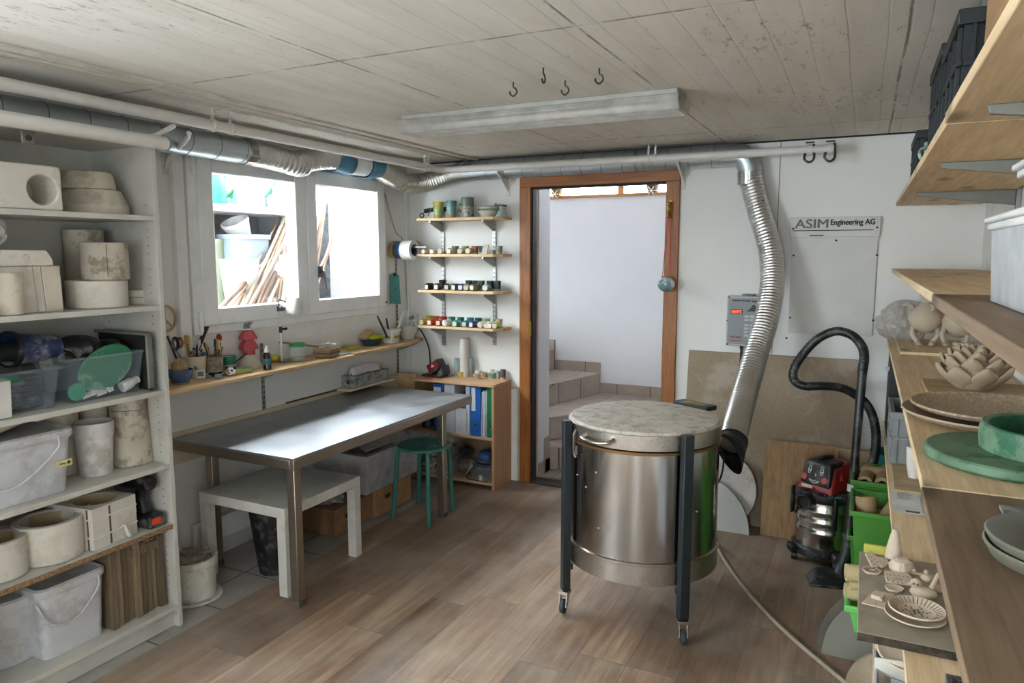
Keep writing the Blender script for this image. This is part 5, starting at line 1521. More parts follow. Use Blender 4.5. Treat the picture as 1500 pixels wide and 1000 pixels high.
# tapes on a rod, hanging paper pad
q = P(588, 362, x=XL+.08)
t = thing('tape_rod', 'metal rod with clear end holding the tape rolls on the left wall', 'rod', (XL, q.y, q.z))
build('rod', MB().cyl((XL+.001, q.y, q.z), (XL+.30, q.y-.02, q.z), .007), M_ALU, t)
xx = XL+.02
for k, (wd, R_, c_, lb_) in enumerate(((.025, .062, '#b98f3a', 'yellow tape roll nearest the wall on the rod'), (.05, .060, '#2c5a86', 'blue tape roll in the middle of the rod'), (.085, .068, '#d7d6d2', 'wide white tape roll at the outer end of the rod'))):
    Mx = Matrix.Translation((xx, q.y-.005, q.z-.02)) @ Matrix.Rotation(PI/2, 4, 'Y')
    t = thing('tape_roll', lb_, 'tape', (xx, q.y, q.z))
    build('tape', MB().lathe([(R_*.62, 0), (R_, 0), (R_, wd), (R_*.62, wd), (R_*.62, 0)], (0, 0, 0), 36, M=Mx), mat('tape_'+c_[1:], c_, .5), t)
    build('core', MB().lathe([(R_*.50, 0), (R_*.618, 0), (R_*.618, wd), (R_*.50, wd), (R_*.50, 0)], (0, 0, 0), 36, M=Mx), mat('cardboard', '#8d6a4a') if k < 2 else DKB, t)
    xx += wd+.006
qt, qb = P(579, 403, x=XL+.02), P(580, 445, x=XL+.02)
pdw = thing('paper_pad', 'turquoise paper pad hanging from a clip on the left wall', 'paper pad', (XL+.02, qt.y, qb.z))
hw_ = 12*MP(qt)
build('pad', MB().prism([(XL+.016, qb.y-hw_, qb.z+.006), (XL+.016, qb.y+hw_, qb.z-.004), (XL+.010, qt.y+hw_*.9, qt.z), (XL+.010, qt.y-hw_*.9, qt.z+.004)], (.006, 0, 0)), mat('turquoise_paper', '#4f9a98', .7), pdw)
build('clip', MB().box((XL+.007, qt.y-.012, qt.z-.006), (XL+.022, qt.y+.012, qt.z+.014)), BLK, pdw, bevel=.002)
build('pencil_mark', MB().cyl((XL+.0205, qt.y-.008, (qt.z+qb.z)/2+.01), (XL+.0205, qt.y+.010, (qt.z+qb.z)/2+.006), .0022, seg=6), mat('ink_teal', '#2a5553', .6), pdw)
# cable from the duct down to the tape rod
one('cable', MB().tube([P(557, 258, x=XL+.02), P(568, 300, x=XL+.012), P(580, 340, x=XL+.012), P(590, 352, x=XL+.012), P(594, 400, x=XL+.012), P(597, 455, x=XL+.012)], .004, 8), mat('grey_cable', '#a9a59c', .5), 'thin grey cable hanging down the left wall past the tape rolls', 'cable')
# tissue box on the board behind the table
q0, q1 = P(517, 557, x=XL+.10), P(567, 548, x=XL+.10)
t = thing('tissue_box', 'grey and white tissue box standing on the board behind the table', 'tissue box', (XL+.06, (q0.y+q1.y)/2, .736))
hh = ZT(XL+.1, q0.y, 541)-.7355
build('box', MB().box((XL+.005, q0.y, .736), (XL+.115, q1.y, .736+.075)), mat('grey_print_card', '#8f918f', .6, var=.5, scale=30), t, bevel=.002)
build('print', MB().ball((XL+.06, q0.y-.0004, .77), .014, 1, .02, 1).box((XL+.085, q0.y-.0008, .767), (XL+.105, q0.y, .773)), BLK, t)
build('tissue', MB().grid(lambda a, b: (XL+.06+.03*(a-.5)+.008*math.sin(9*b), q0.y+.03+(q1.y-q0.y-.06)*b, .811+.055*(1-abs(2*a-1))*(.7+.3*math.sin(3*b+.5))), 10, 14), mat('white_tissue', '#d8d3cf', .8), t, solid=.0015)
one('shelf_ledge', MB().box((XL+.003, q0.y-.06, .7205), (XL+.12, q1.y+.06, .735)), wood('pale_board', '#bdb296', '#d3c9ae', 'y'), 'narrow ledge board along the wall above the table back', 'ledge', bevel=.002)
one('wooden_strip', MB().cyl((XL+.012, 3.15, .7255), (XL+.012, 3.62, .7255), .005), mat('dark_strip', '#5d4a36', .7), 'thin brown stick lying on the top edge of the pale backing board', 'stick')
# ------------------------------------------------------------------ shelving on the back wall
M_PINX = wood('pine_shelf_x', '#bd9a6e', '#dcc39a', 'x', 1.2, .55, knots=False)
bs = thing('wall_shelving', 'four pine shelves on slotted uprights left of the doorway', 'shelves', (-2.6, YB, 1.0))
for u in (650, 725):
    q = P(u, 400, y=YB); z1_ = P(u, 305, y=YB).z; z0_ = P(u, 505, y=YB).z
    up = build('upright', MB().box((q.x-.012, YB-.014, z0_), (q.x+.012, YB-.001, z1_)), M_SLOT, bs)
    sl = MB(); z = z0_+.02
    while z < z1_-.02:
        sl.box((q.x-.008, YB-.0148, z), (q.x-.004, YB-.0139, z+.014)).box((q.x+.004, YB-.0148, z), (q.x+.008, YB-.0139, z+.014)); z += .03
    build('slots', sl, M_DH, up)['kind'] = 'stuff'
YF = YB-.20
BZ = []
for k, (ul, vl, ur, vr) in enumerate(((610, 320, 738, 316.5), (610.5, 372, 740, 372), (611.5, 425, 736, 427), (612, 475.5, 732, 483))):
    a, b = P(ul, vl, y=YF), P(ur, vr, y=YF)
    z = (a.z+b.z)/2
    BZ.append(z)
    x0, x1 = P(ul, vl, y=YF).x, P((722, 722, 722, 722)[k], vr, y=YF).x
    mb = MB().prism([(x0, YF, z-.018), (x1, YF, z-.018), (x1+.05, YF+.05, z-.018), (x1+.05, YB-.016, z-.018), (x0, YB-.016, z-.018)], (0, 0, .018))
    build('shelf_board', mb, M_PINX, bs, bevel=.0015)
    for u in (650, 725):
        q = P(u, 400, y=YB)
        build('bracket', MB().prism([(q.x-.006, YB-.016, z-.09), (q.x-.006, YB-.016, z-.0185), (q.x-.006, YF+.02, z-.0185), (q.x-.006, YF+.02, z-.03)], (.012, 0, 0)), M_SLOT, bs)
_x0 = x0


def glaze(c, **k): return mat('glaze_'+c[1:], c, .3, var=.22, scale=30, coat=.3, **k)


# top shelf: three cups, patterned bowl, clear box, cable tie bundle
yk = YF+.07
zt_ = BZ[0]+.0005
def cupat(u0, u1, vt, lower, upper, label, hsplit=.55, handle=False):
    q = P((u0+u1)/2, 317, y=yk); r = (u1-u0)/2*MP(q)
    h = ZT(q.x, yk, vt)-zt_
    t = thing('beaker', label, 'cup', (q.x, yk, zt_))
    rb = r*.76
    f = lambda z: rb+(r-rb)*z/h
    build('body', MB().lathe([(0, 0), (rb, 0), (f(h*.22), h*.22), (f(h*.7), h*.7), (f(h*.72)*.97, h*.72), (f(h*.74)*1.02, h*.74), (r, h), (r*.93, h), (rb*.9, .006), (0, .006)], (q.x, yk, zt_), 28), lower, t)
    build('glaze_band', MB().lathe([(f(h*hsplit)*1.012, h*hsplit), (f(h)*1.02, h*.99), (r*.95, h*1.003)], (q.x, yk, zt_), 28), upper, t)
    build('bare_foot', MB().lathe([(rb*1.012, 0.001), (f(h*.2)*1.012, h*.2)], (q.x, yk, zt_), 28), mat('raw_clay_foot', '#a98c68'), t)
    return t, q, r, h
cupat(634, 651, 296, glaze('#9fae62'), glaze('#c3a42d'), 'yellow and green glazed beaker on the top wall shelf', .76)
cupat(653, 669, 294, glaze('#6f9d9d'), glaze('#5b8f92'), 'turquoise glazed beaker on the top wall shelf', .7)
q = P(685, 317, y=yk+.02); r = 9*MP(q); h = ZT(q.x, yk, 289)-zt_
t = thing('mug_stack', 'tall patterned green grey mug with handle on the top wall shelf', 'mug', (q.x, yk, zt_))
build('body', MB().lathe([(0, 0), (r*.95, 0), (r, .006), (r, h), (r*.93, h), (r*.9, .01), (0, .01)], (q.x, yk+.02, zt_), 30), mat('speckled_pattern', '#a9a699', .4, var=.3, scale=70, dirt='#24332b', dirt_amt=.9, dscale=45), t)
build('upper_band', MB().lathe([(r*1.015, h*.55), (r*1.015, h*1.003), (r*.94, h*1.003)], (q.x, yk+.02, zt_), 30), glaze('#5d6f5d'), t)
build('handle', MB().tube([(q.x-r*.95, yk+.02, zt_+h*.68), (q.x-r*1.5, yk+.015, zt_+h*.64), (q.x-r*1.55, yk+.015, zt_+h*.38), (q.x-r*.95, yk+.02, zt_+h*.3)], .006, 8), glaze('#5d6f5d'), t)
q = P(715, 317, y=yk); r = 15.5*MP(q); h = ZT(q.x, yk, 304)-zt_
t = thing('bowl', 'cream bowl with dark green dot pattern on the top wall shelf', 'bowl', (q.x, yk, zt_))
build('body', MB().lathe([(0, 0), (r*.62, 0), (r*.66, .006), (r*.95, h*.5), (r, h), (r*.94, h), (r*.85, h*.5), (r*.3, .01), (0, .01)], (q.x, yk, zt_), 34), mat('cream_bowl', '#c6bfb0', .35), t)
dm = MB()
for k in range(26):
    a = 2*PI*k/26
    dm.ball((q.x+r*.985*math.cos(a), yk+r*.985*math.sin(a), zt_+h*.72), .0062, 1, 1, 1, 8, 5)
    dm.ball((q.x+r*.99*math.cos(a+.12), yk+r*.99*math.sin(a+.12), zt_+h*.84), .004, 1, 1, 1, 6, 4)
build('dot_pattern', dm, mat('green_motif', '#2c5d4d'), t)
one('teabag_stack', MB().ball((q.x, yk, zt_+h+.004), r*.45, 1, 1, .35, 14, 6), mat('off_white_paper', '#cfc9bd'), 'small white lump lying in the patterned bowl', 'lump')
q = P(733, 315, y=yk+.03)
t = thing('container', 'clear square container with black lid at the right end of the top wall shelf', 'container', (q.x, yk+.03, zt_))
hh = ZT(q.x, yk+.03, 302)-zt_
build('body', MB().box((q.x-.028, yk, zt_), (q.x+.028, yk+.06, zt_+hh)), clear('green_clear_plastic', '#a5b5ac', .5), t, bevel=.003)
build('lid', MB().box((q.x-.036, yk-.006, zt_+hh), (q.x+.032, yk+.066, zt_+hh+.010)), BLK, t, bevel=.002)
build('knob', MB().cyl((q.x-.025, yk+.01, zt_+hh+.01), (q.x-.025, yk+.01, zt_+hh+.02), .005), BLK, t)
q = P(622, 312, y=yk+.0)
t = thing('hand_vacuum', 'black tool with looped wire end at the left of the top wall shelf', 'tool', (q.x, yk, zt_))
build('grip', MB().tube([P(616, 316, y=yk)+Vector((.03, 0, .03)), P(634, 307, y=yk+.03), P(655, 306, y=yk+.06)], .016, 10, 5), BLK, t)
build('ring', MB().tube([P(618, 315.5, y=yk)+Vector((.016*math.cos(a), 0, .014*math.sin(a)+.0)) for a in [2*PI*i/14 for i in range(14)]], .0045, 8, 1, closed=True), BLK, t)
build('wire', MB().tube([P(619, 313, y=yk), P(625, 307, y=yk), P(631, 306, y=yk), P(627, 316, y=yk-.01)], .003, 6), BLK, t)
# small test cups: a tapered body, a pale bare face and a glazed rim band
RAW = mat('raw_stoneware', '#b7aa96', .8)
WTAG = mat('white_tag_clay', '#cfc8bc', .8)


def testcup(name, label, loc, r, h, m, group, kind='cup', rz=0):
    t = thing(name, label, 'test cup', loc, group)
    x, y, z = loc
    M_ = Matrix.Translation(loc) @ Matrix.Rotation(rz, 4, 'Z')
    if kind == 'cup':
        build('body', MB().lathe([(0, 0), (r*.78, 0), (r, h), (r*.85, h), (r*.65, .005), (0, .005)], loc, 14), m, t)
        build('bare_foot', MB().lathe([(0, -.0003), (r*.80, 0), (r*.84, h*.2), (r*.7, h*.2)], loc, 14), RAW, t)
    else:
        build('body', MB().lathe([(0, 0), (r*.95, 0), (r, h*.1), (r, h*.9), (r*.9, h), (r*.7, h), (r*.7, .01), (0, .01)], (0, 0, 0), 14, M=M_ @ Matrix.Translation((0, 0, r)) @ Matrix.Rotation(PI/2, 4, 'X') @ Matrix.Translation((0, 0, -h/2))), m, t)
        build('bare_base', MB().box((-r*.55, -h/2-.003, r*.3), (r*.6, -h/2+.001, r*1.5), M_), WTAG, t)
    return t


# second shelf
z = BZ[1]+.0005
row = [(623.5, '#c4bba8', 'lying'), (635, '#bfb59f', 'lying'), (646, '#cfccc6', 'lying'), (661, '#c1a888', 'lying'), (667, '#4c7674', 'cup'), (675, '#bfb3a0', 'lying'), (682, '#8c9234', 'cup'), (687.5, '#c7b9a2', 'lying'), (696, '#9a5a36', 'cup'), (707, '#1f4a52', 'cup'), (714, '#c8bcae', 'tag'), (731, '#7e8a76', 'cup')]
nm = ['cream', 'sand', 'white', 'peach', 'teal rimmed', 'pale', 'olive', 'buff', 'terracotta', 'dark teal', 'white upright', 'sage green']
for i, ((u, c_, kd), n_m) in enumerate(zip(row, nm)):
    y_ = YF+(.04 if kd == 'lying' else .085)
    q = P(u, 368, y=y_)
    lb_ = f'{n_m} test cup on the second wall shelf, {ORD[i+1]} from the left'
    if kd == 'tag':
        one('test_tile', MB().hexa([(q.x-.018, YF+.03, z), (q.x+.022, YF+.03, z), (q.x+.026, YF+.05, z+.062), (q.x-.014, YF+.05, z+.062), (q.x-.018, YF+.034, z), (q.x+.022, YF+.034, z), (q.x+.026, YF+.055, z+.062), (q.x-.014, YF+.055, z+.062)][0:1]+[(q.x+.022, YF+.03, z), (q.x+.022, YF+.038, z), (q.x-.018, YF+.038, z), (q.x-.012, YF+.05, z+.062), (q.x+.028, YF+.05, z+.062), (q.x+.028, YF+.058, z+.062), (q.x-.012, YF+.058, z+.062)]), glaze(c_), 'pale leaning test tile on the second wall shelf between the dark teal and sage cups', 'test tile', bevel=.001)
        continue
    testcup('test_cup', lb_, (q.x, y_, z), .026 if kd == 'cup' else .021, .055 if kd == 'cup' else .05, glaze(c_), 'test cups on the second wall shelf', kd, (i % 3-1)*.2)
# third shelf: dark test cups, two rows
z = BZ[2]+.0005
row = [(629, '#1b1b1b', 'black'), (641.5, '#262a2c', 'charcoal'), (655, '#202322', 'near black'), (668, '#3c4b45', 'grey green'), (677, '#3a4486', 'blue with white'), (684, '#8d7a62', 'brown'), (695, '#7f7d5f', 'khaki'), (713, '#a3a79d', 'pale grey')]
for i, (u, c_, n_m) in enumerate(row):
    q = P(u, 422, y=YF+.045)
    testcup('test_cup', f'{n_m} test cup, front row of third wall shelf, {ORD[i+1]} from left', (q.x, YF+.045, z), .024, .055, glaze(c_), 'front test cups on the third wall shelf', 'lying', (i % 3-1)*.25)
row = [(648, '#121416', 'black'), (687, '#1b2447', 'navy'), (696, '#1d2a28', 'dark moss'), (704, '#3d5147', 'green grey'), (718, '#1d332e', 'pine green'), (728, '#24393a', 'dark teal')]
for i, (u, c_, n_m) in enumerate(row):
    q = P(u, 418, y=YF+.115)
    testcup('test_cup', f'{n_m} test cup, back row of third wall shelf, {ORD[i+1]} from left', (q.x, YF+.12, z), .028, .068, glaze(c_), 'back test cups on the third wall shelf', 'cup')
# lowest shelf: bright test cups in two rows
z = BZ[3]+.0005
row = [(622, '#b09a2c', 'yellow'), (632, '#c25a26', 'orange'), (643.5, '#b5352a', 'red'), (655, '#d0cdc6', 'white'), (669, '#5fa593', 'mint'), (681.5, '#2f7f88', 'teal'), (694, '#34477f', 'blue'), (706, '#c9c3a8', 'cream'), (714, '#d4cdbf', 'ivory'), (721, '#c9b79f', 'sand'), (727, '#b4c76a', 'lime')]
for i, (u, c_, n_m) in enumerate(row):
    y_ = YF+.04
    q = P(u, 474, y=y_)
    testcup('test_cup', f'{n_m} test cup, front row of lowest wall shelf, {ORD[i+1]} from left', (q.x, y_, z), .023, .06, glaze(c_), 'front test cups on the lowest wall shelf', 'lying', (i % 3-1)*.2)
row = [(629, '#93912c', 'olive'), (639, '#a84a24', 'rust'), (650, '#9c2d28', 'crimson'), (662, '#2b8064', 'green'), (675, '#2b6a66', 'sea green'), (689, '#2e6f95', 'azure'), (701, '#213f48', 'slate'), (713, '#8fb09c', 'pale green'), (731, '#c3a98c', 'tan')]
for i, (u, c_, n_m) in enumerate(row):
    q = P(u, 470, y=YF+.115)
    testcup('test_cup', f'{n_m} test cup, back row of lowest wall shelf, {ORD[i+1]} from left', (q.x, YF+.115, z), .026, .058, glaze(c_), 'back test cups on the lowest wall shelf', 'cup')

# ------------------------------------------------------------------ beech cabinet
M_BEECH = wood('beech_veneer', '#a67d5c', '#bf9873', 'z', 1.0, .5, knots=False, contrast=.8)
M_BEECHX = wood('beech_veneer_x', '#b18a68', '#caa682', 'x', 1.0, .5, knots=False, contrast=.8)
cx0, cx1, cy0, cy1, ch = -2.83, -2.184, 4.18, 4.445, .728
cb = thing('cabinet', 'low beech cabinet with open shelves of binders left of the doorway', 'cabinet', ((cx0+cx1)/2, (cy0+cy1)/2, 0))
build('side_panel', MB().box((cx1-.018, cy0, 0), (cx1, cy1, ch-.0185)), M_BEECH, cb, bevel=.001)
build('side_panel', MB().box((cx0, cy0, 0), (cx0+.018, cy1, ch-.0185)), M_BEECH, cb, bevel=.001)
build('top', MB().box((cx0, cy0-.004, ch-.018), (cx1, cy1, ch)), M_BEECHX, cb, bevel=.002)
zsh = .362
build('shelf', MB().box((cx0+.0185, cy0+.004, zsh-.018), (cx1-.0185, cy1-.006, zsh)), M_BEECHX, cb, bevel=.001)
build('bottom', MB().box((cx0+.0185, cy0+.004, .03), (cx1-.0185, cy1-.006, .048)), M_BEECHX, cb, bevel=.001)
build('back_panel', MB().box((cx0+.0185, cy1-.005, .03), (cx1-.0185, cy1, ch-.0185)), mat('dark_back', '#9a7d60', .7), cb)
# plywood offcuts between the table and the cabinet
one('plywood_offcut', MB().prism([(-2.895, cy0+.03, 0), (-2.84, cy0+.03, 0), (-2.835, cy0+.03, .70), (-2.93, cy0+.03, .725), (-2.93, cy0+.03, .35)], (0, .015, 0)), wood('pale_ply', '#b09468', '#c9ad82', 'z', 1, .6, knots=False), 'tall pale plywood offcut standing left of the beech cabinet', 'offcut', bevel=.001)
one('plywood_offcut', MB().box((-3.0, cy0+.06, .0), (-2.84, cy0+.072, .745)), wood('pale_ply', '#b09468', '#c9ad82'), 'wide plywood sheet behind the offcut at the corner beside the cabinet', 'sheet', bevel=.001)


def binder(u0, u1, vt, c_, label, ring=True, tag_=None, depth=.25, y=cy0+.012, zb=zsh+.0005):
    a, b = P(u0, 600, y=y), P(u1, 600, y=y)
    h = ZT((a.x+b.x)/2, y, vt)-zb
    t = thing('binder', label, 'binder', ((a.x+b.x)/2, y, zb))
    m = mat('binder_'+c_[1:], c_, .4, var=.06)
    build('cover', MB().box((a.x, y, zb), (b.x, y+depth-.04, zb+h)), m, t, bevel=.004)
    if ring:
        cx_, cz_ = (a.x+b.x)/2, zb+h*.22
        Mx = Matrix.Translation((cx_, y-.0005, cz_)) @ Matrix.Rotation(PI/2, 4, 'X')
        build('finger_ring', MB().lathe([(.0085, -.002), (.013, -.002), (.013, .0015), (.0085, .0015), (.0085, -.002)], (0, 0, 0), 22, M=Mx), M_ALU, t)
        build('finger_hole', MB().cyl((cx_, y-.001, cz_), (cx_, y+.001, cz_), .0085), BLK, t)
    if tag_:
        build('spine_label', MB().box((a.x+tag_[0]*(b.x-a.x), y-.0012, zb+h*tag_[2]), (a.x+tag_[1]*(b.x-a.x), y+.001, zb+h*tag_[3])), mat('spine_paper', '#c9ccd1', .7), t)
    return t
binder(634.5, 650, 562, '#1c4f9c', 'blue lever arch binder at the left of the cabinet shelf', tag_=(.1, .75, .82, .93))
binder(651, 666, 563, '#c4c5ca', 'pale grey box file next to the left blue binder', ring=False)
binder(682, 688, 566, '#b9c2c9', 'thin pale folder left of the right blue binder', ring=False)
binder(689, 704, 565, '#1f5fae', 'blue lever arch binder in the middle of the cabinet shelf', tag_=(.12, .5, .5, .96))
binder(713.5, 722.5, 568, '#1d6b43', 'green lever arch binder at the right of the cabinet shelf')
# magazine file with papers
a, b = P(667, 600, y=cy0+.012), P(684, 600, y=cy0+.012)
h = ZT(a.x, cy0+.012, 597)-zsh
t = thing('magazine_file', 'white magazine file stuffed with papers on the cabinet shelf', 'magazine file', ((a.x+b.x)/2, cy0, zsh))
xa, xb_, ya, yb_ = a.x, b.x-.002, cy0+.012, cy0+.22
mb = MB().box((xa, ya, zsh+.0005), (xb_, ya+.003, zsh+h)).box((xa, ya+.003, zsh+.0005), (xa+.003, yb_, zsh+h+.05)).box((xb_-.003, ya+.003, zsh+.0005), (xb_, yb_, zsh+h+.05)).box((xa+.003, ya+.003, zsh+.0005), (xb_-.003, yb_, zsh+.004))
build('box', mb, mat('white_card', '#cdced2', .6), t)
for k in range(9):
    x = xa+.006+(xb_-xa-.012)*k/9
    one('paper_sheet', MB().prism([(x, ya+.006, zsh+.006), (x, yb_-.02, zsh+.006), (x+.004*(k % 3-1), yb_-.03, zsh+.285-.012*(k % 4)), (x+.005*(k % 3-1), ya+.01+.006*(k % 2), zsh+.275-.014*((k*3) % 4))], (.0022, 0, 0)), mat(('sheet_a', 'sheet_b', 'sheet_c')[k % 3], ('#cfd3da', '#59749a', '#b9bcc4')[k % 3], .6), 'sheet sticking up out of the white magazine file, '+('white', 'blue tinted', 'grey')[k % 3], 'paper', 'papers in the white magazine file ('+('white', 'blue tinted', 'grey')[k % 3]+')')
for k in range(4):
    a = P(705.5+k*2.0, 600, y=cy0+.02)
    top = ZT(a.x, cy0+.02, 574-2*(k % 2))
    one('paper_sheet', MB().prism([(a.x-.004, cy0+.016+.008*(k % 2), zsh+.001), (a.x-.004, cy1-.04, zsh+.001), (a.x+.003, cy1-.04, top), (a.x+.003, cy0+.02, top)], (.006, 0, 0)), mat('loose_paper', '#cdd0da', .7), 'loose white document standing between the blue and green binders', 'paper', 'loose papers beside the green binder')
one('box_object', MB().box((cx0+.03, cy0+.06, zsh+.001), (cx0+.10, cy0+.18, zsh+.09)), BLK, 'dark little box in the shadow at the left of the cabinet shelf', 'box', bevel=.004)
# lower compartment: clear boxes with clay bits, blue bag in a clear box
M_CB = clear('clouded_box', '#b7b2a8', .42, .3)
def filler(x0, x1, y0, y1, z0, h, m, label, cat, seed, n=70, s=.022):
    rnd = random.Random(seed); mb = MB()
    mb.box((x0, y0, z0), (x1, y1, z0+h*.7))
    for k in range(n):
        Mx = Matrix.Translation((rnd.uniform(x0+.01, x1-.01), rnd.choice((y0, rnd.uniform(y0, y1))), z0+rnd.uniform(.01, h))) @ Matrix.Rotation(rnd.uniform(0, 6), 4, 'Z') @ Matrix.Rotation(rnd.uniform(-1, 1), 4, 'X')
        mb.box((-s, -.005, -.005), (s, .005, .005), Mx)
    o = one('clay_pieces', mb, m, label, cat, sharp=20)
    o['kind'] = 'stuff'
tub('storage_box', cx0+.04, cx0+.29, cy0+.02, cy0+.23, .0485, .165, M_CB, 'lower clouded storage box of clay pieces in the cabinet', taper=.008, rim=.006)
filler(cx0+.055, cx0+.275, cy0+.035, cy0+.215, .056, .085, mat('mixed_clay', '#ada494', .85, var=.35, scale=30), 'clay pieces inside the lower cabinet box', 'clay', 2)
tub('storage_box', cx0+.04, cx0+.29, cy0+.02, cy0+.23, .167, .285, M_CB, 'upper clouded storage box of pale clay pieces in the cabinet', taper=.008, rim=.006)
filler(cx0+.055, cx0+.275, cy0+.035, cy0+.215, .175, .08, mat('pale_clay_bits', '#d0c3ad', .85, var=.35, scale=30), 'pale clay pieces inside the upper cabinet box', 'clay', 3)
tub('storage_box', cx0+.045, cx0+.32, cy0+.03, cy0+.22, .287, .335, mat('white_tray_plastic', '#bdb6aa', .5), 'shallow white tray on top of the storage boxes in the cabinet', cat='tray', taper=.008, rim=.006)
filler(cx0+.07, cx0+.30, cy0+.05, cy0+.20, .293, .045, mat('pale_clay_bits', '#b0a38d'), 'clay pieces heaped in the shallow white tray', 'clay', 5, 50)
one('cloth', MB().ball((cx0+.37, cy0+.14, .105), .055, 1.3, 1, .85, 22, 12, wob=lambda a, zq: 1+.15*math.sin(5*a)+.07*math.sin(11*a+2*zq)), mat('grey_cloth', '#8b857b', .85), 'crumpled grey cloth between the boxes and the blue bag in the cabinet', 'cloth', sharp=25)
one('cloth', MB().ball((cx0+.34, cy0+.15, .205), .045, 1.2, 1.1, .7, 22, 12, wob=lambda a, zq: 1+.15*math.sin(4*a)+.08*math.sin(9*a+2*zq)), mat('dark_cloth', '#2f3335', .85), 'dark crumpled cloth beside the storage boxes in the cabinet', 'cloth', sharp=25)
tub('storage_box', cx1-.20, cx1-.03, cy0+.015, cy0+.21, .0485, .15, M_CLR, 'small clear box at the lower right of the cabinet', taper=.012, rim=.005)
t = thing('tool_bag', 'blue fabric bag lying in the small clear box in the cabinet', 'bag', (cx1-.11, cy0+.11, .16))
build('body', MB().ball((cx1-.11, cy0+.10, .195), .075, .95, .95, .75, 26, 14, wob=lambda a, zq: 1+.05*math.sin(5*a)), mat('blue_bag', '#26406f', .6, var=.2), t)
build('trim', MB().lathe([(.070, -.004), (.076, 0), (.070, .006)], (cx1-.11, cy0+.10, .178), 26), BLK, t)
one('cable', MB().tube([(cx1-.06, cy0+.004, .155), (cx1-.14, cy0-.0, .16), (cx1-.19, cy0+.002, .11), (cx1-.21, cy0+.0, .062), (cx1-.14, cy0-.0, .056), (cx1-.07, cy0+.002, .054), (cx1-.05, cy0+.004, .06)], .0035, 8), BLK, 'black cable looped in front of the small clear box', 'cable')
one('strap', MB().tube([(cx1-.17, cy0+.004, .16), (cx1-.195, cy0+.0, .125), (cx1-.22, cy0+.004, .09)], .006, 8), mat('cream_strap', '#b9b098', .7), 'cream strap hanging at the left of the small clear box', 'strap')
one('white_spool', MB().cyl((cx1-.12, cy0+.03, .052), (cx1-.12, cy0+.03, .085), .013), WLP, 'small white spool inside the clear box', 'spool')
# on the cabinet top
z = ch+.0005
q = P(652, 548, z=ch)
t = thing('battery_charger', 'red and black battery charger on the left of the cabinet top', 'charger', (q.x, q.y+.06, z))
ox, oy = q.x, cy0+.14
build('base', MB().prism([(ox-.10, oy-.06, z), (ox+.055, oy-.06, z), (ox+.055, oy+.06, z), (ox-.10, oy+.06, z)], (0, 0, .018)), BLK, t, bevel=.005)
RED = mat('tool_red', '#8d1f22', .4)
build('red_edge', MB().box((ox-.101, oy-.0605, z+.003), (ox+.03, oy-.0598, z+.012)), RED, t)
Mx = Matrix.Translation((ox-.01, oy, z+.07)) @ Matrix.Rotation(-.55, 4, 'Y')
build('battery', MB().box((-.055, -.045, -.03), (.055, .045, .04), Mx), BLK, t, bevel=.012)
build('red_panel', MB().box((-.045, -.0465, -.012), (.045, -.044, .034), Mx), RED, t, bevel=.001)
build('logo', MB().box((-.012, -.0475, .004), (.014, -.046, .012), Mx).box((-.004, -.0475, .014), (.006, -.046, .024), Mx), mat('white_plastic', '#d8d8d6'), t)
build('wedge', MB().prism([(ox+.02, oy-.055, z+.018), (ox+.075, oy-.055, z+.018), (ox+.06, oy-.055, z+.085)], (0, .11, 0)), BLK, t, bevel=.003)
build('grey_bar', MB().box((-.05, -.048, -.030), (.03, -.0455, -.022), Mx), M_ALU, t)
one('power_cable', MB().tube([(ox-.08, oy+.03, z+.012), P(630, 528, y=cy1-.02), P(628, 509, y=cy1-.02), P(619, 488, y=cy1-.03), P(612, 480, y=cy1-.05), P(600, 475, y=cy1-.06), (-2.975, YB-.09, P(607, 468, x=XL+.02).z-.02)], .005, 8), BLK, 'black power cable running from the charger up to the wall socket', 'cable')
# tall white roll and two vases
def CTOP(u0, u1, vb):
    cx, cy, r = ROUND(u0, u1, vb, ch)
    m = cy1-r-.002
    return (cx*m/cy, m, r*m/cy) if cy > m else (cx, cy, r)


def cyl_on(u0, u1, vb, vt, m, label, name, cat, prof=None, band=None):
    cx, cy, r = CTOP(u0, u1, vb)
    h = ZT(cx, cy, vt)-z
    t = thing(name, label, cat, (cx, cy, z))
    build('body', MB().lathe([(0, 0), (r, 0), (r, h), (r*.86, h), (r*.86, .01), (0, .01)], (cx, cy, z), 26), m, t, bevel=.002)
    if band: build('glaze_band', MB().lathe([(r*1.012, h*band[0]), (r*1.012, h*1.003), (r*.88, h*1.003)], (cx, cy, z), 26), band[1], t)
    return cx, cy, r, h, t
GV = mat('grey_blue_vase', '#8fa3a6', .4, var=.15, scale=12)
VB = mat('vase_clay', '#8f857a', .5)
cyl_on(665.5, 676, 549, 525, VB, 'blue grey cylinder vase left of the tall white roll', 'vase', 'vase', band=(.28, GV))
cyl_on(685.5, 694, 546, 524, VB, 'blue grey cylinder vase with handle right of the tall white roll', 'vase', 'vase', band=(.35, GV))
cx, cy, r = CTOP(673, 688.5, 549)
h = ZT(cx, cy, 495)-z
one('paper_roll', MB().lathe([(0, 0), (r, 0), (r, h), (r*.5, h), (r*.5, h*.9), (0, h*.9)], (cx, cy+.0, z), 26, sx=.9), mat('white_roll', '#d2cfca', .6), 'tall white paper roll standing on the cabinet between two vases', 'paper roll')
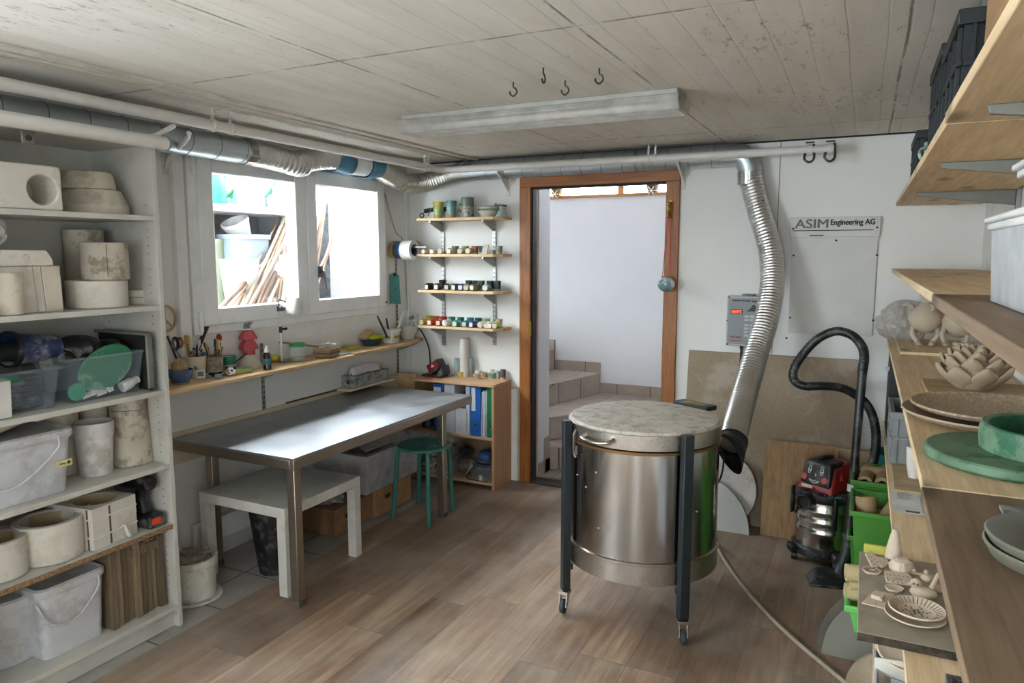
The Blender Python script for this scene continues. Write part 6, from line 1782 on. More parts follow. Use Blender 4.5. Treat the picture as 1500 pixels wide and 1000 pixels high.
for i, (u0, u1, vb, vt, c_, lb_) in enumerate(((671, 681, 552.5, 544, '#c7b64f', 'yellow test cup at the front left of the cabinet top'), (685, 693, 550, 544, '#a5927a', 'brown speckled test cup beside the yellow one on the cabinet'), (692, 698, 551, 547, '#d3cfc8', 'small white test cup before the brown one on the cabinet'),
        (696, 706, 547, 542, '#d8d6d2', 'white glossy cup at the back middle of the cabinet top'), (696, 703, 556, 548, '#a08a70', 'tan test cup at the front middle of the cabinet top'), (704, 714, 553, 545, '#b89b72', 'sand coloured test cup lying on the cabinet top'),
        (715, 727, 555, 546, '#6f9483', 'celadon green cup at the right of the cabinet top'), (718, 725, 548, 541, '#c9cbc2', 'pale cup behind the celadon cup on the cabinet'), (726, 732, 550, 543, '#aeb5ad', 'grey cup right of the celadon cup on the cabinet'), (733, 741, 551, 541, '#57524a', 'dark and silver cup at the right end of the cabinet top'))):
    cx, cy, r = CTOP(u0, u1, vb)
    h = max(.02, ZT(cx, cy, vt)-z)
    t = thing('test_cup', lb_, 'test cup', (cx, cy, z))
    build('body', MB().lathe([(0, 0), (r*.85, 0), (r, h*.4), (r, h), (r*.85, h), (r*.7, .006), (0, .006)], (cx, cy, z), 20), glaze(c_), t)
    build('bare_foot', MB().lathe([(0, -.0002), (r*.87, 0), (r*.93, h*.2), (r*.8, h*.2)], (cx, cy, z), 20), RAW, t)
# ball hanging on a red string from the brass hook
hq = Vector((-1.095, YB-.05, HOOKZ))
bq = P(976, 416, y=YB-.085); rb_ = 12.6*MP(bq)
t = thing('hanging_ball', 'turquoise and white ball hanging on a red string from the door frame hook', 'ornament', tuple(bq))
build('ball', MB().ball(bq, rb_, 1, 1, .9, 32, 20), mat('marbled_ball', '#6f9297', .25, var=.35, scale=18, dirt='#d7d9d8', dirt_amt=.9, dscale=16, coat=.4), t)
build('string', MB().tube([bq+Vector((-.025, -.0, rb_*.78)), hq+Vector((-.004, -.008, -.02)), hq+Vector((.004, -.008, -.02)), bq+Vector((.030, -.0, rb_*.70))], .0028, 6, 1), mat('red_string', '#c03a44', .7), t)
build('cap', MB().cyl(bq+Vector((-.032, 0, rb_*.72)), bq+Vector((-.012, 0, rb_*.86)), .006, seg=10), BLK, t)
# ------------------------------------------------------------------ kiln
KX, KY, KR_ = -.858, 3.095, .333
M_KST = metal('kiln_stainless', '#aaa7a4', .17, brush=(30, 30, .6), var=.07, dirt='#5d4b38', dirt_amt=.14, dscale=3)
M_KBAND = metal('kiln_band', '#b0aaa2', .3, brush=(2, 2, 30), var=.1, dirt='#6b5a43', dirt_amt=.25, dscale=6)
M_KLID = mat('refractory_lid', '#bfb8ac', .95, var=.12, scale=14, bmp=.5, bscale=60, dirt='#5d5247', dirt_amt=.38, dscale=24)
M_KLEG = mat('dark_kiln_legs', '#1a2227', .45, var=.1)
M_RUB = mat('grey_caster_rubber', '#33383c', .6)
kl = thing('kiln', 'large round stainless steel kiln with pale lid standing on three wheeled legs', 'kiln', (KX, KY, 0))
build('body', MB().lathe([(0, .235), (KR_-.002, .235), (KR_-.002, .80), (0, .80)], (KX, KY, 0), 96), M_KST, kl)
build('lower_band', MB().lathe([(KR_-.0015, .232), (KR_+.004, .235), (KR_+.004, .318), (KR_+.009, .322), (KR_+.009, .330), (KR_-.0015, .333)], (KX, KY, 0), 96), M_KBAND, kl)
build('upper_rim', MB().lathe([(KR_-.0015, .785), (KR_+.007, .789), (KR_+.008, .800), (KR_-.0015, .803)], (KX, KY, 0), 96), metal('copper_edge', '#9a7b55', .35), kl)
ld = build('lid', MB().lathe([(0, .806), (KR_+.004, .806), (KR_+.004, .868), (KR_-.012, .870), (0, .868)], (KX, KY, 0), 96), M_KBAND, kl)
build('lid_insulation', MB().lathe([(0, .868), (KR_-.004, .869), (KR_-.010, .880), (KR_*.6, .890), (0, .894)], (KX, KY, 0), 96, wob=lambda a, zq: 1+.002*math.sin(23*a)), M_KLID, ld)


def onk(u, r, z):
    """angle of the kiln skin under pixel column u, near side"""
    best = None
    for i in range(720):
        a = 2*PI*i/720
        p = Vector((KX+r*math.cos(a), KY+r*math.sin(a), z))
        if (p-Vector((KX, KY, z))).dot(Vector((KX, KY, 0))) > 0: continue
        d = p-CPOS
        uu = 750+FPX*d.dot(RGT)/d.dot(FWD)
        if best is None or abs(uu-u) < best[0]: best = (abs(uu-u), a)
    return best[1]


def kp(a, r, z): return Vector((KX+r*math.cos(a), KY+r*math.sin(a), z))


a0, a1 = onk(859, KR_, .84), onk(899, KR_, .84)
da = (a1-a0)
zh0 = .842
build('lid_handle', MB().tube([kp(a0, KR_+.004, zh0), kp(a0+da*.08, KR_+.035, zh0-.008), kp(a0+da*.35, KR_+.045, zh0-.012), kp(a0+da*.7, KR_+.045, zh0-.012), kp(a0+da*.92, KR_+.035, zh0-.006), kp(a1, KR_+.004, zh0)], .009, 12, 6), metal('handle_chrome', '#bdb6ab', .25), ld)
al = onk(846, KR_, .8)
build('latch', MB().tube([kp(al, KR_+.006, .845), kp(al, KR_+.018, .825), kp(al, KR_+.018, .79), kp(al-.01, KR_+.014, .745), kp(al+.015, KR_+.010, .725)], .007, 10, 5).tube([kp(al+.03, KR_+.012, .78), kp(al+.03, KR_+.012, .74)], .006, 8, 1), metal('latch_steel', '#6f6a64', .35), kl)
build('strap', MB().box((-.02, -.001, -.015), (.02, .003, .06), Matrix.Translation(kp(al, KR_+.003, .80)) @ Matrix.Rotation(al+PI/2, 4, 'Z')), M_KBAND, kl)
sc = MB()
for u, v in ((845, 690), (836, 712), (873, 680), (858, 703), (887, 705), (836, 760), (843, 805), (876, 758), (1012, 735), (1021, 752)):
    zv = P(u, v, y=KY-.2).z
    a = onk(u, KR_, zv)
    sc.ball(kp(a, KR_-.001, zv), .0045, seg=8, rings=6)
build('screws', sc, metal('handle_chrome', '#bdb6ab', .25), kl)['kind'] = 'stuff'
legA = [onk(829, KR_+.03, .5), math.radians(-50), math.radians(68)]
ar = onk(1004, KR_+.03, .5)
legA[1] = ar
M_ZINC = metal('zinc_caster', '#b9b5ad', .35)
for k, a in enumerate(legA):
    top = .878 if k < 2 else .85
    M_ = Matrix.Translation((KX, KY, 0)) @ Matrix.Rotation(a, 4, 'Z')
    lg = build('leg', MB().box((KR_+.011, -.022, .10), (KR_+.046, .022, top), M_).box((KR_+.0, -.022, .20), (KR_+.0105, .022, .228), M_), M_KLEG, kl, bevel=.003)
    bl = MB()
    for z in (.36, .74): bl.cyl(M_ @ Vector((KR_+.044, 0, z)), M_ @ Vector((KR_+.048, 0, z)), .007, seg=6)
    build('bolt', bl, M_KLEG, lg)
    ca = kp(a, KR_+.030, 0)
    rot = a+(.9 if k == 0 else -.4 if k == 1 else 1.5)
    MC = Matrix.Translation((ca.x, ca.y, 0)) @ Matrix.Rotation(rot, 4, 'Z')
    fk = build('caster_fork', MB().box((-.028, -.022, .086), (.028, .022, .099), MC).prism([(-.02, -.018, .086), (.022, -.018, .086), (.034, -.018, .032), (.014, -.018, .024)], (0, .004, 0), MC).prism([(-.02, .014, .086), (.022, .014, .086), (.034, .014, .032), (.014, .014, .024)], (0, .004, 0), MC).cyl(MC @ Vector((.022, -.02, .031)), MC @ Vector((.022, .02, .031)), .006), M_ZINC, lg, bevel=.001)
    build('caster_wheel', MB().lathe([(0, -.011), (.018, -.011), (.027, -.010), (.031, -.006), (.031, .006), (.027, .010), (.018, .011), (0, .011)], (0, 0, 0), 28, M=MC @ Matrix.Translation((.022, 0, .0312)) @ Matrix.Rotation(PI/2, 4, 'X')), M_RUB, lg)
    build('brake_pedal', MB().box((-.052, -.012, .068), (-.015, .012, .082), MC), BLK, lg, bevel=.003)
# hinge block at the back of the lid
q = P(1000, 588, y=KY+.30)
ha = math.radians(62)
MH = Matrix.Translation((KX, KY, 0)) @ Matrix.Rotation(ha, 4, 'Z')
build('hinge_arm', MB().box((KR_-.03, -.10, .872), (KR_+.05, .10, .895), MH), M_KLEG, kl, bevel=.005)
build('hinge_label', MB().box((KR_-.02, -.07, .8955), (KR_+.03, .05, .897), MH), mat('yellow_black_label', '#8a7a35', .6), kl)
build('hinge_bracket', MB().box((KR_+.01, -.05, .62), (KR_+.03, .05, .872), MH), M_KLEG, kl, bevel=.003)

# ------------------------------------------------------------------ vent duct from the ceiling pipe to the kiln hood
M_GALV = metal('galvanised_duct', '#c3ccd0', .42, brush=(2, 2, 2), var=.12)
M_FLEX = metal('aluminium_flex_duct', '#d3d2ce', .34, var=.1)
DY = YB-.075
# rigid duct on the back wall with elbow
zdu = 2.165
rd = .066
dk = thing('vent_duct', 'grey spiral galvanised duct along the top of the back wall', 'duct', (-1.6, DY, zdu))
xe = P(1098, 245, y=DY).x
pts = [(-2.52, DY, zdu-.005)]+[(-2.52+(xe-.10+2.52)*k/6, DY, zdu) for k in range(1, 7)]+[(xe-.03, DY, zdu-.018), (xe, DY, zdu-.075), (xe+.002, DY, zdu-.12)]
build('pipe', MB().tube(pts, rd, 24, 6), M_GALV, dk)
sm = MB()
x = -2.45
while x < xe-.12:
    sm.tube([(x+.010*math.sin(a), DY+(rd+.0008)*math.cos(a), zdu+(rd+.0008)*math.sin(a)) for a in [2*PI*i/24 for i in range(24)]], .0016, 5, 1, closed=True); x += .135
build('seams', sm, mat('duct_seam', '#5f686b', .5), dk)
build('hanger', MB().lathe([(rd+.001, -.010), (rd+.003, -.010), (rd+.003, .010), (rd+.001, .010)], (0, 0, 0), 24, M=Matrix.Translation((-1.29, DY, zdu)) @ Matrix.Rotation(PI/2, 4, 'Y')), M_SLOT, dk)
fx = thing('flexible_duct', 'silver flexible duct curving down the back wall to the kiln', 'flexible duct', (xe, DY, 2.0))
fp = [(xe+.002, DY, zdu-.118)]
for u, v, y in ((1112, 310, 4.36), (1128, 365, 4.30), (1131, 415, 4.22), (1123, 465, 4.12), (1108, 515, 4.0), (1094, 565, 3.82), (1080, 615, 3.60), (1072, 648, 3.44)):
    fp.append(tuple(P(u, v, y=y)))
build('hose', MB().tube(fp, .064, 22, 46, rf=lambda t_, i: 1.0+.05*(1 if i % 4 in (1, 2) else -1)*.6), M_FLEX, fx, sharp=60)
build('collar', MB().cyl((xe+.002, DY, zdu-.10), (xe+.004, DY, zdu-.17), rd+.004, rd+.002, 24), metal('foil_tape', '#b9b9b6', .22, var=.3, bscale=30), fx)
p0, p1 = Vector(fp[-1]), Vector(fp[-2])
dr_ = (p0-p1).normalized()
hd = thing('extraction_hood', 'black slanted hood at the lower end of the flexible duct beside the kiln', 'hood', tuple(p0))
Mh = dr_.to_track_quat('Z', 'Y').to_matrix().to_4x4(); Mh.translation = p0
vs = []; NS = 26
for i in range(NS):
    a = 2*PI*i/NS; vs.append(Mh @ Vector((.070*math.cos(a), .070*math.sin(a), -.012)))
low = []
for i in range(NS):
    v = vs[i].copy(); s = (v-Vector(p0)).dot(RGT)
    v = v+dr_*(.025+.165*((s+.07)/.14)**1.3); low.append(v)
fs = [(i, (i+1) % NS, NS+(i+1) % NS, NS+i) for i in range(NS)]
build('shell', MB().add(vs+low, fs), mat('black_sheet', '#101111', .5), hd, solid=.002)
build('ring', MB().tube([v for v in vs], .004, 6, 1, closed=True), mat('black_sheet', '#101111'), hd)
one('cable', MB().tube([P(1055, 655, y=3.30), P(1060, 672, y=3.28), P(1057, 695, y=3.22), P(1048, 715, y=3.16)], .0045, 8), BLK, 'thin black cable hanging between the kiln and the black hood', 'cable')

# ------------------------------------------------------------------ white pipes and ducts, left wall
M_PIPE = mat('white_pipe_paint', '#d3d1cc', .4, var=.05)
PXL, PZ = -2.635, 2.165
wp = thing('ceiling_pipe', 'long white pipe running under the ceiling along the left and back walls', 'pipe', (PXL, 3, PZ))
PYB = 4.285
xend = P(1222, 219, y=PYB).x
build('pipe', MB().tube([(PXL, -.9, PZ-.004), (PXL, 1.5, PZ), (PXL, 3.0, PZ), (PXL, 4.1, PZ)]+[(PXL, PYB-.09, PZ), (PXL+.018, PYB-.03, PZ), (PXL+.08, PYB, PZ)]+[(-2.3, PYB, PZ-.002), (-1.2, PYB, PZ-.006), (-.6, PYB, PZ-.008), (xend-.0, PYB, PZ-.010)], .0235, 16, 5), M_PIPE, wp)
cl = []
for (u, ptx) in ((312, None), (338, None)):
    q = P(u, 188, x=PXL)
    cl.append(Vector((PXL, q.y, PZ)))
for u in (622, 640):
    q = P(u, 243, x=PXL); cl.append(Vector((PXL, min(q.y, 4.12), PZ)))
for u in (950, 960):
    q = P(u, 233, y=PYB); cl.append(Vector((q.x, PYB, PZ-.006)))
for k, c in enumerate(cl):
    ax = 'Y' if k >= 4 else 'X'
    Mx = Matrix.Translation(c) @ (Matrix.Rotation(PI/2, 4, 'Y') if k >= 4 else Matrix.Rotation(PI/2, 4, 'X'))
    cp = build('pipe_clip', MB().lathe([(.024, -.009), (.0275, -.009), (.0275, .009), (.024, .009), (.024, -.009)], (0, 0, 0), 20, M=Mx), M_PIPE, wp)
    ch_ = MB()
    z = c.z+.028
    while z < ZC-.012:
        ch_.box((c.x-.006, c.y-.006, z), (c.x+.006, c.y+.006, z+.010)); z += .015
    ch_.cyl((c.x, c.y, c.z+.026), (c.x, c.y, ZC), .003)
    build('hanger', ch_, M_PIPE, cp)
for u in (745, 1002):
    q = P(u, 262 if u < 800 else 250, y=YB)
    build('bracket', MB().box((q.x-.012, YB-.006, 1.985), (q.x+.012, YB-.0005, 2.13)).prism([(q.x-.005, YB-.006, 2.02), (q.x-.005, YB-.006, 2.125), (q.x-.005, PYB+.0, 2.14), (q.x-.005, PYB, 2.128)], (.010, 0, 0)), M_PIPE, wp)
for u in (1186, 1216):
    q = P(u, 221, y=PYB)
    cp = build('end_clip', MB().lathe([(.024, -.014), (.030, -.014), (.030, .014), (.024, .014), (.024, -.014)], (0, 0, 0), 20, M=Matrix.Translation((q.x, PYB, PZ-.010)) @ Matrix.Rotation(PI/2, 4, 'Y')), M_PIPE, wp)
    build('hook', MB().tube([(q.x-.02, PYB-.01, PZ-.022), (q.x-.024, PYB-.012, PZ-.055), (q.x, PYB-.012, PZ-.075), (q.x+.024, PYB-.012, PZ-.055), (q.x+.02, PYB-.01, PZ+.02)], .0065, 10), BLK, cp)
    build('pad', MB().box((q.x-.022, PYB-.012, PZ+.028), (q.x+.022, PYB+.012, PZ+.034)), BLK, cp)
# lower white pipe with curved brackets
LX, LZ = -2.548, 2.037
ye = P(242, 208, x=LX).y
lp = thing('handrail_pipe', 'shorter capped white pipe crossing in front of the bookcase top', 'pipe', (LX, 1.5, LZ))
build('pipe', MB().cyl((LX, -.9, LZ), (LX, ye, LZ), .026, seg=24), M_PIPE, lp)
build('end_cap', MB().lathe([(.020, ye), (.027, ye), (.027, ye+.008), (.022, ye+.009), (.018, ye+.004), (0, ye+.004)], (0, 0, 0), 24, M=Matrix.Translation((LX, 0, LZ)) @ Matrix.Rotation(-PI/2, 4, 'X')), mat('grey_cap', '#7e7d79', .5), lp)
yb2 = P(252, 230, x=-2.85).y
q1 = P(243, 246, x=XL+.008)
br1 = MB().tube([q1, P(246, 234, x=XL+.03), P(254, 222, x=-2.93), P(266, 212, x=-2.795), P(274, 202, x=-2.74), P(277, 195, x=-2.68)], .011, 10, 6)
build('wall_bracket', br1, M_PIPE, wp)
build('bracket_foot', MB().box((XL, q1.y-.018, q1.z-.03), (XL+.006, q1.y+.018, q1.z+.10)), M_PIPE, wp, bevel=.002)
br2 = MB().tube([P(198, 203, x=-2.60), P(222, 200, x=-2.61), P(238, 193, x=-2.62), P(255, 184, x=-2.63)], .010, 10, 6)
build('wall_bracket', br2, M_PIPE, lp)
# galvanised duct left wall
LDX, LDZ = -2.885, 2.118
ldd = thing('vent_duct', 'shiny galvanised duct above the bookcase along the left wall', 'duct', (LDX, 1.8, LDZ))
yd1 = P(362, 222, x=LDX).y
build('pipe', MB().cyl((LDX, -.9, LDZ), (LDX, yd1, LDZ), .062, seg=28), M_GALV, ldd)
sm = MB(); y = .6
while y < yd1-.02:
    sm.tube([(LDX+.0628*math.cos(a), y+.008*math.sin(a), LDZ+.0628*math.sin(a)) for a in [2*PI*i/24 for i in range(24)]], .0018, 5, 1, closed=True); y += .165
build('seams', sm, mat('duct_seam', '#5f686b'), ldd)
fl = thing('flexible_duct', 'silver corrugated duct between the galvanised duct and the blue fan', 'flexible duct', (LDX, 3.0, LDZ))
yf0 = 3.47
build('hose', MB().tube([(LDX, yd1-.01, LDZ), (LDX, yd1+.14, LDZ-.006), (LDX, yd1+.38, LDZ-.025), (LDX, yf0-.30, LDZ-.01), (LDX, yf0-.12, LDZ+.03), (LDX, yf0, LDZ+.045)], .064, 22, 30, rf=lambda t_, i: 1+.035*(1 if i % 4 in (1, 2) else -1)), M_FLEX, fl, sharp=60)
build('clamp', MB().cyl((LDX, yd1-.03, LDZ), (LDX, yd1+.02, LDZ), .067, seg=28), metal('foil_tape', '#b9b9b6', .22), fl)
fan = thing('inline_fan', 'blue round inline duct fan beside the window top', 'fan', (LDX, 3.65, LDZ+.045))
zf = LDZ+.035
BLF = mat('blue_fan_plastic', '#3f7490', .4)
MF = Matrix.Translation((LDX, yf0-.01, zf)) @ Matrix.Rotation(-PI/2, 4, 'X')
build('casing', MB().lathe([(.055, 0), (.066, 0), (.070, .05), (.080, .10), (.082, .13), (.076, .14)], (0, 0, 0), 36, M=MF), BLF, fan)
MF2 = Matrix.Translation((LDX, yf0+.30, zf)) @ Matrix.Rotation(-PI/2, 4, 'X')
build('casing', MB().lathe([(.076, -.01), (.082, 0), (.080, .04), (.068, .10), (.064, .15), (.055, .15)], (0, 0, 0), 36, M=MF2), BLF, fan)
build('motor_case', MB().lathe([(.06, .13), (.068, .14), (.068, .30), (.06, .31)], (0, 0, 0), 36, M=MF), mat('pale_fan_body', '#c9cfd0', .4), fan)
fl2 = thing('flexible_duct', 'silver flexible elbow between the blue fan and the back wall duct', 'flexible duct', (LDX, 4.2, 2.08))
build('hose', MB().tube([(LDX, yf0+.44, zf), (LDX, yf0+.55, zf-.03), (LDX+.02, 4.18, zf-.075), (LDX+.10, 4.32, zf-.06), (LDX+.24, DY-.01, zdu-.03), (-2.56, DY, zdu-.012), (-2.48, DY, zdu-.003)], .066, 22, 30, rf=lambda t_, i: 1+.03*(1 if i % 4 in (1, 2) else -1)), M_FLEX, fl2, sharp=60)

# ------------------------------------------------------------------ ceiling lamp and hooks
M_LAMP = clear('lamp_diffuser', '#cfcdc6', .5, .3)
x0, x1, y0, y1 = -2.0, -.685, 2.86, 3.06
cl_ = thing('ceiling_lamp', 'long unlit fluorescent ceiling lamp with ribbed clear cover', 'lamp', ((x0+x1)/2, (y0+y1)/2, ZC-.07))
build('housing', MB().box((x0+.01, y0+.02, ZC-.022), (x1-.01, y1-.02, ZC-.0005)), mat('lamp_housing', '#a3a29c', .5), cl_, bevel=.003)
poly = [(y0+.03, ZC-.082), (y1-.03, ZC-.082), (y1, ZC-.045), (y1-.004, ZC-.022), (y0+.004, ZC-.022), (y0, ZC-.045)]
build('diffuser', MB().prism([(x0, y, z) for y, z in poly], (x1-x0, 0, 0)), M_LAMP, cl_, bevel=.004)
rb = MB()
for k in range(9):
    y = y0+.035+(y1-y0-.07)*k/8; rb.box((x0+.01, y-.002, ZC-.0835), (x1-.01, y+.002, ZC-.0822))
build('ribs', rb, M_LAMP, cl_)
build('tube', MB().cyl((x0+.05, (y0+y1)/2, ZC-.048), (x1-.05, (y0+y1)/2, ZC-.048), .013), mat('unlit_tube', '#dad8d2', .4), cl_)
build('end_block', MB().box((x1-.10, y0+.03, ZC-.07), (x1-.02, y1-.03, ZC-.025)), mat('lamp_end_grey', '#77786f', .5), cl_)
for k, (u, v, lb_) in enumerate(((752, 120, 'leftmost of the four hooks in the ceiling'), (796, 99, 'second hook from the left in the ceiling, nearer the viewer'), (828, 118, 'third ceiling hook from the left'), (878, 100, 'rightmost of the four hooks in the ceiling'))):
    q = P(u, v, z=ZC)
    s = (-1) ** k*.2
    one('ceiling_hook', MB().tube([(q.x, q.y, ZC), (q.x, q.y, ZC-.018), (q.x+.010, q.y, ZC-.026), (q.x+.014, q.y, ZC-.040), (q.x, q.y-.0, ZC-.052), (q.x-.014, q.y, ZC-.042), (q.x-.014, q.y, ZC-.032)] if k != 1 else [(q.x, q.y, ZC), (q.x, q.y, ZC-.018), (q.x, q.y+.012, ZC-.026), (q.x, q.y+.015, ZC-.040), (q.x, q.y, ZC-.052), (q.x, q.y-.013, ZC-.04)], .003, 8, 5), metal('hook_steel', '#4b4843', .45), lb_, 'hook')

# ------------------------------------------------------------------ sign board and kiln controller on the back wall
yS = YB-.018
tl, br_ = P(1158.5, 319, y=yS), P(1281, 493, y=yS)
tr_ = P(1290.5, 317, y=yS)
zh_ = P(1224, 344, y=yS).z
sx0_, sx1_ = tl.x, tr_.x
sgn = thing('sign_board', 'white wall panel with a company name header beside the flexible duct', 'sign', ((sx0_+sx1_)/2, yS, br_.z))
M_SIGN = mat('white_sign_panel', '#c9c8c4', .45, var=.03)
build('panel', MB().box((sx0_+.012, yS+.004, br_.z), (sx1_-.008, YB-.0005, zh_)), M_SIGN, sgn, bevel=.0015)
hdr = build('header', MB().box((sx0_, yS-.006, zh_-.012), (sx1_, YB-.0005, tl.z)), M_SIGN, sgn, bevel=.002)
yT = yS-.0065
W_ = sx1_-sx0_
hH = tl.z-zh_
tm = MB()
text(tm, 'ASIM', .070, (sx0_+W_*.055, yT, zh_+hH*.40), (1, 0, 0), (0, 0, 1), width=W_*.375, bold=.0020)
build('lettering', tm, mat('grey_letters', '#6b6966', .6), hdr)
tm = MB()
text(tm, 'Engineering AG', .043, (sx0_+W_*.455, yT, zh_+hH*.56), (1, 0, 0), (0, 0, 1), width=W_*.485, bold=.0016)
build('lettering', tm, mat('black_letters', '#161616', .6), hdr)
build('line', MB().box((sx0_+W_*.035, yT-.0008, zh_+hH*.235), (sx0_+W_*.93, yT+.0005, zh_+hH*.28)), mat('black_letters', '#161616'), hdr)
build('mark', MB().box((sx0_+W_*.225, yT-.0008, zh_-.004), (sx0_+W_*.385, yT+.0005, zh_+.001)), mat('black_letters', '#161616'), hdr)
def dots(pts, y):
    mb = MB()
    for u, v in pts:
        q = P(u, v, y=y); mb.cyl((q.x, y-.003, q.z), (q.x, y+.001, q.z), .006, seg=10)
    return mb
for p_ in ((1162, 335), (1285, 333)): build('screw', dots([p_], yT), mat('black_letters', '#161616'), hdr)
for p_ in ((1225, 352), (1162.5, 374), (1284.5, 373.5), (1157.5, 465), (1279, 469)): build('screw', dots([p_], yS+.004), mat('black_letters', '#161616'), sgn)
one('wall_plug', dots([(1152, 495)], YB), mat('black_letters', '#161616'), 'small black screw in the wall below the sign board', 'screw')
# controller
yC = YB-.07
a, b = P(1065.5, 433, y=yC), P(1110, 508, y=yC)
x0, x1, z0, z1 = a.x, a.x+.20, b.z, a.z
ct = thing('kiln_controller', 'grey kiln controller box with red digits, half hidden by the flexible duct', 'controller', ((x0+x1)/2, yC, z0))
build('case', MB().box((x0, yC, z0), (x1, YB-.001, z1)), mat('light_grey_case', '#b3b3b0', .45, var=.03), ct, bevel=.004)
build('face', MB().box((x0+.008, yC-.002, z0+.010), (x1-.008, yC+.001, z1-.010)), mat('grey_face', '#83878c', .45, var=.03), ct)
W_, H_ = x1-x0, z1-z0
dsp = build('display', MB().box((x0+W_*.13, yC-.004, z0+H_*.64), (x0+W_*.13+.065, yC, z0+H_*.73)), mat('display_black', '#1c0805', .25), ct)
build('digits', text(MB(), '0018\u00b0C', .024, (x0+W_*.15, yC-.0042, z0+H_*.66), (1, 0, 0), (0, 0, 1), width=.056), glow('led_red', '#ff3a18', 1.3), dsp)
build('header_text', text(MB(), 'MICHEL', .016, (x0+W_*.40, yC-.0022, z0+H_*.89), (1, 0, 0), (0, 0, 1), width=.056, bold=.0005).box((x0+W_*.16, yC-.0026, z0+H_*.895), (x0+W_*.38, yC-.001, z0+H_*.92)).box((x0+W_*.71, yC-.0026, z0+H_*.885), (x0+W_*.93, yC-.001, z0+H_*.91)).box((x0+W_*.16, yC-.0026, z0+H_*.925), (x0+W_*.9, yC-.001, z0+H_*.93)), mat('dark_print', '#22262b', .5), ct)
build('brand_text', text(MB(), 'MICHEL', .020, (x0+W_*.13, yC-.0022, z0+H_*.155), (1, 0, 0), (0, 0, 1), width=.064, bold=.0006), mat('dark_red_print', '#7d2229', .5), ct)
build('brand_text', MB().box((x0+W_*.13, yC-.0026, z0+H_*.10), (x0+W_*.45, yC-.001, z0+H_*.112)), mat('dark_red_print', '#7d2229'), ct)
gp = [(.53, .70), (.60, .72), (.68, .77), (.74, .83), (.80, .83), (.84, .76), (.90, .74), (.90, .70)]
build('curve_graphic', MB().prism([(x0+W_*u, yC-.0026, z0+H_*v) for u, v in gp], (0, .0015, 0)), mat('dark_teal_print', '#1d3237', .5), ct)
kb = MB()
rk = MB()
for r_, zz_ in enumerate((.60, .53, .43, .36, .29, .22)):
    for c_ in range(3):
        bx_ = x0+W_*(.51+.155*c_)
        (rk if (r_ == 1 and c_ == 2) else kb).box((bx_, yC-.004, z0+H_*zz_-.007), (bx_+W_*.125, yC-.0015, z0+H_*zz_+.006))
build('keys', kb, mat('key_grey', '#b9bcbe', .4), ct)['kind'] = 'stuff'
build('stop_key', rk, mat('dark_red_print', '#7d2229'), ct)
build('screw', MB().cyl((x0+.012, yC-.004, z1-.008), (x0+.012, yC, z1-.008), .005).cyl((x0+.010, yC-.004, z0+.008), (x0+.010, yC, z0+.008), .005).cyl((x0+.004, yC-.004, (z0+z1)/2), (x0+.004, yC, (z0+z1)/2), .004), BLK, ct)
build('top_clip', MB().box((x0+W_*.42, yC+.01, z1), (x0+W_*.78, yC+.03, z1+.012)), BLK, ct)
q = P(1086, 509, y=yC+.02)
build('cable_gland', MB().cyl((q.x, yC+.03, z0), (q.x, yC+.03, z0-.022), .013, .010), BLK, ct)
one('power_cable', MB().tube([(q.x, yC+.03, z0-.02), P(1085, 530, y=yC+.03), P(1082, 552, y=yC+.02), (P(1082, 552, y=yC).x+.0, YB-.10, .80)], .0075, 10), BLK, 'black cable hanging from the kiln controller behind the flexible duct', 'cable')

# ------------------------------------------------------------------ boards and bats leaning on the back wall
M_MDF = mat('grey_brown_chipboard', '#978671', .85, var=.12, scale=90, bmp=.1, dirt='#c4bbaf', dirt_amt=.35, dscale=2.5)
zt1 = P(1130, 520, y=YB-.03).z
xm0, xm1 = P(1009, 516, y=YB-.03).x, P(1258, 531, y=YB-.03).x
def leanboard(label, x0, x1, h, yb, yt, th, m, name='board', cat='board', ch=0):
    p = [(x0, yb, 0), (x1, yb, 0), (x1, yt, h), (x0, yt, h)]
    t = MB().prism(p, (0, th, 0))
    return one(name, t, m, label, cat, bevel=.001)
leanboard('large grey brown chipboard sheet leaning on the back wall behind the kiln', xm0, xm1, zt1, YB-.16, YB-.028, .018, M_MDF)
M_PLY = wood('plywood_sheet', '#8f6f4b', '#b08e66', 'z', .8, .6, knots=False)
yq = 4.18
xp0, xp1 = P(1117, 700, y=yq+.02).x, P(1228, 700, y=yq+.02).x
zp = P(1170, 651, y=yq+.05).z
leanboard('light plywood sheet leaning before the chipboard beside the vacuum cleaner', xp0, xp1-.01, zp, yq, yq+.085, .012, M_PLY)
xp2 = P(1276, 700, y=yq+.02).x
leanboard('thinner plywood offcut leaning behind the vacuum cleaner wand', xp1-.13, xp2, zp-.012, yq+.018, yq+.11, .010, wood('plywood_pale', '#a08766', '#bfa685', 'z', .8, .6, knots=False))
# round and quarter kiln shelves
M_BAT = mat('white_kiln_bat', '#c8c2bd', .85, var=.06, dirt='#8b7f76', dirt_amt=.4, dscale=6)
M_BATE = mat('dark_bat_rim', '#6d655c', .8)
q = P(1108, 725, y=4.22); r = .225
cxd = q.x-r
dk_ = thing('kiln_shelf', 'round white kiln shelf leaning on the wall behind the kiln', 'kiln shelf', (cxd, 4.2, 0))
Md = Matrix.Translation((cxd, 4.17, .004)) @ Matrix.Rotation(-.22, 4, 'X') @ Matrix.Translation((0, 0, r)) @ Matrix.Rotation(PI/2, 4, 'X')
build('disc', MB().lathe([(0, -.009), (r, -.009), (r, .009), (0, .009)], (0, 0, 0), 64, M=Md), M_BAT, dk_, bevel=.002)
build('rim', MB().lathe([(r-.001, -.0085), (r+.002, -.0085), (r+.002, .007), (r-.001, .007)], (0, 0, 0), 64, M=Md), M_BATE, dk_)
qa = P(1097, 784, z=0)
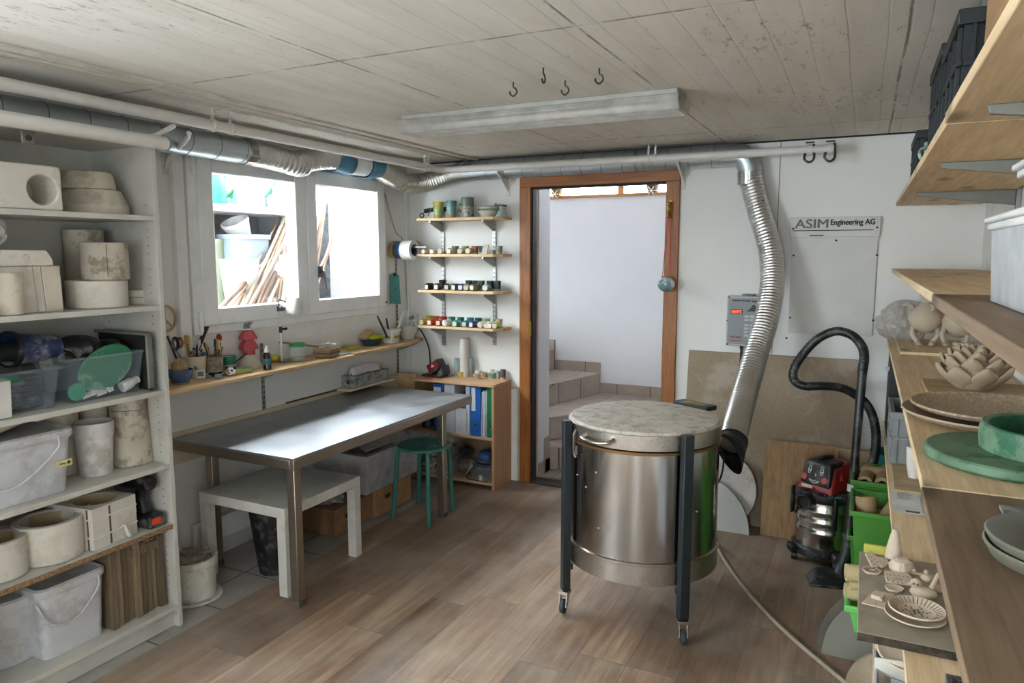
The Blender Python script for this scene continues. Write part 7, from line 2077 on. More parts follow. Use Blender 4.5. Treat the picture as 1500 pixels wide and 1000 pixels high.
rq = P(1047, 700, y=qa.y).z
Rq = .33
arc = [(qa.x-Rq+Rq*math.cos(a), qa.y, rq*1.02*math.sin(a)) for a in [PI/2*i/20 for i in range(21)]]+[(qa.x-Rq, qa.y, 0)]
one('kiln_shelf', MB().prism([(x, y+z*.10, z) for x, y, z in arc], (0, .016, 0)), mat('white_kiln_bat_clean', '#c3c6c4', .8, var=.04), 'quarter round white kiln shelf standing in front of the round one', 'kiln shelf', bevel=.002)
# kiln supply cable on the floor
one('power_cable', MB().tube([(KX+.30, KY+.20, .24), P(1046, 793, z=.03), P(1062, 822, z=.009), P(1088, 858, z=.009), P(1125, 900, z=.009), P(1165, 938, z=.009), P(1205, 972, z=.009), P(1250, 1010, z=.009), P(1300, 1060, z=.009)], .009, 10, 8), mat('beige_cable', '#9b9080', .5), 'thick beige cable running from the kiln across the floor to the lower right', 'cable')
# ------------------------------------------------------------------ wet and dry vacuum cleaner
vx, vy, vr = ROUND(1161, 1246, 826, 0.03)
vr *= .93
vc = thing('vacuum_cleaner', 'red and black vacuum cleaner with chromed drum and a chalk face, by the back wall', 'vacuum cleaner', (vx, vy, 0))
M_CHR = metal('chromed_drum', '#c6c1bb', .2, var=.05)
VB_ = mat('vacuum_black', '#15181b', .4, var=.2, dirt='#8d8a86', dirt_amt=.2, dscale=14)
VRD = mat('vacuum_red', '#9a2328', .35, var=.12)
fv = Vector((-.55, -1, 0)).normalized()                   # it faces the room, slightly left
ft = math.atan2(fv.y, fv.x)
MV = Matrix.Translation((vx, vy, 0)) @ Matrix.Rotation(ft, 4, 'Z')  # +X forward
zd0, zd1 = .085, ZT(vx, vy-vr, 737)
build('base', MB().lathe([(0, .045), (vr*1.06, .045), (vr*1.09, .055), (vr*1.08, .085), (vr*1.0, .098), (0, .098)], (vx, vy, 0), 40), VB_, vc, bevel=.004)
for k in range(4):
    a = PI/4+k*PI/2+.2
    p = MV @ Vector((vr*1.05*math.cos(a), vr*1.05*math.sin(a), 0))
    pod = build('caster_arm', MB().box((-.035, -.028, .045), (.035, .028, .09), Matrix.Translation((p.x, p.y, 0)) @ Matrix.Rotation(ft+a, 4, 'Z')), VB_, vc, bevel=.012)
    build('caster_wheel', MB().cyl((p.x-.014, p.y, .024), (p.x+.014, p.y, .024), .024, seg=20), VB_, pod, bevel=.003)
prof = [(0, .095), (vr*.97, .095)]
n = 3
H_ = zd1-.12
for k in range(1, 4):
    z = .12+H_*k/4
    prof += [(vr*.97, z-.012), (vr*1.0, z-.006), (vr*1.0, z+.006), (vr*.97, z+.012)]
prof += [(vr*.97, zd1), (0, zd1)]
build('drum', MB().lathe(prof, (vx, vy, 0), 56), M_CHR, vc)
dd_ = MB()
def od(a, z, r=None): return Vector((vx+(r or vr*.975)*math.cos(ft+a), vy+(r or vr*.975)*math.sin(ft+a), z))
zc_ = .12+H_*.62
dd_.tube([od(-.35+.28*math.cos(a), zc_+H_*.20*math.sin(a), vr*.978) for a in [i*2*PI/16-2.2 for i in range(12)]], .0022, 6, 2)
dd_.tube([od(.62, zc_+.05), od(.58, zc_+.03), od(.68, zc_+.02)], .002, 6, 2)
build('drawing', dd_, mat('grey_chalk', '#8b8685', .8), vc)
build('drawing', MB().tube([od(.10, .12+H_*.42), od(.04, .12+H_*.40), od(.12, .12+H_*.34), od(.04, .12+H_*.30), od(.10, .12+H_*.28)], .0022, 6, 4), mat('green_chalk', '#3f8d6a', .7), vc)
lt_ = build('collar', MB().lathe([(0, zd1-.01), (vr*1.02, zd1-.01), (vr*1.05, zd1+.010), (vr*1.03, zd1+.035), (vr*.9, zd1+.045), (0, zd1+.045)], (vx, vy, 0), 44), VB_, vc, bevel=.003)
build('latch', MB().box((vr*.55, vr*.72, zd1-.14), (vr*.75, vr*.86, zd1+.03), MV), VB_, vc, bevel=.008)
build('latch', MB().box((vr*.35, -vr*1.04, zd1-.12), (vr*.60, -vr*.94, zd1+.03), MV), VB_, vc, bevel=.008)
# motor head: red shell with a black front panel leaning back
zt_ = zd1+.045
z2 = ZT(vx, vy, 672)
hh = z2-zt_
sec = lambda w: [(w[0], -w[2], w[4]), (w[0], w[2], w[4]), (w[1], w[3], w[4]), (w[1], -w[3], w[4])]
def shell(m, name, X0a, X1a, ya, za, X0b, X1b, yb_, zb, bev=.018, par=vc):
    return build(name, MB().hexa([MV @ Vector(v) for v in ((X1a, -ya, za), (X0a, -ya, za), (X0a, ya, za), (X1a, ya, za), (X1b, -yb_, zb), (X0b, -yb_, zb), (X0b, yb_, zb), (X1b, yb_, zb))]), m, par, bevel=bev, seg=4)
shell(VRD, 'motor_shell', vr*.80, -vr*.85, vr*.72, zt_-.012, vr*.42, -vr*.75, vr*.55, zt_+hh*.86)
fp_ = shell(VB_, 'face_panel', vr*.80, vr*.10, vr*.60, zt_+hh*.18, vr*.56, -vr*.35, vr*.50, zt_+hh*1.0, .016)
shell(VRD, 'rear_cover', vr*.2, -vr*.92, vr*.74, zt_+hh*.35, vr*.05, -vr*.82, vr*.5, zt_+hh*.9, .015)
build('carry_handle', MB().tube([MV @ Vector((vr*.3, -vr*.1, zt_+hh*.98)), MV @ Vector((0, -vr*.1, zt_+hh*1.05)), MV @ Vector((-vr*.5, -vr*.1, zt_+hh*.98))], .012, 10), VB_, vc)
# chalk face on the panel
def onface(u, v): 
    """u across (-1..1, viewer's left to right), v up (0..1)"""
    x = vr*(.80+(.56-.80)*v)+.003
    w = vr*(.60+(.50-.60)*v)
    return MV @ Vector((x, u*w, zt_+hh*(.18+.82*v)))
CH = mat('white_chalk', '#cfcfcb', .8)
fm_ = MB()
for s in (-.45, .42):
    fm_.tube([onface(s+.10*math.cos(a), .62+.14*math.sin(a)) for a in [2*PI*i/12 for i in range(12)]], .0022, 6, 2, closed=True)
    fm_.ball(onface(s, .60), .005, 1, 1, 1, 8, 6)
    fm_.tube([onface(s-.14, .80), onface(s, .84), onface(s+.14, .79)], .002, 6, 3)
fm_.tube([onface(-.02, .50), onface(.03, .42), onface(-.03, .40)], .002, 6, 3)
fm_.tube([onface(-.36, .24), onface(-.12, .13), onface(.10, .13), onface(.32, .22), onface(.08, .21), onface(-.12, .21), onface(-.36, .24)], .0022, 6, 3)
build('chalk_drawing', fm_, CH, fp_)
nf = (MV.to_3x3() @ Vector((1, 0, .25))).normalized()
for s in (-.72, .66):
    Mx = nf.to_track_quat('Z', 'Y').to_matrix().to_4x4(); Mx.translation = onface(s, .30)
    build('cheek', MB().lathe([(0, 0), (.016, 0), (.016, .0015), (0, .0015)], (0, 0, 0), 20, M=Mx), mat('coral_cheek', '#c05a55', .7), fp_)
build('badge', MB().box((vr*.845, -vr*.42, zt_+.012), (vr*.855, -vr*.02, zt_+.026), MV), CH, vc)
# inlet spout
build('inlet', MB().cyl(MV @ Vector((vr*.7, 0, zd1+.005)), MV @ Vector((vr*1.32, 0, zd1+.0)), .040, .036, 24).lathe([(.030, 0), (.040, 0), (.040, .012), (.030, .012), (.030, 0)], (0, 0, 0), 24, M=MV @ Matrix.Translation((vr*1.32, 0, zd1)) @ Matrix.Rotation(PI/2, 4, 'Y')), VB_, vc, bevel=.003)
build('inlet_hole', MB().cyl(MV @ Vector((vr*1.325, 0, zd1)), MV @ Vector((vr*1.33, 0, zd1)), .030), mat('dark_hole', '#2b2a28'), vc)
build('scribble', MB().tube([MV @ Vector((vr*.98*math.cos(.5+.04*k), vr*1.05*math.sin(.45+.085*k)*.9, zd1+.03+.012*(k % 2))) for k in range(12)], .002, 6, 2), mat('green_chalk', '#3f8d6a'), vc)
# hose loop
yh = vy+.06
hp_ = [(1262, 640, vy-.02)]
hs = thing('vacuum_hose', 'black corrugated vacuum hose looping above the vacuum cleaner', 'hose', (vx, yh, 1.0))
pts = []
for u, v, y in ((1263, 545, vy-.10), (1266, 522, vy-.08), (1262, 506, vy-.05), (1248, 491, vy), (1225, 485, vy+.02), (1200, 495, vy+.02), (1180, 514, vy+.02), (1164, 538, vy), (1163, 556, vy), (1178, 565, vy), (1205, 565, vy+.02), (1232, 568, vy+.06), (1256, 580, vy+.09), (1272, 596, vy+.10), (1281, 620, vy+.10), (1283, 650, vy+.09), (1278, 680, vy+.06), (1262, 705, vy+.03)):
    pts.append(P(u, v, y=y))
build('tube', MB().tube(pts, .0225, 14, 14, rf=lambda t_, i: 1+.045*(1 if i % 3 == 1 else -.5)), VB_, hs, sharp=60)
# wand and floor nozzle
wn_ = thing('vacuum_wand', 'long black vacuum wand standing on its floor nozzle beside the drum', 'wand', tuple(P(1222, 850, z=0)))
w0, w1 = P(1263, 548, y=vy-.10), P(1241, 800, y=vy-.22)
w2 = P(1229, 842, y=vy-.26)
build('tube', MB().cyl(w0+(w0-w1)*.06, w0.lerp(w1, .48), .022, .0185, 18).cyl(w0.lerp(w1, .46), w1, .0205, .021, 18), VB_, wn_)
build('collar', MB().cyl(w0.lerp(w1, .64), w0.lerp(w1, .68), .0235, seg=18), mat('white_tape', '#c9c8c5', .5), wn_)
build('elbow', MB().tube([w1+(w0-w1)*.08, w1, w1.lerp(w2, .6)+Vector((.0, .01, 0)), w2], .026, 14, 5), VB_, wn_)
nz = P(1221, 858, z=.02)
Mz = Matrix.Translation((w2.x-.02, w2.y-.02, 0)) @ Matrix.Rotation(.25, 4, 'Z')
build('floor_nozzle', MB().hexa([Mz @ Vector(v) for v in ((-.13, -.07, .004), (.13, -.07, .004), (.13, .05, .004), (-.13, .05, .004), (-.10, -.05, .03), (.10, -.05, .03), (.08, .04, .06), (-.08, .04, .06))]), VB_, wn_, bevel=.008)
build('bristle_strip', MB().box((-.125, -.074, 0), (.125, -.066, .010), Mz), BLK, wn_)
# ------------------------------------------------------------------ long pine shelving on the right wall
M_PINR = wood('pine_board', '#c9ad86', '#e3cba4', 'y', .9, .6, contrast=1.1)
M_PINR_SHADE = wood('pine_board_shaded', '#6d5844', '#877059', 'y', .9, .6, contrast=1.1)  # same pine, with the shade on the near boards put into its colour
XF = .128
RZ4 = dict(up=1.876, mid=1.519, low=1.132, bot=.672)
YJ = {'up': 1.69, 'mid': 1.69, 'low': 1.63, 'bot': 1.55}
rk_ = thing('shelving_rack', 'long pine shelving of four levels on grey brackets along the right wall', 'shelves', (.33, 2.4, 0))
TH = .022
for k, zz_ in RZ4.items():
    build('shelf_board', MB().box((XF, YJ[k]+.004, zz_-TH), (XR-.022, YB-.006, zz_)), M_PINR, rk_, bevel=.002)
    dx = -.003 if k != 'mid' else -.004
    build('shelf_board', MB().box((XF+dx, .12, zz_-TH), (XR-.022, YJ[k]-.002, zz_)), M_PINR_SHADE if k in ('low', 'mid') else M_PINR, rk_, bevel=.002)
M_GBR = mat('grey_bracket', '#77776f', .5)
ybr = [P(1409, 160, x=XF+.03).y, P(1424, 237, z=1.854).y, P(1330, 285, z=1.854).y]
ybr = [P(1409, 158, z=1.852).y, P(1424, 237, z=1.852).y, P(1329, 283, z=1.852).y]
for y in ybr+[.75]:
    build('upright', MB().box((XR-.018, y-.014, .35), (XR-.002, y+.014, 2.0)), M_SLOT, rk_)
    for k, zz_ in RZ4.items():
        t_ = XF+.045
        build('bracket', MB().prism([(t_, y-.008, zz_-TH-.001), (XR-.019, y-.008, zz_-TH-.001), (XR-.019, y-.008, zz_-TH-.062), (t_+.004, y-.008, zz_-TH-.016)], (0, .016, 0)), M_GBR, rk_, bevel=.0015)
struct('trim_8', MB().box((XR-.0015, 3.55, .9), (XR+.0, 4.36, 1.86)), mat('bright_white_panel', '#e0dfdb', .5), bevel=0)

# ---- upper shelf: dark crates and a patterned mug
M_CRT = mat('dark_crate_plastic', '#12191c', .5, var=.15)


def crate(label, x0, x1, y0, y1, z0, z1, m=M_CRT, group=None, name='crate'):
    t = thing(name, label, 'crate', ((x0+x1)/2, (y0+y1)/2, z0), group)
    w_ = .006
    mb = MB()
    mb.box((x0+.012, y0+.012, z0), (x1-.012, y1-.012, z0+w_))
    for a, b in (((x0+.012, y0+.012, z0+w_), (x0+.012+w_, y1-.012, z1)), ((x1-.012-w_, y0+.012, z0+w_), (x1-.012, y1-.012, z1)), ((x0+.012+w_, y0+.012, z0+w_), (x1-.012-w_, y0+.012+w_, z1)), ((x0+.012+w_, y1-.012-w_, z0+w_), (x1-.012-w_, y1-.012, z1))): mb.box(a, b)
    build('body', mb, m, t)
    rm = MB()
    h = z1-z0
    rt = min(.03, h*.2)
    rm.box((x0, y0, z1-rt), (x1, y0+.012, z1)).box((x0, y1-.012, z1-rt), (x1, y1, z1)).box((x0, y0+.012, z1-rt), (x0+.012, y1-.012, z1)).box((x1-.012, y0+.012, z1-rt), (x1, y1-.012, z1))
    build('rim', rm, m, t, bevel=.002)
    rb, r2 = MB(), MB()
    n = 4
    for i in range(n):
        x = x0+.03+(x1-x0-.06)*i/(n-1)
        rb.box((x-.004, y0+.003, z0+.01), (x+.004, y0+.012, z1-rt))
        y = y0+.03+(y1-y0-.06)*i/(n-1)
        r2.box((x0+.003, y-.004, z0+.01), (x0+.012, y+.004, z1-rt))
    r2.box((x0+.002, y0+.003, z0+h*.5-.006), (x0+.012, y1-.003, z0+h*.5+.006))
    rb.box((x0+.014, y0+.002, z0+h*.5-.006), (x1-.014, y0+.012, z0+h*.5+.006))
    build('ribs', rb, m, t, bevel=.001)
    build('ribs', r2, m, t, bevel=.001)
    return t


zu = RZ4['up']+.001
ztop1 = ZT(XF+.02, 1.74, 12)
crate('tall dark plastic crate nearest the viewer on the top right shelf', XF+.012, XR-.03, 1.74, 2.09, zu, min(ztop1, ZC-.01))
y2a, y2b = 2.13, 2.50
crate('second dark crate on the top right shelf, lower than the nearest one', XF+.012, XR-.03, y2a, y2b, zu, min(ZC-.012, ZT(XF+.02, y2a, 62)))
y3a, y3b = 3.05, 3.42
crate('small dark crate at the far end of the top right shelf', XF+.012, XR-.06, y3a, y3b, zu, min(ZC-.02, ZT(XF+.02, y3a, 190)))
q = P(1343, 220, x=XF+.05)
t = thing('mug', 'pale green patterned mug between the crates on the top right shelf', 'mug', (XF+.07, 2.78, zu))
build('body', MB().lathe([(0, 0), (.035, 0), (.05, .03), (.052, .085), (.047, .085), (.045, .03), (0, .008)], (XF+.075, 2.78, zu), 24), mat('patterned_mug', '#9fb0a4', .4, var=.3, scale=60, dirt='#3c5c50', dirt_amt=.9, dscale=34), t)
build('handle', MB().tube([(XF+.035, 2.75, zu+.07), (XF+.012, 2.735, zu+.055), (XF+.015, 2.735, zu+.03), (XF+.038, 2.755, zu+.02)], .006, 8), mat('patterned_mug', '#9fb0a4'), t)
one('wooden_box', MB().box((XF+.05, 1.15, zu), (XR-.05, 1.66, zu+.20)), wood('crate_wood', '#8a6a4b', '#a6845f', 'y', 1, .6, knots=False), 'pale wooden box at the near end of the top right shelf', 'box', bevel=.003)

# ---- middle shelf: two white containers
zm = RZ4['mid']+.001
bx0, by1 = .186, 1.45
M_CW = clear('white_translucent_box', '#c9cbcb', .62, .3)
zA = ZT(bx0, by1-.3, 328)
zA = zm+(P(1449, 328, x=bx0+.005).z-zm)
def nestbox(label, x0, x1, y0, y1, z0, z1, tap, lidw):
    t = thing('storage_box', label, 'box', ((x0+x1)/2, (y0+y1)/2, z0))
    w_ = .003
    def qd(kk, zz_): return [(x0+kk, y0+kk, zz_), (x1-kk, y0+kk, zz_), (x1-kk, y1-kk, zz_), (x0+kk, y1-kk, zz_)]
    vs = qd(tap, z0)+qd(0, z1)+qd(w_, z1)+qd(tap+w_, z0+w_)
    fs = [(3, 2, 1, 0), (12, 13, 14, 15)]
    for b in (0, 4, 8): fs += [(b+i, b+(i+1) % 4, b+4+(i+1) % 4, b+4+i) for i in range(4)]
    build('body', MB().add(vs, fs), M_CW, t, bevel=.005)
    build('lid', MB().box((x0-lidw, y0-lidw, z1), (x1+lidw, y1+lidw, z1+.010)).box((x0-lidw*.5, y0-lidw*.5, z1-.012), (x1+lidw*.5, y1+lidw*.5, z1)), mat('white_lid_plastic', '#c9c8c4', .4), t, bevel=.003)
    for x in (x0+.05, x0+.12): build('rib', MB().box((x-.004, y0-.003, z0+.01), (x+.004, y0+.002, z1-.03)), mat('white_lid_plastic', '#c9c8c4'), t)
    return t
ynb = 1.06
nestbox('lower white translucent storage box at the right edge on the middle shelf', bx0, XR-.03, ynb, by1, zm, P(1449, 328, x=bx0, ).z, .006, .010)
zL = P(1449, 328, x=bx0).z+.011
one('white_contents', MB().box((bx0+.04, ynb+.03, zm+.008), (XR-.06, by1-.03, zm+.06)), mat('white_cloth', '#d6d4d0', .8), 'pale folded cloth inside the lower storage box', 'cloth', bevel=.01)
zU = P(1466, 262, x=bx0+.02).z
nestbox('upper white storage box stacked on the lower one at the right edge', bx0+.03, XR-.05, ynb+.04, by1-.05, zL, zU, .012, .014)

# ---- lower shelf: clay work
zl = RZ4['low']+.001
CLAY = mat('raw_grey_clay', '#b09f88', .85, var=.08, scale=18, bmp=.2, bscale=50)
CLAY2 = mat('raw_sand_clay', '#a8957d', .85, var=.08, scale=18, bmp=.25, bscale=60)
CLAYW = mat('raw_pale_clay', '#c0b09b', .8, var=.06, scale=14, bmp=.15)
q0, q1 = P(1301, 493, z=zl), P(1394, 522, z=zl)
one('work_board', MB().box((.165, 3.78, zl), (.47, 4.40, zl+.014)), M_PINR, 'thin pine board under the two clay animals on the lower right shelf', 'board', bevel=.001)
zb_ = zl+.0145
# clay animal figures
def creature(u, v, lean, s, label):
    p = P(u, v, z=zb_)
    t = thing('clay_figure', label, 'clay figure', tuple(p))
    M_ = Matrix.Translation(p) @ Matrix.Rotation(lean, 4, 'Y') @ Matrix.Scale(s, 4)
    def tr(x): return M_ @ Vector(x)
    prof = [(0, .055), (.035, .06), (.072, .09), (.086, .13), (.078, .17), (.045, .205), (.024, .225), (.024, .245), (.034, .262), (.034, .268), (.024, .262), (.016, .24), (.0, .23)]
    build('body', MB().lathe(prof, (0, 0, 0), 32, M=M_), CLAYW, t)
    for sgn in (-1, 1):
        build('leg', MB().tube([tr((.055*sgn, -.02, .10)), tr((.060*sgn, -.055, .055)), tr((.035*sgn, -.06, .015)), tr((.030*sgn, -.10, .008))], .013*s, 10, 6), CLAYW, t)
        build('foot', MB().ball(tr((.030*sgn, -.115, .009)), .016*s, 1, 1.5, .55), CLAYW, t)
    build('lobe', MB().tube([tr((.02, -.02, .215)), tr((.03, -.075, .205)), tr((.02, -.092, .18))], .009*s, 8, 5), CLAYW, t)
    return t
creature(1353, 503, 0, .93, 'left clay figure of the pair, with long legs and narrow neck, lower right shelf')
creature(1390, 506, .30, .88, 'right clay figure of the pair, leaning to one side, lower right shelf')
rnd = random.Random(2)
one('clay_coil', MB().tube([(.42+.03*math.cos(a), 3.88+.06*math.sin(a), zb_+.012+.005*k*.3) for k, a in enumerate([i*.6 for i in range(22)])], .009, 8, 3), CLAYW, 'coiled pale clay strip at the back right of the thin board', 'coil')
p = P(1308, 470, x=.20)
one('plastic_bag', MB().ball((.20, 4.27, zl+.115), .115, 1.0, 1.0, 1.0, 36, 24, wob=lambda a, zq: 1+.14*math.sin(3*a+zq*3)+.13*math.sin(7*a+1+4*zq)+.10*math.sin(13*a+2)*math.cos(5*zq)+.05*math.sin(23*a+9*zq)), clear('milky_bag_film', '#c6c1b8', .42, .3), 'crumpled milky plastic bag at the far end of the lower right shelf', 'bag', sharp=18)
# lotus bowl on a board
one('work_board', MB().box((.205, 2.70, zl), (.515, 2.99, zl+.015)), wood('plywood_board', '#94805f', '#ad9872', 'x', 1, .7, knots=False), 'plywood board under the lotus shaped clay bowl', 'board', bevel=.0015)
lc = Vector((.35, 2.845, zl+.0155)); LR = .10
t = thing('lotus_bowl', 'raw clay bowl built of layered lotus petals on the lower right shelf', 'bowl', tuple(lc))
build('core', MB().lathe([(0, 0), (LR*.55, 0), (LR*.78, .022), (LR*.95, .05), (LR*.80, .085), (LR*.5, .105), (0, .10)], lc, 40), CLAY2, t)
def petal(mb, a, r0, r1, z0, z1, w):
    ca, sa = math.cos(a), math.sin(a)
    def f(u, v):
        s = (u-.5)*2
        wid = w*math.sin(PI*min(1, .18+.82*(1-v)))**.6*(1-.9*v**3)
        rr = r0+(r1-r0)*math.sin(v*PI/2)*(1)-.018*s*s*(1-v*.5)
        tz = z0+(z1-z0)*v
        px_, py_ = rr, s*wid
        return lc+Vector((ca*px_-sa*py_, sa*px_+ca*py_, tz))
    mb.grid(f, 8, 8)
for lay, (n, r0, r1, z0, z1, w) in enumerate(((8, .058, .118, .006, .082, .046), (8, .06, .104, .040, .112, .040), (7, .05, .082, .068, .130, .034), (6, .036, .056, .085, .142, .027), (5, .015, .030, .09, .148, .021))):
    for k in range(n):
        mb = MB(); petal(mb, 2*PI*(k+.5*(lay % 2))/n+.2, r0, r1, z0, z1, w)
        build('petal', mb, CLAY2, t, solid=.006, sharp=60)
# two big oval platters
pc = Vector((.335, 2.335, zl))
one('platter', MB().lathe([(0, 0), (.15, 0), (.205, .016), (.222, .026), (.219, .031), (.20, .023), (.14, .010), (0, .009)], pc, 72), CLAY2, 'lower and larger of the two stacked clay platters on the lower right shelf', 'platter')
one('platter', MB().lathe([(0, 0), (.14, 0), (.19, .010), (.205, .020), (.202, .025), (.185, .018), (.13, .008), (0, .007)], pc+Vector((.006, .012, .024)), 72), mat('dotted_clay', '#a8957d', .85, var=.35, scale=120, bmp=.6, bscale=160), 'upper clay platter with dotted surface stacked on the larger one', 'platter')
# green plaster ring form
gc = Vector((.335, 1.915, zl))
M_GRN = mat('green_stained_plaster', '#5d7a5f', .6, var=.3, scale=9, dirt='#1d5a3c', dirt_amt=.9, dscale=15)
M_GRD = mat('deep_green_plaster', '#1f5a3e', .5, var=.3, scale=9, dirt='#6d8f72', dirt_amt=.4, dscale=10)
t = thing('ring_form', 'green stained ring form on an oval base, on the lower right shelf', 'form', tuple(gc))
build('base', MB().lathe([(0, 0), (.182, 0), (.190, .006), (.190, .020), (.184, .026), (0, .026)], gc, 72), M_GRN, t, bevel=.002)
rc = gc+Vector((.075, .02, .0265))
rr_ = .152
build('ring', MB().lathe([(rr_-.014, 0), (rr_, 0), (rr_+.003, .03), (rr_, .055), (rr_-.004, .058), (rr_-.014, .055), (rr_-.014, 0)], rc, 72), M_GRN, t)
build('inner_floor', MB().lathe([(0, .004), (rr_-.0145, .004), (rr_-.0145, .001), (0, .001)], rc, 72), M_GRD, t)
build('inner_wall', MB().lathe([(rr_-.0142, .004), (rr_-.0160, .006), (rr_-.0160, .054), (rr_-.0142, .0545)], rc, 72), M_GRD, t)
# marbled tile, small bowls, plates near the viewer
q = P(1463, 742, z=zl)
one('tile', MB().box((.245, 1.42, zl), (.40, 1.55, zl+.006)), mat('marbled_tile', '#5b6770', .3, var=.35, scale=14, dirt='#a9a59a', dirt_amt=.9, dscale=9), 'blue grey marbled tile near the right edge of the lower right shelf', 'tile', bevel=.001)
bc_ = Vector((.345, 1.52, zl+.0065))
t = thing('bowl', 'small bowl with rainbow stripes standing on the marbled tile', 'bowl', tuple(bc_))
for k, c_ in enumerate(('#b9772f', '#b5a63c', '#5f8a52', '#3c6a8a')):
    z0, z1 = .005+.013*k, .018+.013*k
    build('stripe', MB().lathe([(.042+.10*z0, z0), (.042+.10*z1, z1), (.038+.10*z1, z1), (.038+.10*z0, z0), (.042+.10*z0, z0)], bc_, 36), mat('stripe_'+c_[1:], c_, .35), t)
build('base', MB().lathe([(0, 0), (.036, 0), (.042, .006), (0, .006)], bc_, 36), CLAYW, t)
one('ball', MB().ball((.345, 1.42, zl+.024), .017, seg=20), mat('dark_red_glaze', '#6f2026', .3), 'dark red glazed ball at the right edge beside the marbled tile', 'ball')
M_PLT = mat('grey_green_plate', '#6d6b5c', .45, var=.12)
pc2 = Vector((.305, 1.265, zl))
for k, lb_ in enumerate(('lower grey green plate of the stack nearest the viewer', 'upper grey green plate of the stack nearest the viewer')):
    one('plate', MB().lathe([(0, 0), (.075, 0), (.112, .016), (.122, .034), (.119, .037), (.106, .022), (.07, .007), (0, .006)], pc2+Vector((.002*k, 0.004*k, .014*k)), 64), M_PLT, lb_, 'plate')

# ---- bottom shelf
zq = RZ4['bot']+.001
q = P(1304, 560, x=.15)
t = thing('storage_bin', 'tall black box at the far end of the bottom shelf under the clay board', 'box', (.28, 4.19, zq))
build('body', MB().box((XF+.01, 4.02, zq), (.42, 4.36, ZT(XF+.02, 4.02, 522))), mat('black_bin', '#0f1518', .5), t, bevel=.004)
build('knob', MB().ball((XF+.003, 4.10, ZT(XF+.0, 4.10, 540)), .014), WLP, t)
crate('grey open crate on the bottom shelf before the tall black box', XF+.005, .45, 3.52, 3.90, zq, ZT(XF+.02, 3.52, 604), mat('grey_crate_plastic', '#7d8182', .5))
def bowlat(u0, u1, vb, vt, m, label, name='cup'):
    cx, cy, r = ROUND(u0, u1, vb, zq); h = ZT(cx, cy-r, vt)-zq
    return one(name, MB().lathe([(0, 0), (r*.6, 0), (r*.85, h*.3), (r, h), (r*.92, h), (r*.75, h*.3), (0, .01)], (cx, cy, zq), 30), m, label, name)
one('paper_board', MB().box((XF+.02, 3.11, zq), (.40, 3.50, zq+.010)), wood('plywood_board', '#94805f', '#ad9872', 'x'), 'small plywood board under the white cup on the bottom shelf', 'board', bevel=.001)
cx, cy, r = ROUND(1313, 1337, 672, zq+.01)
h = ZT(cx, cy-r, 645)-zq
one('bucket', MB().lathe([(0, 0), (r*.62, 0), (r*.75, .02), (r, h), (r*.94, h), (r*.68, .02), (0, .01)], (cx, cy, zq+.0105), 30), mat('teal_pot', '#1f7a78', .35), 'teal plastic pot on the bottom right shelf behind the white cup', 'pot')
zz2 = zq+.0105
cx, cy, r = ROUND(1326, 1350, 702, zz2)
h = ZT(cx, cy-r, 657)-zz2
one('cup', MB().lathe([(0, 0), (r*.6, 0), (r*.9, h*.4), (r, h), (r*.93, h), (r*.8, h*.4), (0, .01)], (cx, cy, zz2), 30), WG, 'white cup on the small plywood board on the bottom right shelf', 'cup')
# paper sheet with a printed table
a, b, c, d = P(1308, 713, z=zq+.001), P(1354, 717, z=zq+.001), P(1357, 756, z=zq+.001), P(1306, 748, z=zq+.001)
pp = thing('paper_sheet', 'printed white paper sheet lying on the bottom right shelf', 'paper', (a.x, a.y, zq))
px0, px1, py0, py1 = XF+.008, XF+.215, d.y, a.y
build('sheet', MB().box((px0, py0, zq), (px1, py1, zq+.0008)), mat('white_paper', '#cbcac9', .7), pp)
zp_ = zq+.001
pr = MB()
W9, H2 = px1-px0, py1-py0
for fx_ in (.47, .74): pr.box((px0+W9*fx_, py0+H2*.04, zp_), (px0+W9*fx_+.001, py0+H2*.80, zp_+.0004))
pr.box((px0+W9*.10, py0+H2*.90, zp_), (px0+W9*.45, py0+H2*.97, zp_+.0004)).box((px0+W9*.2, py0+H2*.04, zp_), (px0+W9*.42, py0+H2*.10, zp_+.0004))
for k in range(7):
    pr.box((px0+W9*.10, py0+H2*(.80-.045*k), zp_), (px0+W9*(.28+.03*(k % 3)), py0+H2*(.808-.045*k), zp_+.0004))
for k in range(5):
    for fx_ in (.56, .83): pr.box((px0+W9*fx_, py0+H2*(.74-.14*k), zp_), (px0+W9*fx_+.014, py0+H2*(.755-.14*k), zp_+.0004))
build('print', pr, mat('ink_grey', '#4b4a4c', .7), pp)
build('logo', MB().box((px0+W9*.2, py0+H2*.88, zp_+.0004), (px0+W9*.44, py0+H2*.94, zp_+.0008)), mat('olive_print', '#6b6a44', .7), pp)
# dark board with small clay pieces
zbd = zq
M_DBR = mat('dusty_dark_board', '#9a8f7d', .9, var=.12, scale=5, bmp=.1, dirt='#5c5144', dirt_amt=.3, dscale=4)
wb_ = thing('ware_board', 'dusty brown ware board carrying small clay pieces, over the edge of the bottom shelf', 'board', (.2, 2.1, zbd))
build('board', MB().box((.029, 1.835, zbd), (.40, 2.36, zbd+.022)), M_DBR, wb_, bevel=.001)
build('front_edge', MB().box((.029, 1.8335, zbd+.001), (.40, 1.8348, zbd+.021)), mat('rough_dark_edge', '#3d342a', .95, var=.5, scale=60), wb_)
zc0 = zbd+.0225


def cp(u, v, dz=0): return P(u, v, z=zc0+dz)


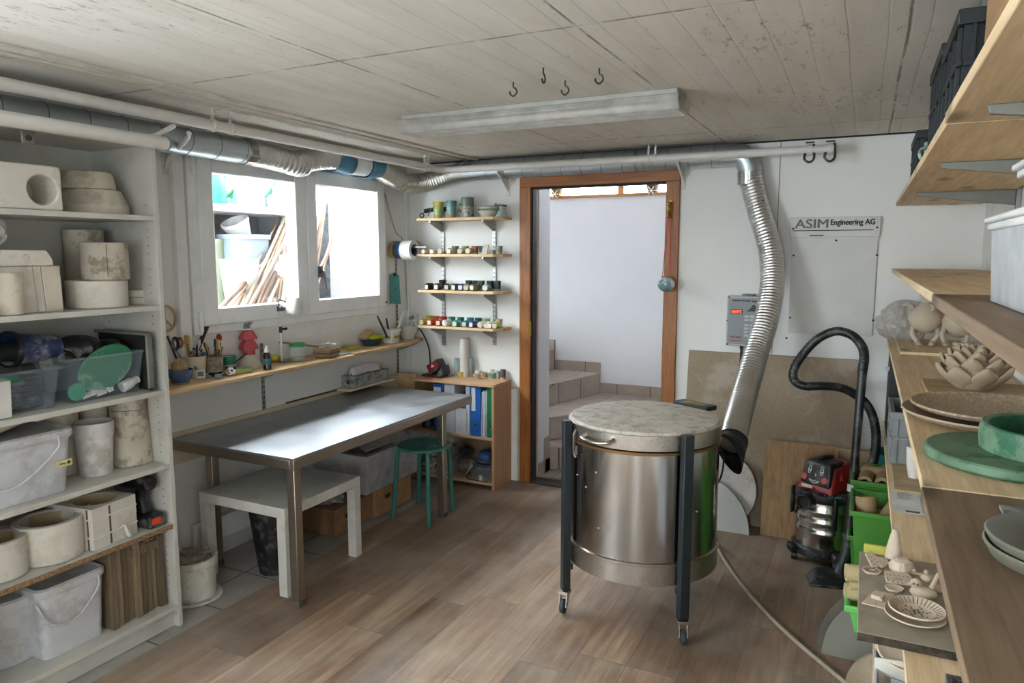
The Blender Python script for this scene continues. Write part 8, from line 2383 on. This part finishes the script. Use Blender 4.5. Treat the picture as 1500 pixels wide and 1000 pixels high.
# cone, rock
p = cp(1309, 818); p = P(1309, 817, z=zc0)
hcn = ZT(p.x, p.y, 775)-zc0
one('clay_cone', MB().lathe([(0, 0), (.024, 0), (.022, hcn*.3), (.014, hcn*.75), (.008, hcn*.97), (.005, hcn), (0, hcn)], (p.x, p.y, zc0), 24), CLAYW, 'tall pale clay cone at the back of the ware board', 'cone')
p = cp(1320, 834)
one('clay_lump', MB().lathe([(0, 0), (.032, 0), (.034, .008), (.024, .028), (.012, .034), (0, .034)], (p.x, p.y, zc0), 14, wob=lambda a, zq_: 1+.10*math.sin(3*a+zq_*60)), CLAYW, 'faceted pale clay lump beside the cone on the ware board', 'lump', sharp=18)


def slab(pts, th, m, label, name='clay_tile', holes=None, cat='clay tile', dz=0):
    t = thing(name, label, cat, tuple(cp(*pts[0])))
    q = [cp(u, v, dz) for u, v in pts]
    build('slab', MB().prism(q, (0, 0, th)), m, t, bevel=.0012)
    if holes:
        mb = MB()
        for u, v in holes:
            h_ = P(u, v, z=zc0+dz+th)
            mb.cyl((h_.x, h_.y, zc0+dz+th-.0005), (h_.x, h_.y, zc0+dz+th+.0006), .0022, seg=8)
        build('hole_pattern', mb, mat('dark_recess', '#5b5044', .9), t)
    return t
slab([(1267, 812), (1276, 809), (1284, 817), (1298, 820), (1304, 828), (1291, 833), (1290, 831), (1277, 833)], .006, CLAYW, 'star shaped clay piece with dots at the back left of the ware board', holes=[(1272, 815), (1277, 816), (1281, 819), (1277, 822), (1284, 823), (1289, 822), (1294, 825), (1281, 827), (1286, 828), (1299, 827)], cat='clay star', name='clay_star')
rnd = random.Random(8)
slab([(1295, 838), (1330, 842), (1339, 853), (1338, 859), (1298, 853)], .007, CLAYW, 'rectangular clay tile with a border of dots in the middle of the ware board', holes=[(1299, 841), (1304, 842), (1310, 842), (1317, 843), (1323, 844), (1329, 845), (1300, 846), (1301, 850), (1308, 852), (1315, 853), (1322, 854), (1329, 855), (1334, 851), (1313, 846), (1318, 847), (1315, 849), (1320, 849), (1310, 849)])
slab([(1262, 884), (1281, 866), (1311, 872), (1298, 893)], .004, CLAYW, 'square flat clay tile under a small block, front left of the ware board', holes=[(1299, 883), (1283, 884)])
slab([(1276, 876), (1280, 871), (1296, 876), (1292, 881)], .011, CLAYW, 'small clay block with marks lying on the square flat tile', holes=[(1290, 876)], dz=.0045, name='clay_block', cat='clay block')


def disc(u0, u1, v, h, label, m=CLAYW, holes=0, name='clay_disc', dz=0):
    cx, cy, r = ROUND(u0, u1, v, zc0+dz)
    t = thing(name, label, 'clay disc', (cx, cy, zc0+dz))
    build('disc', MB().lathe([(0, 0), (r*.9, 0), (r, h*.6), (r*.98, h), (r*.9, h*.9), (0, h*.8)], (cx, cy, zc0+dz), 30, wob=lambda a, zq_: 1+.03*math.sin(5*a)), m, t)
    if holes:
        mb = MB()
        for k in range(holes):
            a = 2*PI*k/holes
            mb.cyl((cx+r*.35*math.cos(a), cy+r*.35*math.sin(a), zc0+dz+h*.9), (cx+r*.85*math.cos(a), cy+r*.85*math.sin(a), zc0+dz+h), .0012, seg=6)
        build('petal_pattern', mb, mat('dark_recess', '#5b5044'), t)
    return t
disc(1264, 1289, 842, .006, 'little round clay flower with petal lines near the left edge of the ware board', holes=10)
disc(1297, 1322, 868, .006, 'plain oval clay disc in front of the dotted tile')
p = cp(1352, 876)
t = thing('clay_bird', 'small lumpy clay bird on the right of the ware board', 'clay bird', tuple(p))
build('body', MB().ball((p.x, p.y, zc0+.016), .026, 1.25, .9, .65).ball((p.x-.018, p.y+.004, zc0+.036), .014).cyl((p.x-.028, p.y-.003, zc0+.037), (p.x-.042, p.y-.008, zc0+.034), .005, .001, 8), CLAY, t)
build('tail', MB().cyl((p.x+.016, p.y+.005, zc0+.026), (p.x+.034, p.y+.03, zc0+.062), .006, .005, 8), CLAY, t)
build('eye', MB().ball((p.x-.024, p.y-.008, zc0+.039), .003).ball((p.x-.016, p.y-.012, zc0+.039), .003), mat('dark_recess', '#5b5044'), t)
for k, (u, v, lb_) in enumerate(((1350, 842, 'thin pierced clay strip at the back right of the ware board'), (1358, 852, 'round clay knob behind the clay bird'), (1374, 868, 'small clay scrap right of the clay bird'))):
    p = cp(u, v)
    if k == 0: one('clay_strip', MB().box((p.x-.03, p.y-.006, zc0), (p.x+.03, p.y+.006, zc0+.006)).ball((p.x+.012, p.y, zc0+.01), .008).ball((p.x-.018, p.y, zc0+.009), .006), CLAY, lb_, 'clay strip', bevel=.001)
    else: one('clay_ball' if k == 1 else 'clay_scrap', MB().ball((p.x, p.y, zc0+.011), .0135, 1.2, 1, .8, wob=lambda a, zq_: 1+.1*math.sin(3*a)), CLAY, lb_, 'clay knob' if k == 1 else 'scrap')
cx, cy, r = ROUND(1298, 1378, 924, zc0)
one('saucer', MB().lathe([(0, 0), (r*.7, 0), (r, .012), (r*.98, .015), (r*.68, .005), (0, .004)], (cx, cy, zc0), 48), CLAYW, 'lower plain clay saucer at the front of the ware board', 'saucer')
zs_ = zc0+.0125
t = thing('saucer', 'upper clay saucer with rayed rim and snowflake holes at the front of the ware board', 'saucer', (cx+.004, cy+.006, zs_))
build('dish', MB().lathe([(0, 0), (r*.62, 0), (r*.94, .013), (r*.92, .017), (r*.60, .005), (0, .004)], (cx+.004, cy+.006, zs_), 48, wob=lambda a, zq_: 1+.012*math.sin(24*a)), CLAYW, t)
mb = MB()
for k in range(34):
    a = 2*PI*k/34
    mb.cyl((cx+.004+r*.62*math.cos(a), cy+.006+r*.62*math.sin(a), zs_+.0055), (cx+.004+r*.88*math.cos(a), cy+.006+r*.88*math.sin(a), zs_+.0155), .0011, seg=6)
for k in range(6):
    for q_ in (.10, .22, .34, .46):
        a = 2*PI*k/6+(.25 if q_ in (.22, .46) else 0)
        mb.cyl((cx+.004+r*q_*math.cos(a), cy+.006+r*q_*math.sin(a), zs_+.004), (cx+.004+r*q_*math.cos(a), cy+.006+r*q_*math.sin(a), zs_+.0052), .0028, seg=8)
build('hole_pattern', mb, mat('dark_recess', '#5b5044'), t)
# black perforated crate at the near end
p0 = P(1355, 970, z=zq+.10)
crate('black perforated crate near the viewer on the bottom right shelf', .185, .47, 1.10, 1.58, zq, zq+.10, BLK)

# ---- below the shelf: green bins, tubes, kiln shelves, white bin
GRB = mat('bright_green_bin', '#4a8736', .35, var=.06)
GRB2 = mat('light_green_bin', '#62b85c', .35, var=.06)
TUBE = mat('cardboard_tube', '#a48a66', .75, var=.1)
TUBEY = mat('cream_tube', '#c3b184', .7, var=.08)
def greenbin(label, x0, x1, y0, y1, z0, z1, m, lip=.03):
    t = thing('storage_bin', label, 'bin', ((x0+x1)/2, (y0+y1)/2, z0))
    tp, w_ = .025, .005
    def qd(kk, zz_): return [(x0+kk, y0+kk, zz_), (x1-kk, y0+kk, zz_), (x1-kk, y1-kk, zz_), (x0+kk, y1-kk, zz_)]
    vs = qd(tp, z0)+qd(0, z1)+qd(w_, z1)+qd(tp+w_, z0+w_)
    fs = [(3, 2, 1, 0), (12, 13, 14, 15)]
    for b in (0, 4, 8): fs += [(b+i, b+(i+1) % 4, b+4+(i+1) % 4, b+4+i) for i in range(4)]
    build('body', MB().add(vs, fs), m, t, bevel=.012, seg=3)
    build('rim', ringflat(x0-.012, x1+.012, y0-.012, y1+.012, z1-.02, z1+.003, .014), m, t, bevel=.004)
    return t
def ringflat(x0, x1, y0, y1, z0, z1, w_):
    return MB().box((x0, y0, z0), (x1, y0+w_, z1)).box((x0, y1-w_, z0), (x1, y1, z1)).box((x0, y0+w_, z0), (x0+w_, y1-w_, z1)).box((x1-w_, y0+w_, z0), (x1, y1-w_, z1))
def hollow(p0, p1, r, m, label, group=None, hole=.55):
    p0, p1 = Vector(p0), Vector(p1)
    L = (p1-p0).length
    M_ = (p1-p0).to_track_quat('Z', 'Y').to_matrix().to_4x4(); M_.translation = p0
    return one('cardboard_tube', MB().lathe([(r*hole, 0), (r, 0), (r, L), (r*hole, L), (r*hole, 0)], (0, 0, 0), 24, M=M_), m, label, 'tube', group)
# rear stack and front stack
greenbin('lower bright green bin of the rear stack under the shelves', .0, .30, 3.66, 3.98, 0, .265, GRB)
greenbin('upper bright green bin of tube offcuts in the rear stack', .0, .30, 3.66, 3.98, .27, ZT(0, 3.66, 703), GRB)
greenbin('lower bright green bin of the front stack under the shelves', .04, .30, 3.30, 3.62, 0, .20, GRB)
ztf = ZT(.0, 3.30, 748)
greenbin('upper bright green bin with cardboard tubes in the front stack', .005, .30, 3.30, 3.62, .205, ztf, GRB)
zr = ZT(0, 3.66, 703)
for k, (x, y, z, dx, dy, dz, r, lb_) in enumerate(((.05, 3.70, zr-.018, .02, .20, .01, .034, 'tube offcut seen end on at the left of the rear green bin'), (.125, 3.69, zr-.015, .02, .20, .01, .036, 'tube offcut seen end on in the middle of the rear green bin'), (.20, 3.70, zr-.01, .02, .18, .02, .034, 'tube offcut seen end on at the right of the rear green bin'), (.03, 3.82, zr+.01, .22, .02, .0, .024, 'long tube lying across the back of the rear green bin'))):
    hollow((x, y, z), (x+dx, y+dy, z+dz), r, TUBE, lb_)
for k, (x, y, z, dx, dy, dz, r, lb_) in enumerate(((.065, 3.40, ztf-.10, -.01, .03, .13, .042, 'short wide tube standing upright in the front green bin'), (.13, 3.36, ztf-.06, .08, .16, .09, .040, 'tube leaning back in the front green bin'), (.17, 3.33, ztf-.06, .03, .10, .07, .030, 'white ended tube at the front right of the front green bin'), (.09, 3.52, ztf-.09, .10, .03, .02, .035, 'tube lying at the back of the front green bin'))):
    hollow((x, y, z), (x+dx, y+dy, z+dz), r, TUBE, lb_, hole=.7)
one('yellow_comb', MB().box((.05, 2.912, .296), (.17, 2.924, .515)), mat('yellow_ribbed', '#d2cb62', .6), 'yellow ribbed strip standing in the light green bin behind the ware board', 'strip')
# near green bin under the ware board with cream tubes
greenbin('light green bin under the ware board with cream tubes on top', .008, .30, 2.62, 2.95, .29, .395, GRB2)
one('wooden_block', MB().box((.10, 2.70, 0), (.28, 2.90, .289)), M_PINR, 'wooden block supporting the light green bin on the floor', 'block', bevel=.003)
for k, (u, v, r, lb_) in enumerate(((1239, 838, .030, 'upper cream cardboard tube poking out above the light green bin'), (1245, 855, .018, 'narrow cream tube between the two thick ones'), (1238, 866, .031, 'lower cream cardboard tube poking out above the light green bin'))):
    p = P(u, v, y=2.66+.02*k)
    hollow(p, (p.x+.24, p.y+.05, p.z-.0), r, TUBEY, lb_, hole=.66)
# kiln shelves on the floor
def halfdisc(xc, y, R, th, m, label, lean=.12, a0=0, a1=PI, squash=1.0, rimm=None):
    pts = [(xc+R*math.cos(a), y+lean*R*math.sin(a)*squash, R*math.sin(a)*squash) for a in [a0+(a1-a0)*i/40 for i in range(41)]]
    t = thing('kiln_shelf', label, 'kiln shelf', (xc, y, 0))
    build('slab', MB().prism(pts, (0, th, 0)), m, t, bevel=.002)
    return t
M_GB = mat('grey_green_bat', '#77766a', .85, var=.06)
M_TB = mat('tan_bat', '#8d7f6a', .85, var=.08, dirt='#b9ae9c', dirt_amt=.3)
h1 = P(1203, 957, z=0)
halfdisc(h1.x+.225, h1.y, .225, .014, M_GB, 'large grey green half round kiln shelf leaning under the ware board', .16, squash=1.12)
halfdisc(h1.x+.225, h1.y+.055, .245, .014, mat('dark_bat', '#57534a', .85), 'dark half round kiln shelf behind the grey green one', .16, squash=1.12)
h2 = P(1238, 992, z=0)
halfdisc(h2.x+.15, h2.y-.06, .15, .016, M_TB, 'small tan half round kiln shelf in front of the grey green one', .15)
# white bin with cards
pk = P(1281, 950, y=2.2)
x0, x1, zw = pk.x, .36, pk.z
y0, yb_ = 1.80, 2.2
t = thing('storage_bin', 'white bin of cards and frames at the lower right under the shelves', 'bin', (.2, 1.75, 0))
mb = MB()
vs = []
for zz_, d in ((0, .02), (zw-.06, .004), (zw-.06, -.0), (zw, -.002)): vs += [(x0+d, y0+d, zz_), (x1-d, y0+d, zz_), (x1-d, yb_-d, zz_), (x0+d, yb_-d, zz_)]
for zz_, d in ((zw, .004), (.006, .026)): vs += [(x0+d, y0+d, zz_), (x1-d, y0+d, zz_), (x1-d, yb_-d, zz_), (x0+d, yb_-d, zz_)]
fs = [(3, 2, 1, 0), (20, 21, 22, 23)]
for k in range(5): fs += [(4*k+i, 4*k+(i+1) % 4, 4*k+4+(i+1) % 4, 4*k+4+i) for i in range(4)]
build('body', mb.add(vs, fs), mat('white_bin_plastic', '#c9cad2', .4), t)
CARD = [mat('pale_card_a', '#c9b79f', .7), mat('pale_card_b', '#cfcac0', .7), mat('grey_card', '#8d9096', .6)]
for k, (dx, dy, wd, hz_, ry) in enumerate(((.02, .33, .16, .05, .5), (.012, .27, .15, .03, -.2), (.02, .20, .17, .02, .25), (.012, .12, .14, .03, 0))):
    Mx = Matrix.Translation((x0+dx, y0+dy, zw-.16)) @ Matrix.Rotation(ry*.4, 4, 'Y') @ Matrix.Rotation(-.15, 4, 'X')
    one('card', MB().box((0, 0, -.05), (wd, .006, .16+hz_), Mx), CARD[k % 3], ('tan card tilted at the back of the white bin', 'pale card second from the back in the white bin', 'grey card third from the back in the white bin', 'tan card at the front of the white bin')[k], 'card')
po = Vector((x0+.085, 2.15, zw+.03))
one('oval_plate', MB().lathe([(0, 0), (.055, 0), (.072, .008), (.069, .012), (.052, .005), (0, .005)], (0, 0, 0), 40, sx=1.15, M=Matrix.Translation(po) @ Matrix.Rotation(.35, 4, 'X')), CLAYW, 'pale oval plate resting in the back of the white bin', 'plate')
# things under the shelves at the back wall
crate('grey crate standing on the floor under the far end of the shelves', .15, .50, 4.05, 4.40, 0, .36, mat('grey_crate_plastic', '#7d8182'))
one('bucket', MB().lathe([(0, 0), (.09, 0), (.115, .19), (.108, .19), (.085, .01), (0, .01)], (.20, 4.22, .365), 30), mat('teal_pot', '#1f7a78'), 'teal bucket standing on the floor crate at the far end', 'bucket')
# ------------------------------------------------------------------ daylight openings
portal((XL-.115, 3.44, 1.66), (0, -PI/2, 0), .86, 1.76)
portal((XL-.115, (W2[0]+W2[1])/2, (W2[2]+2.09)/2), (0, -PI/2, 0), 2.09-W2[2], W2[1]-W2[0])  # portal of the added left fill window
portal(((D2[0]+D2[1])/2, YR-.125, (D2[2]+D2[3])/2), (PI/2, 0, 0), D2[1]-D2[0], D2[3]-D2[2])  # portal of the added rear fill window
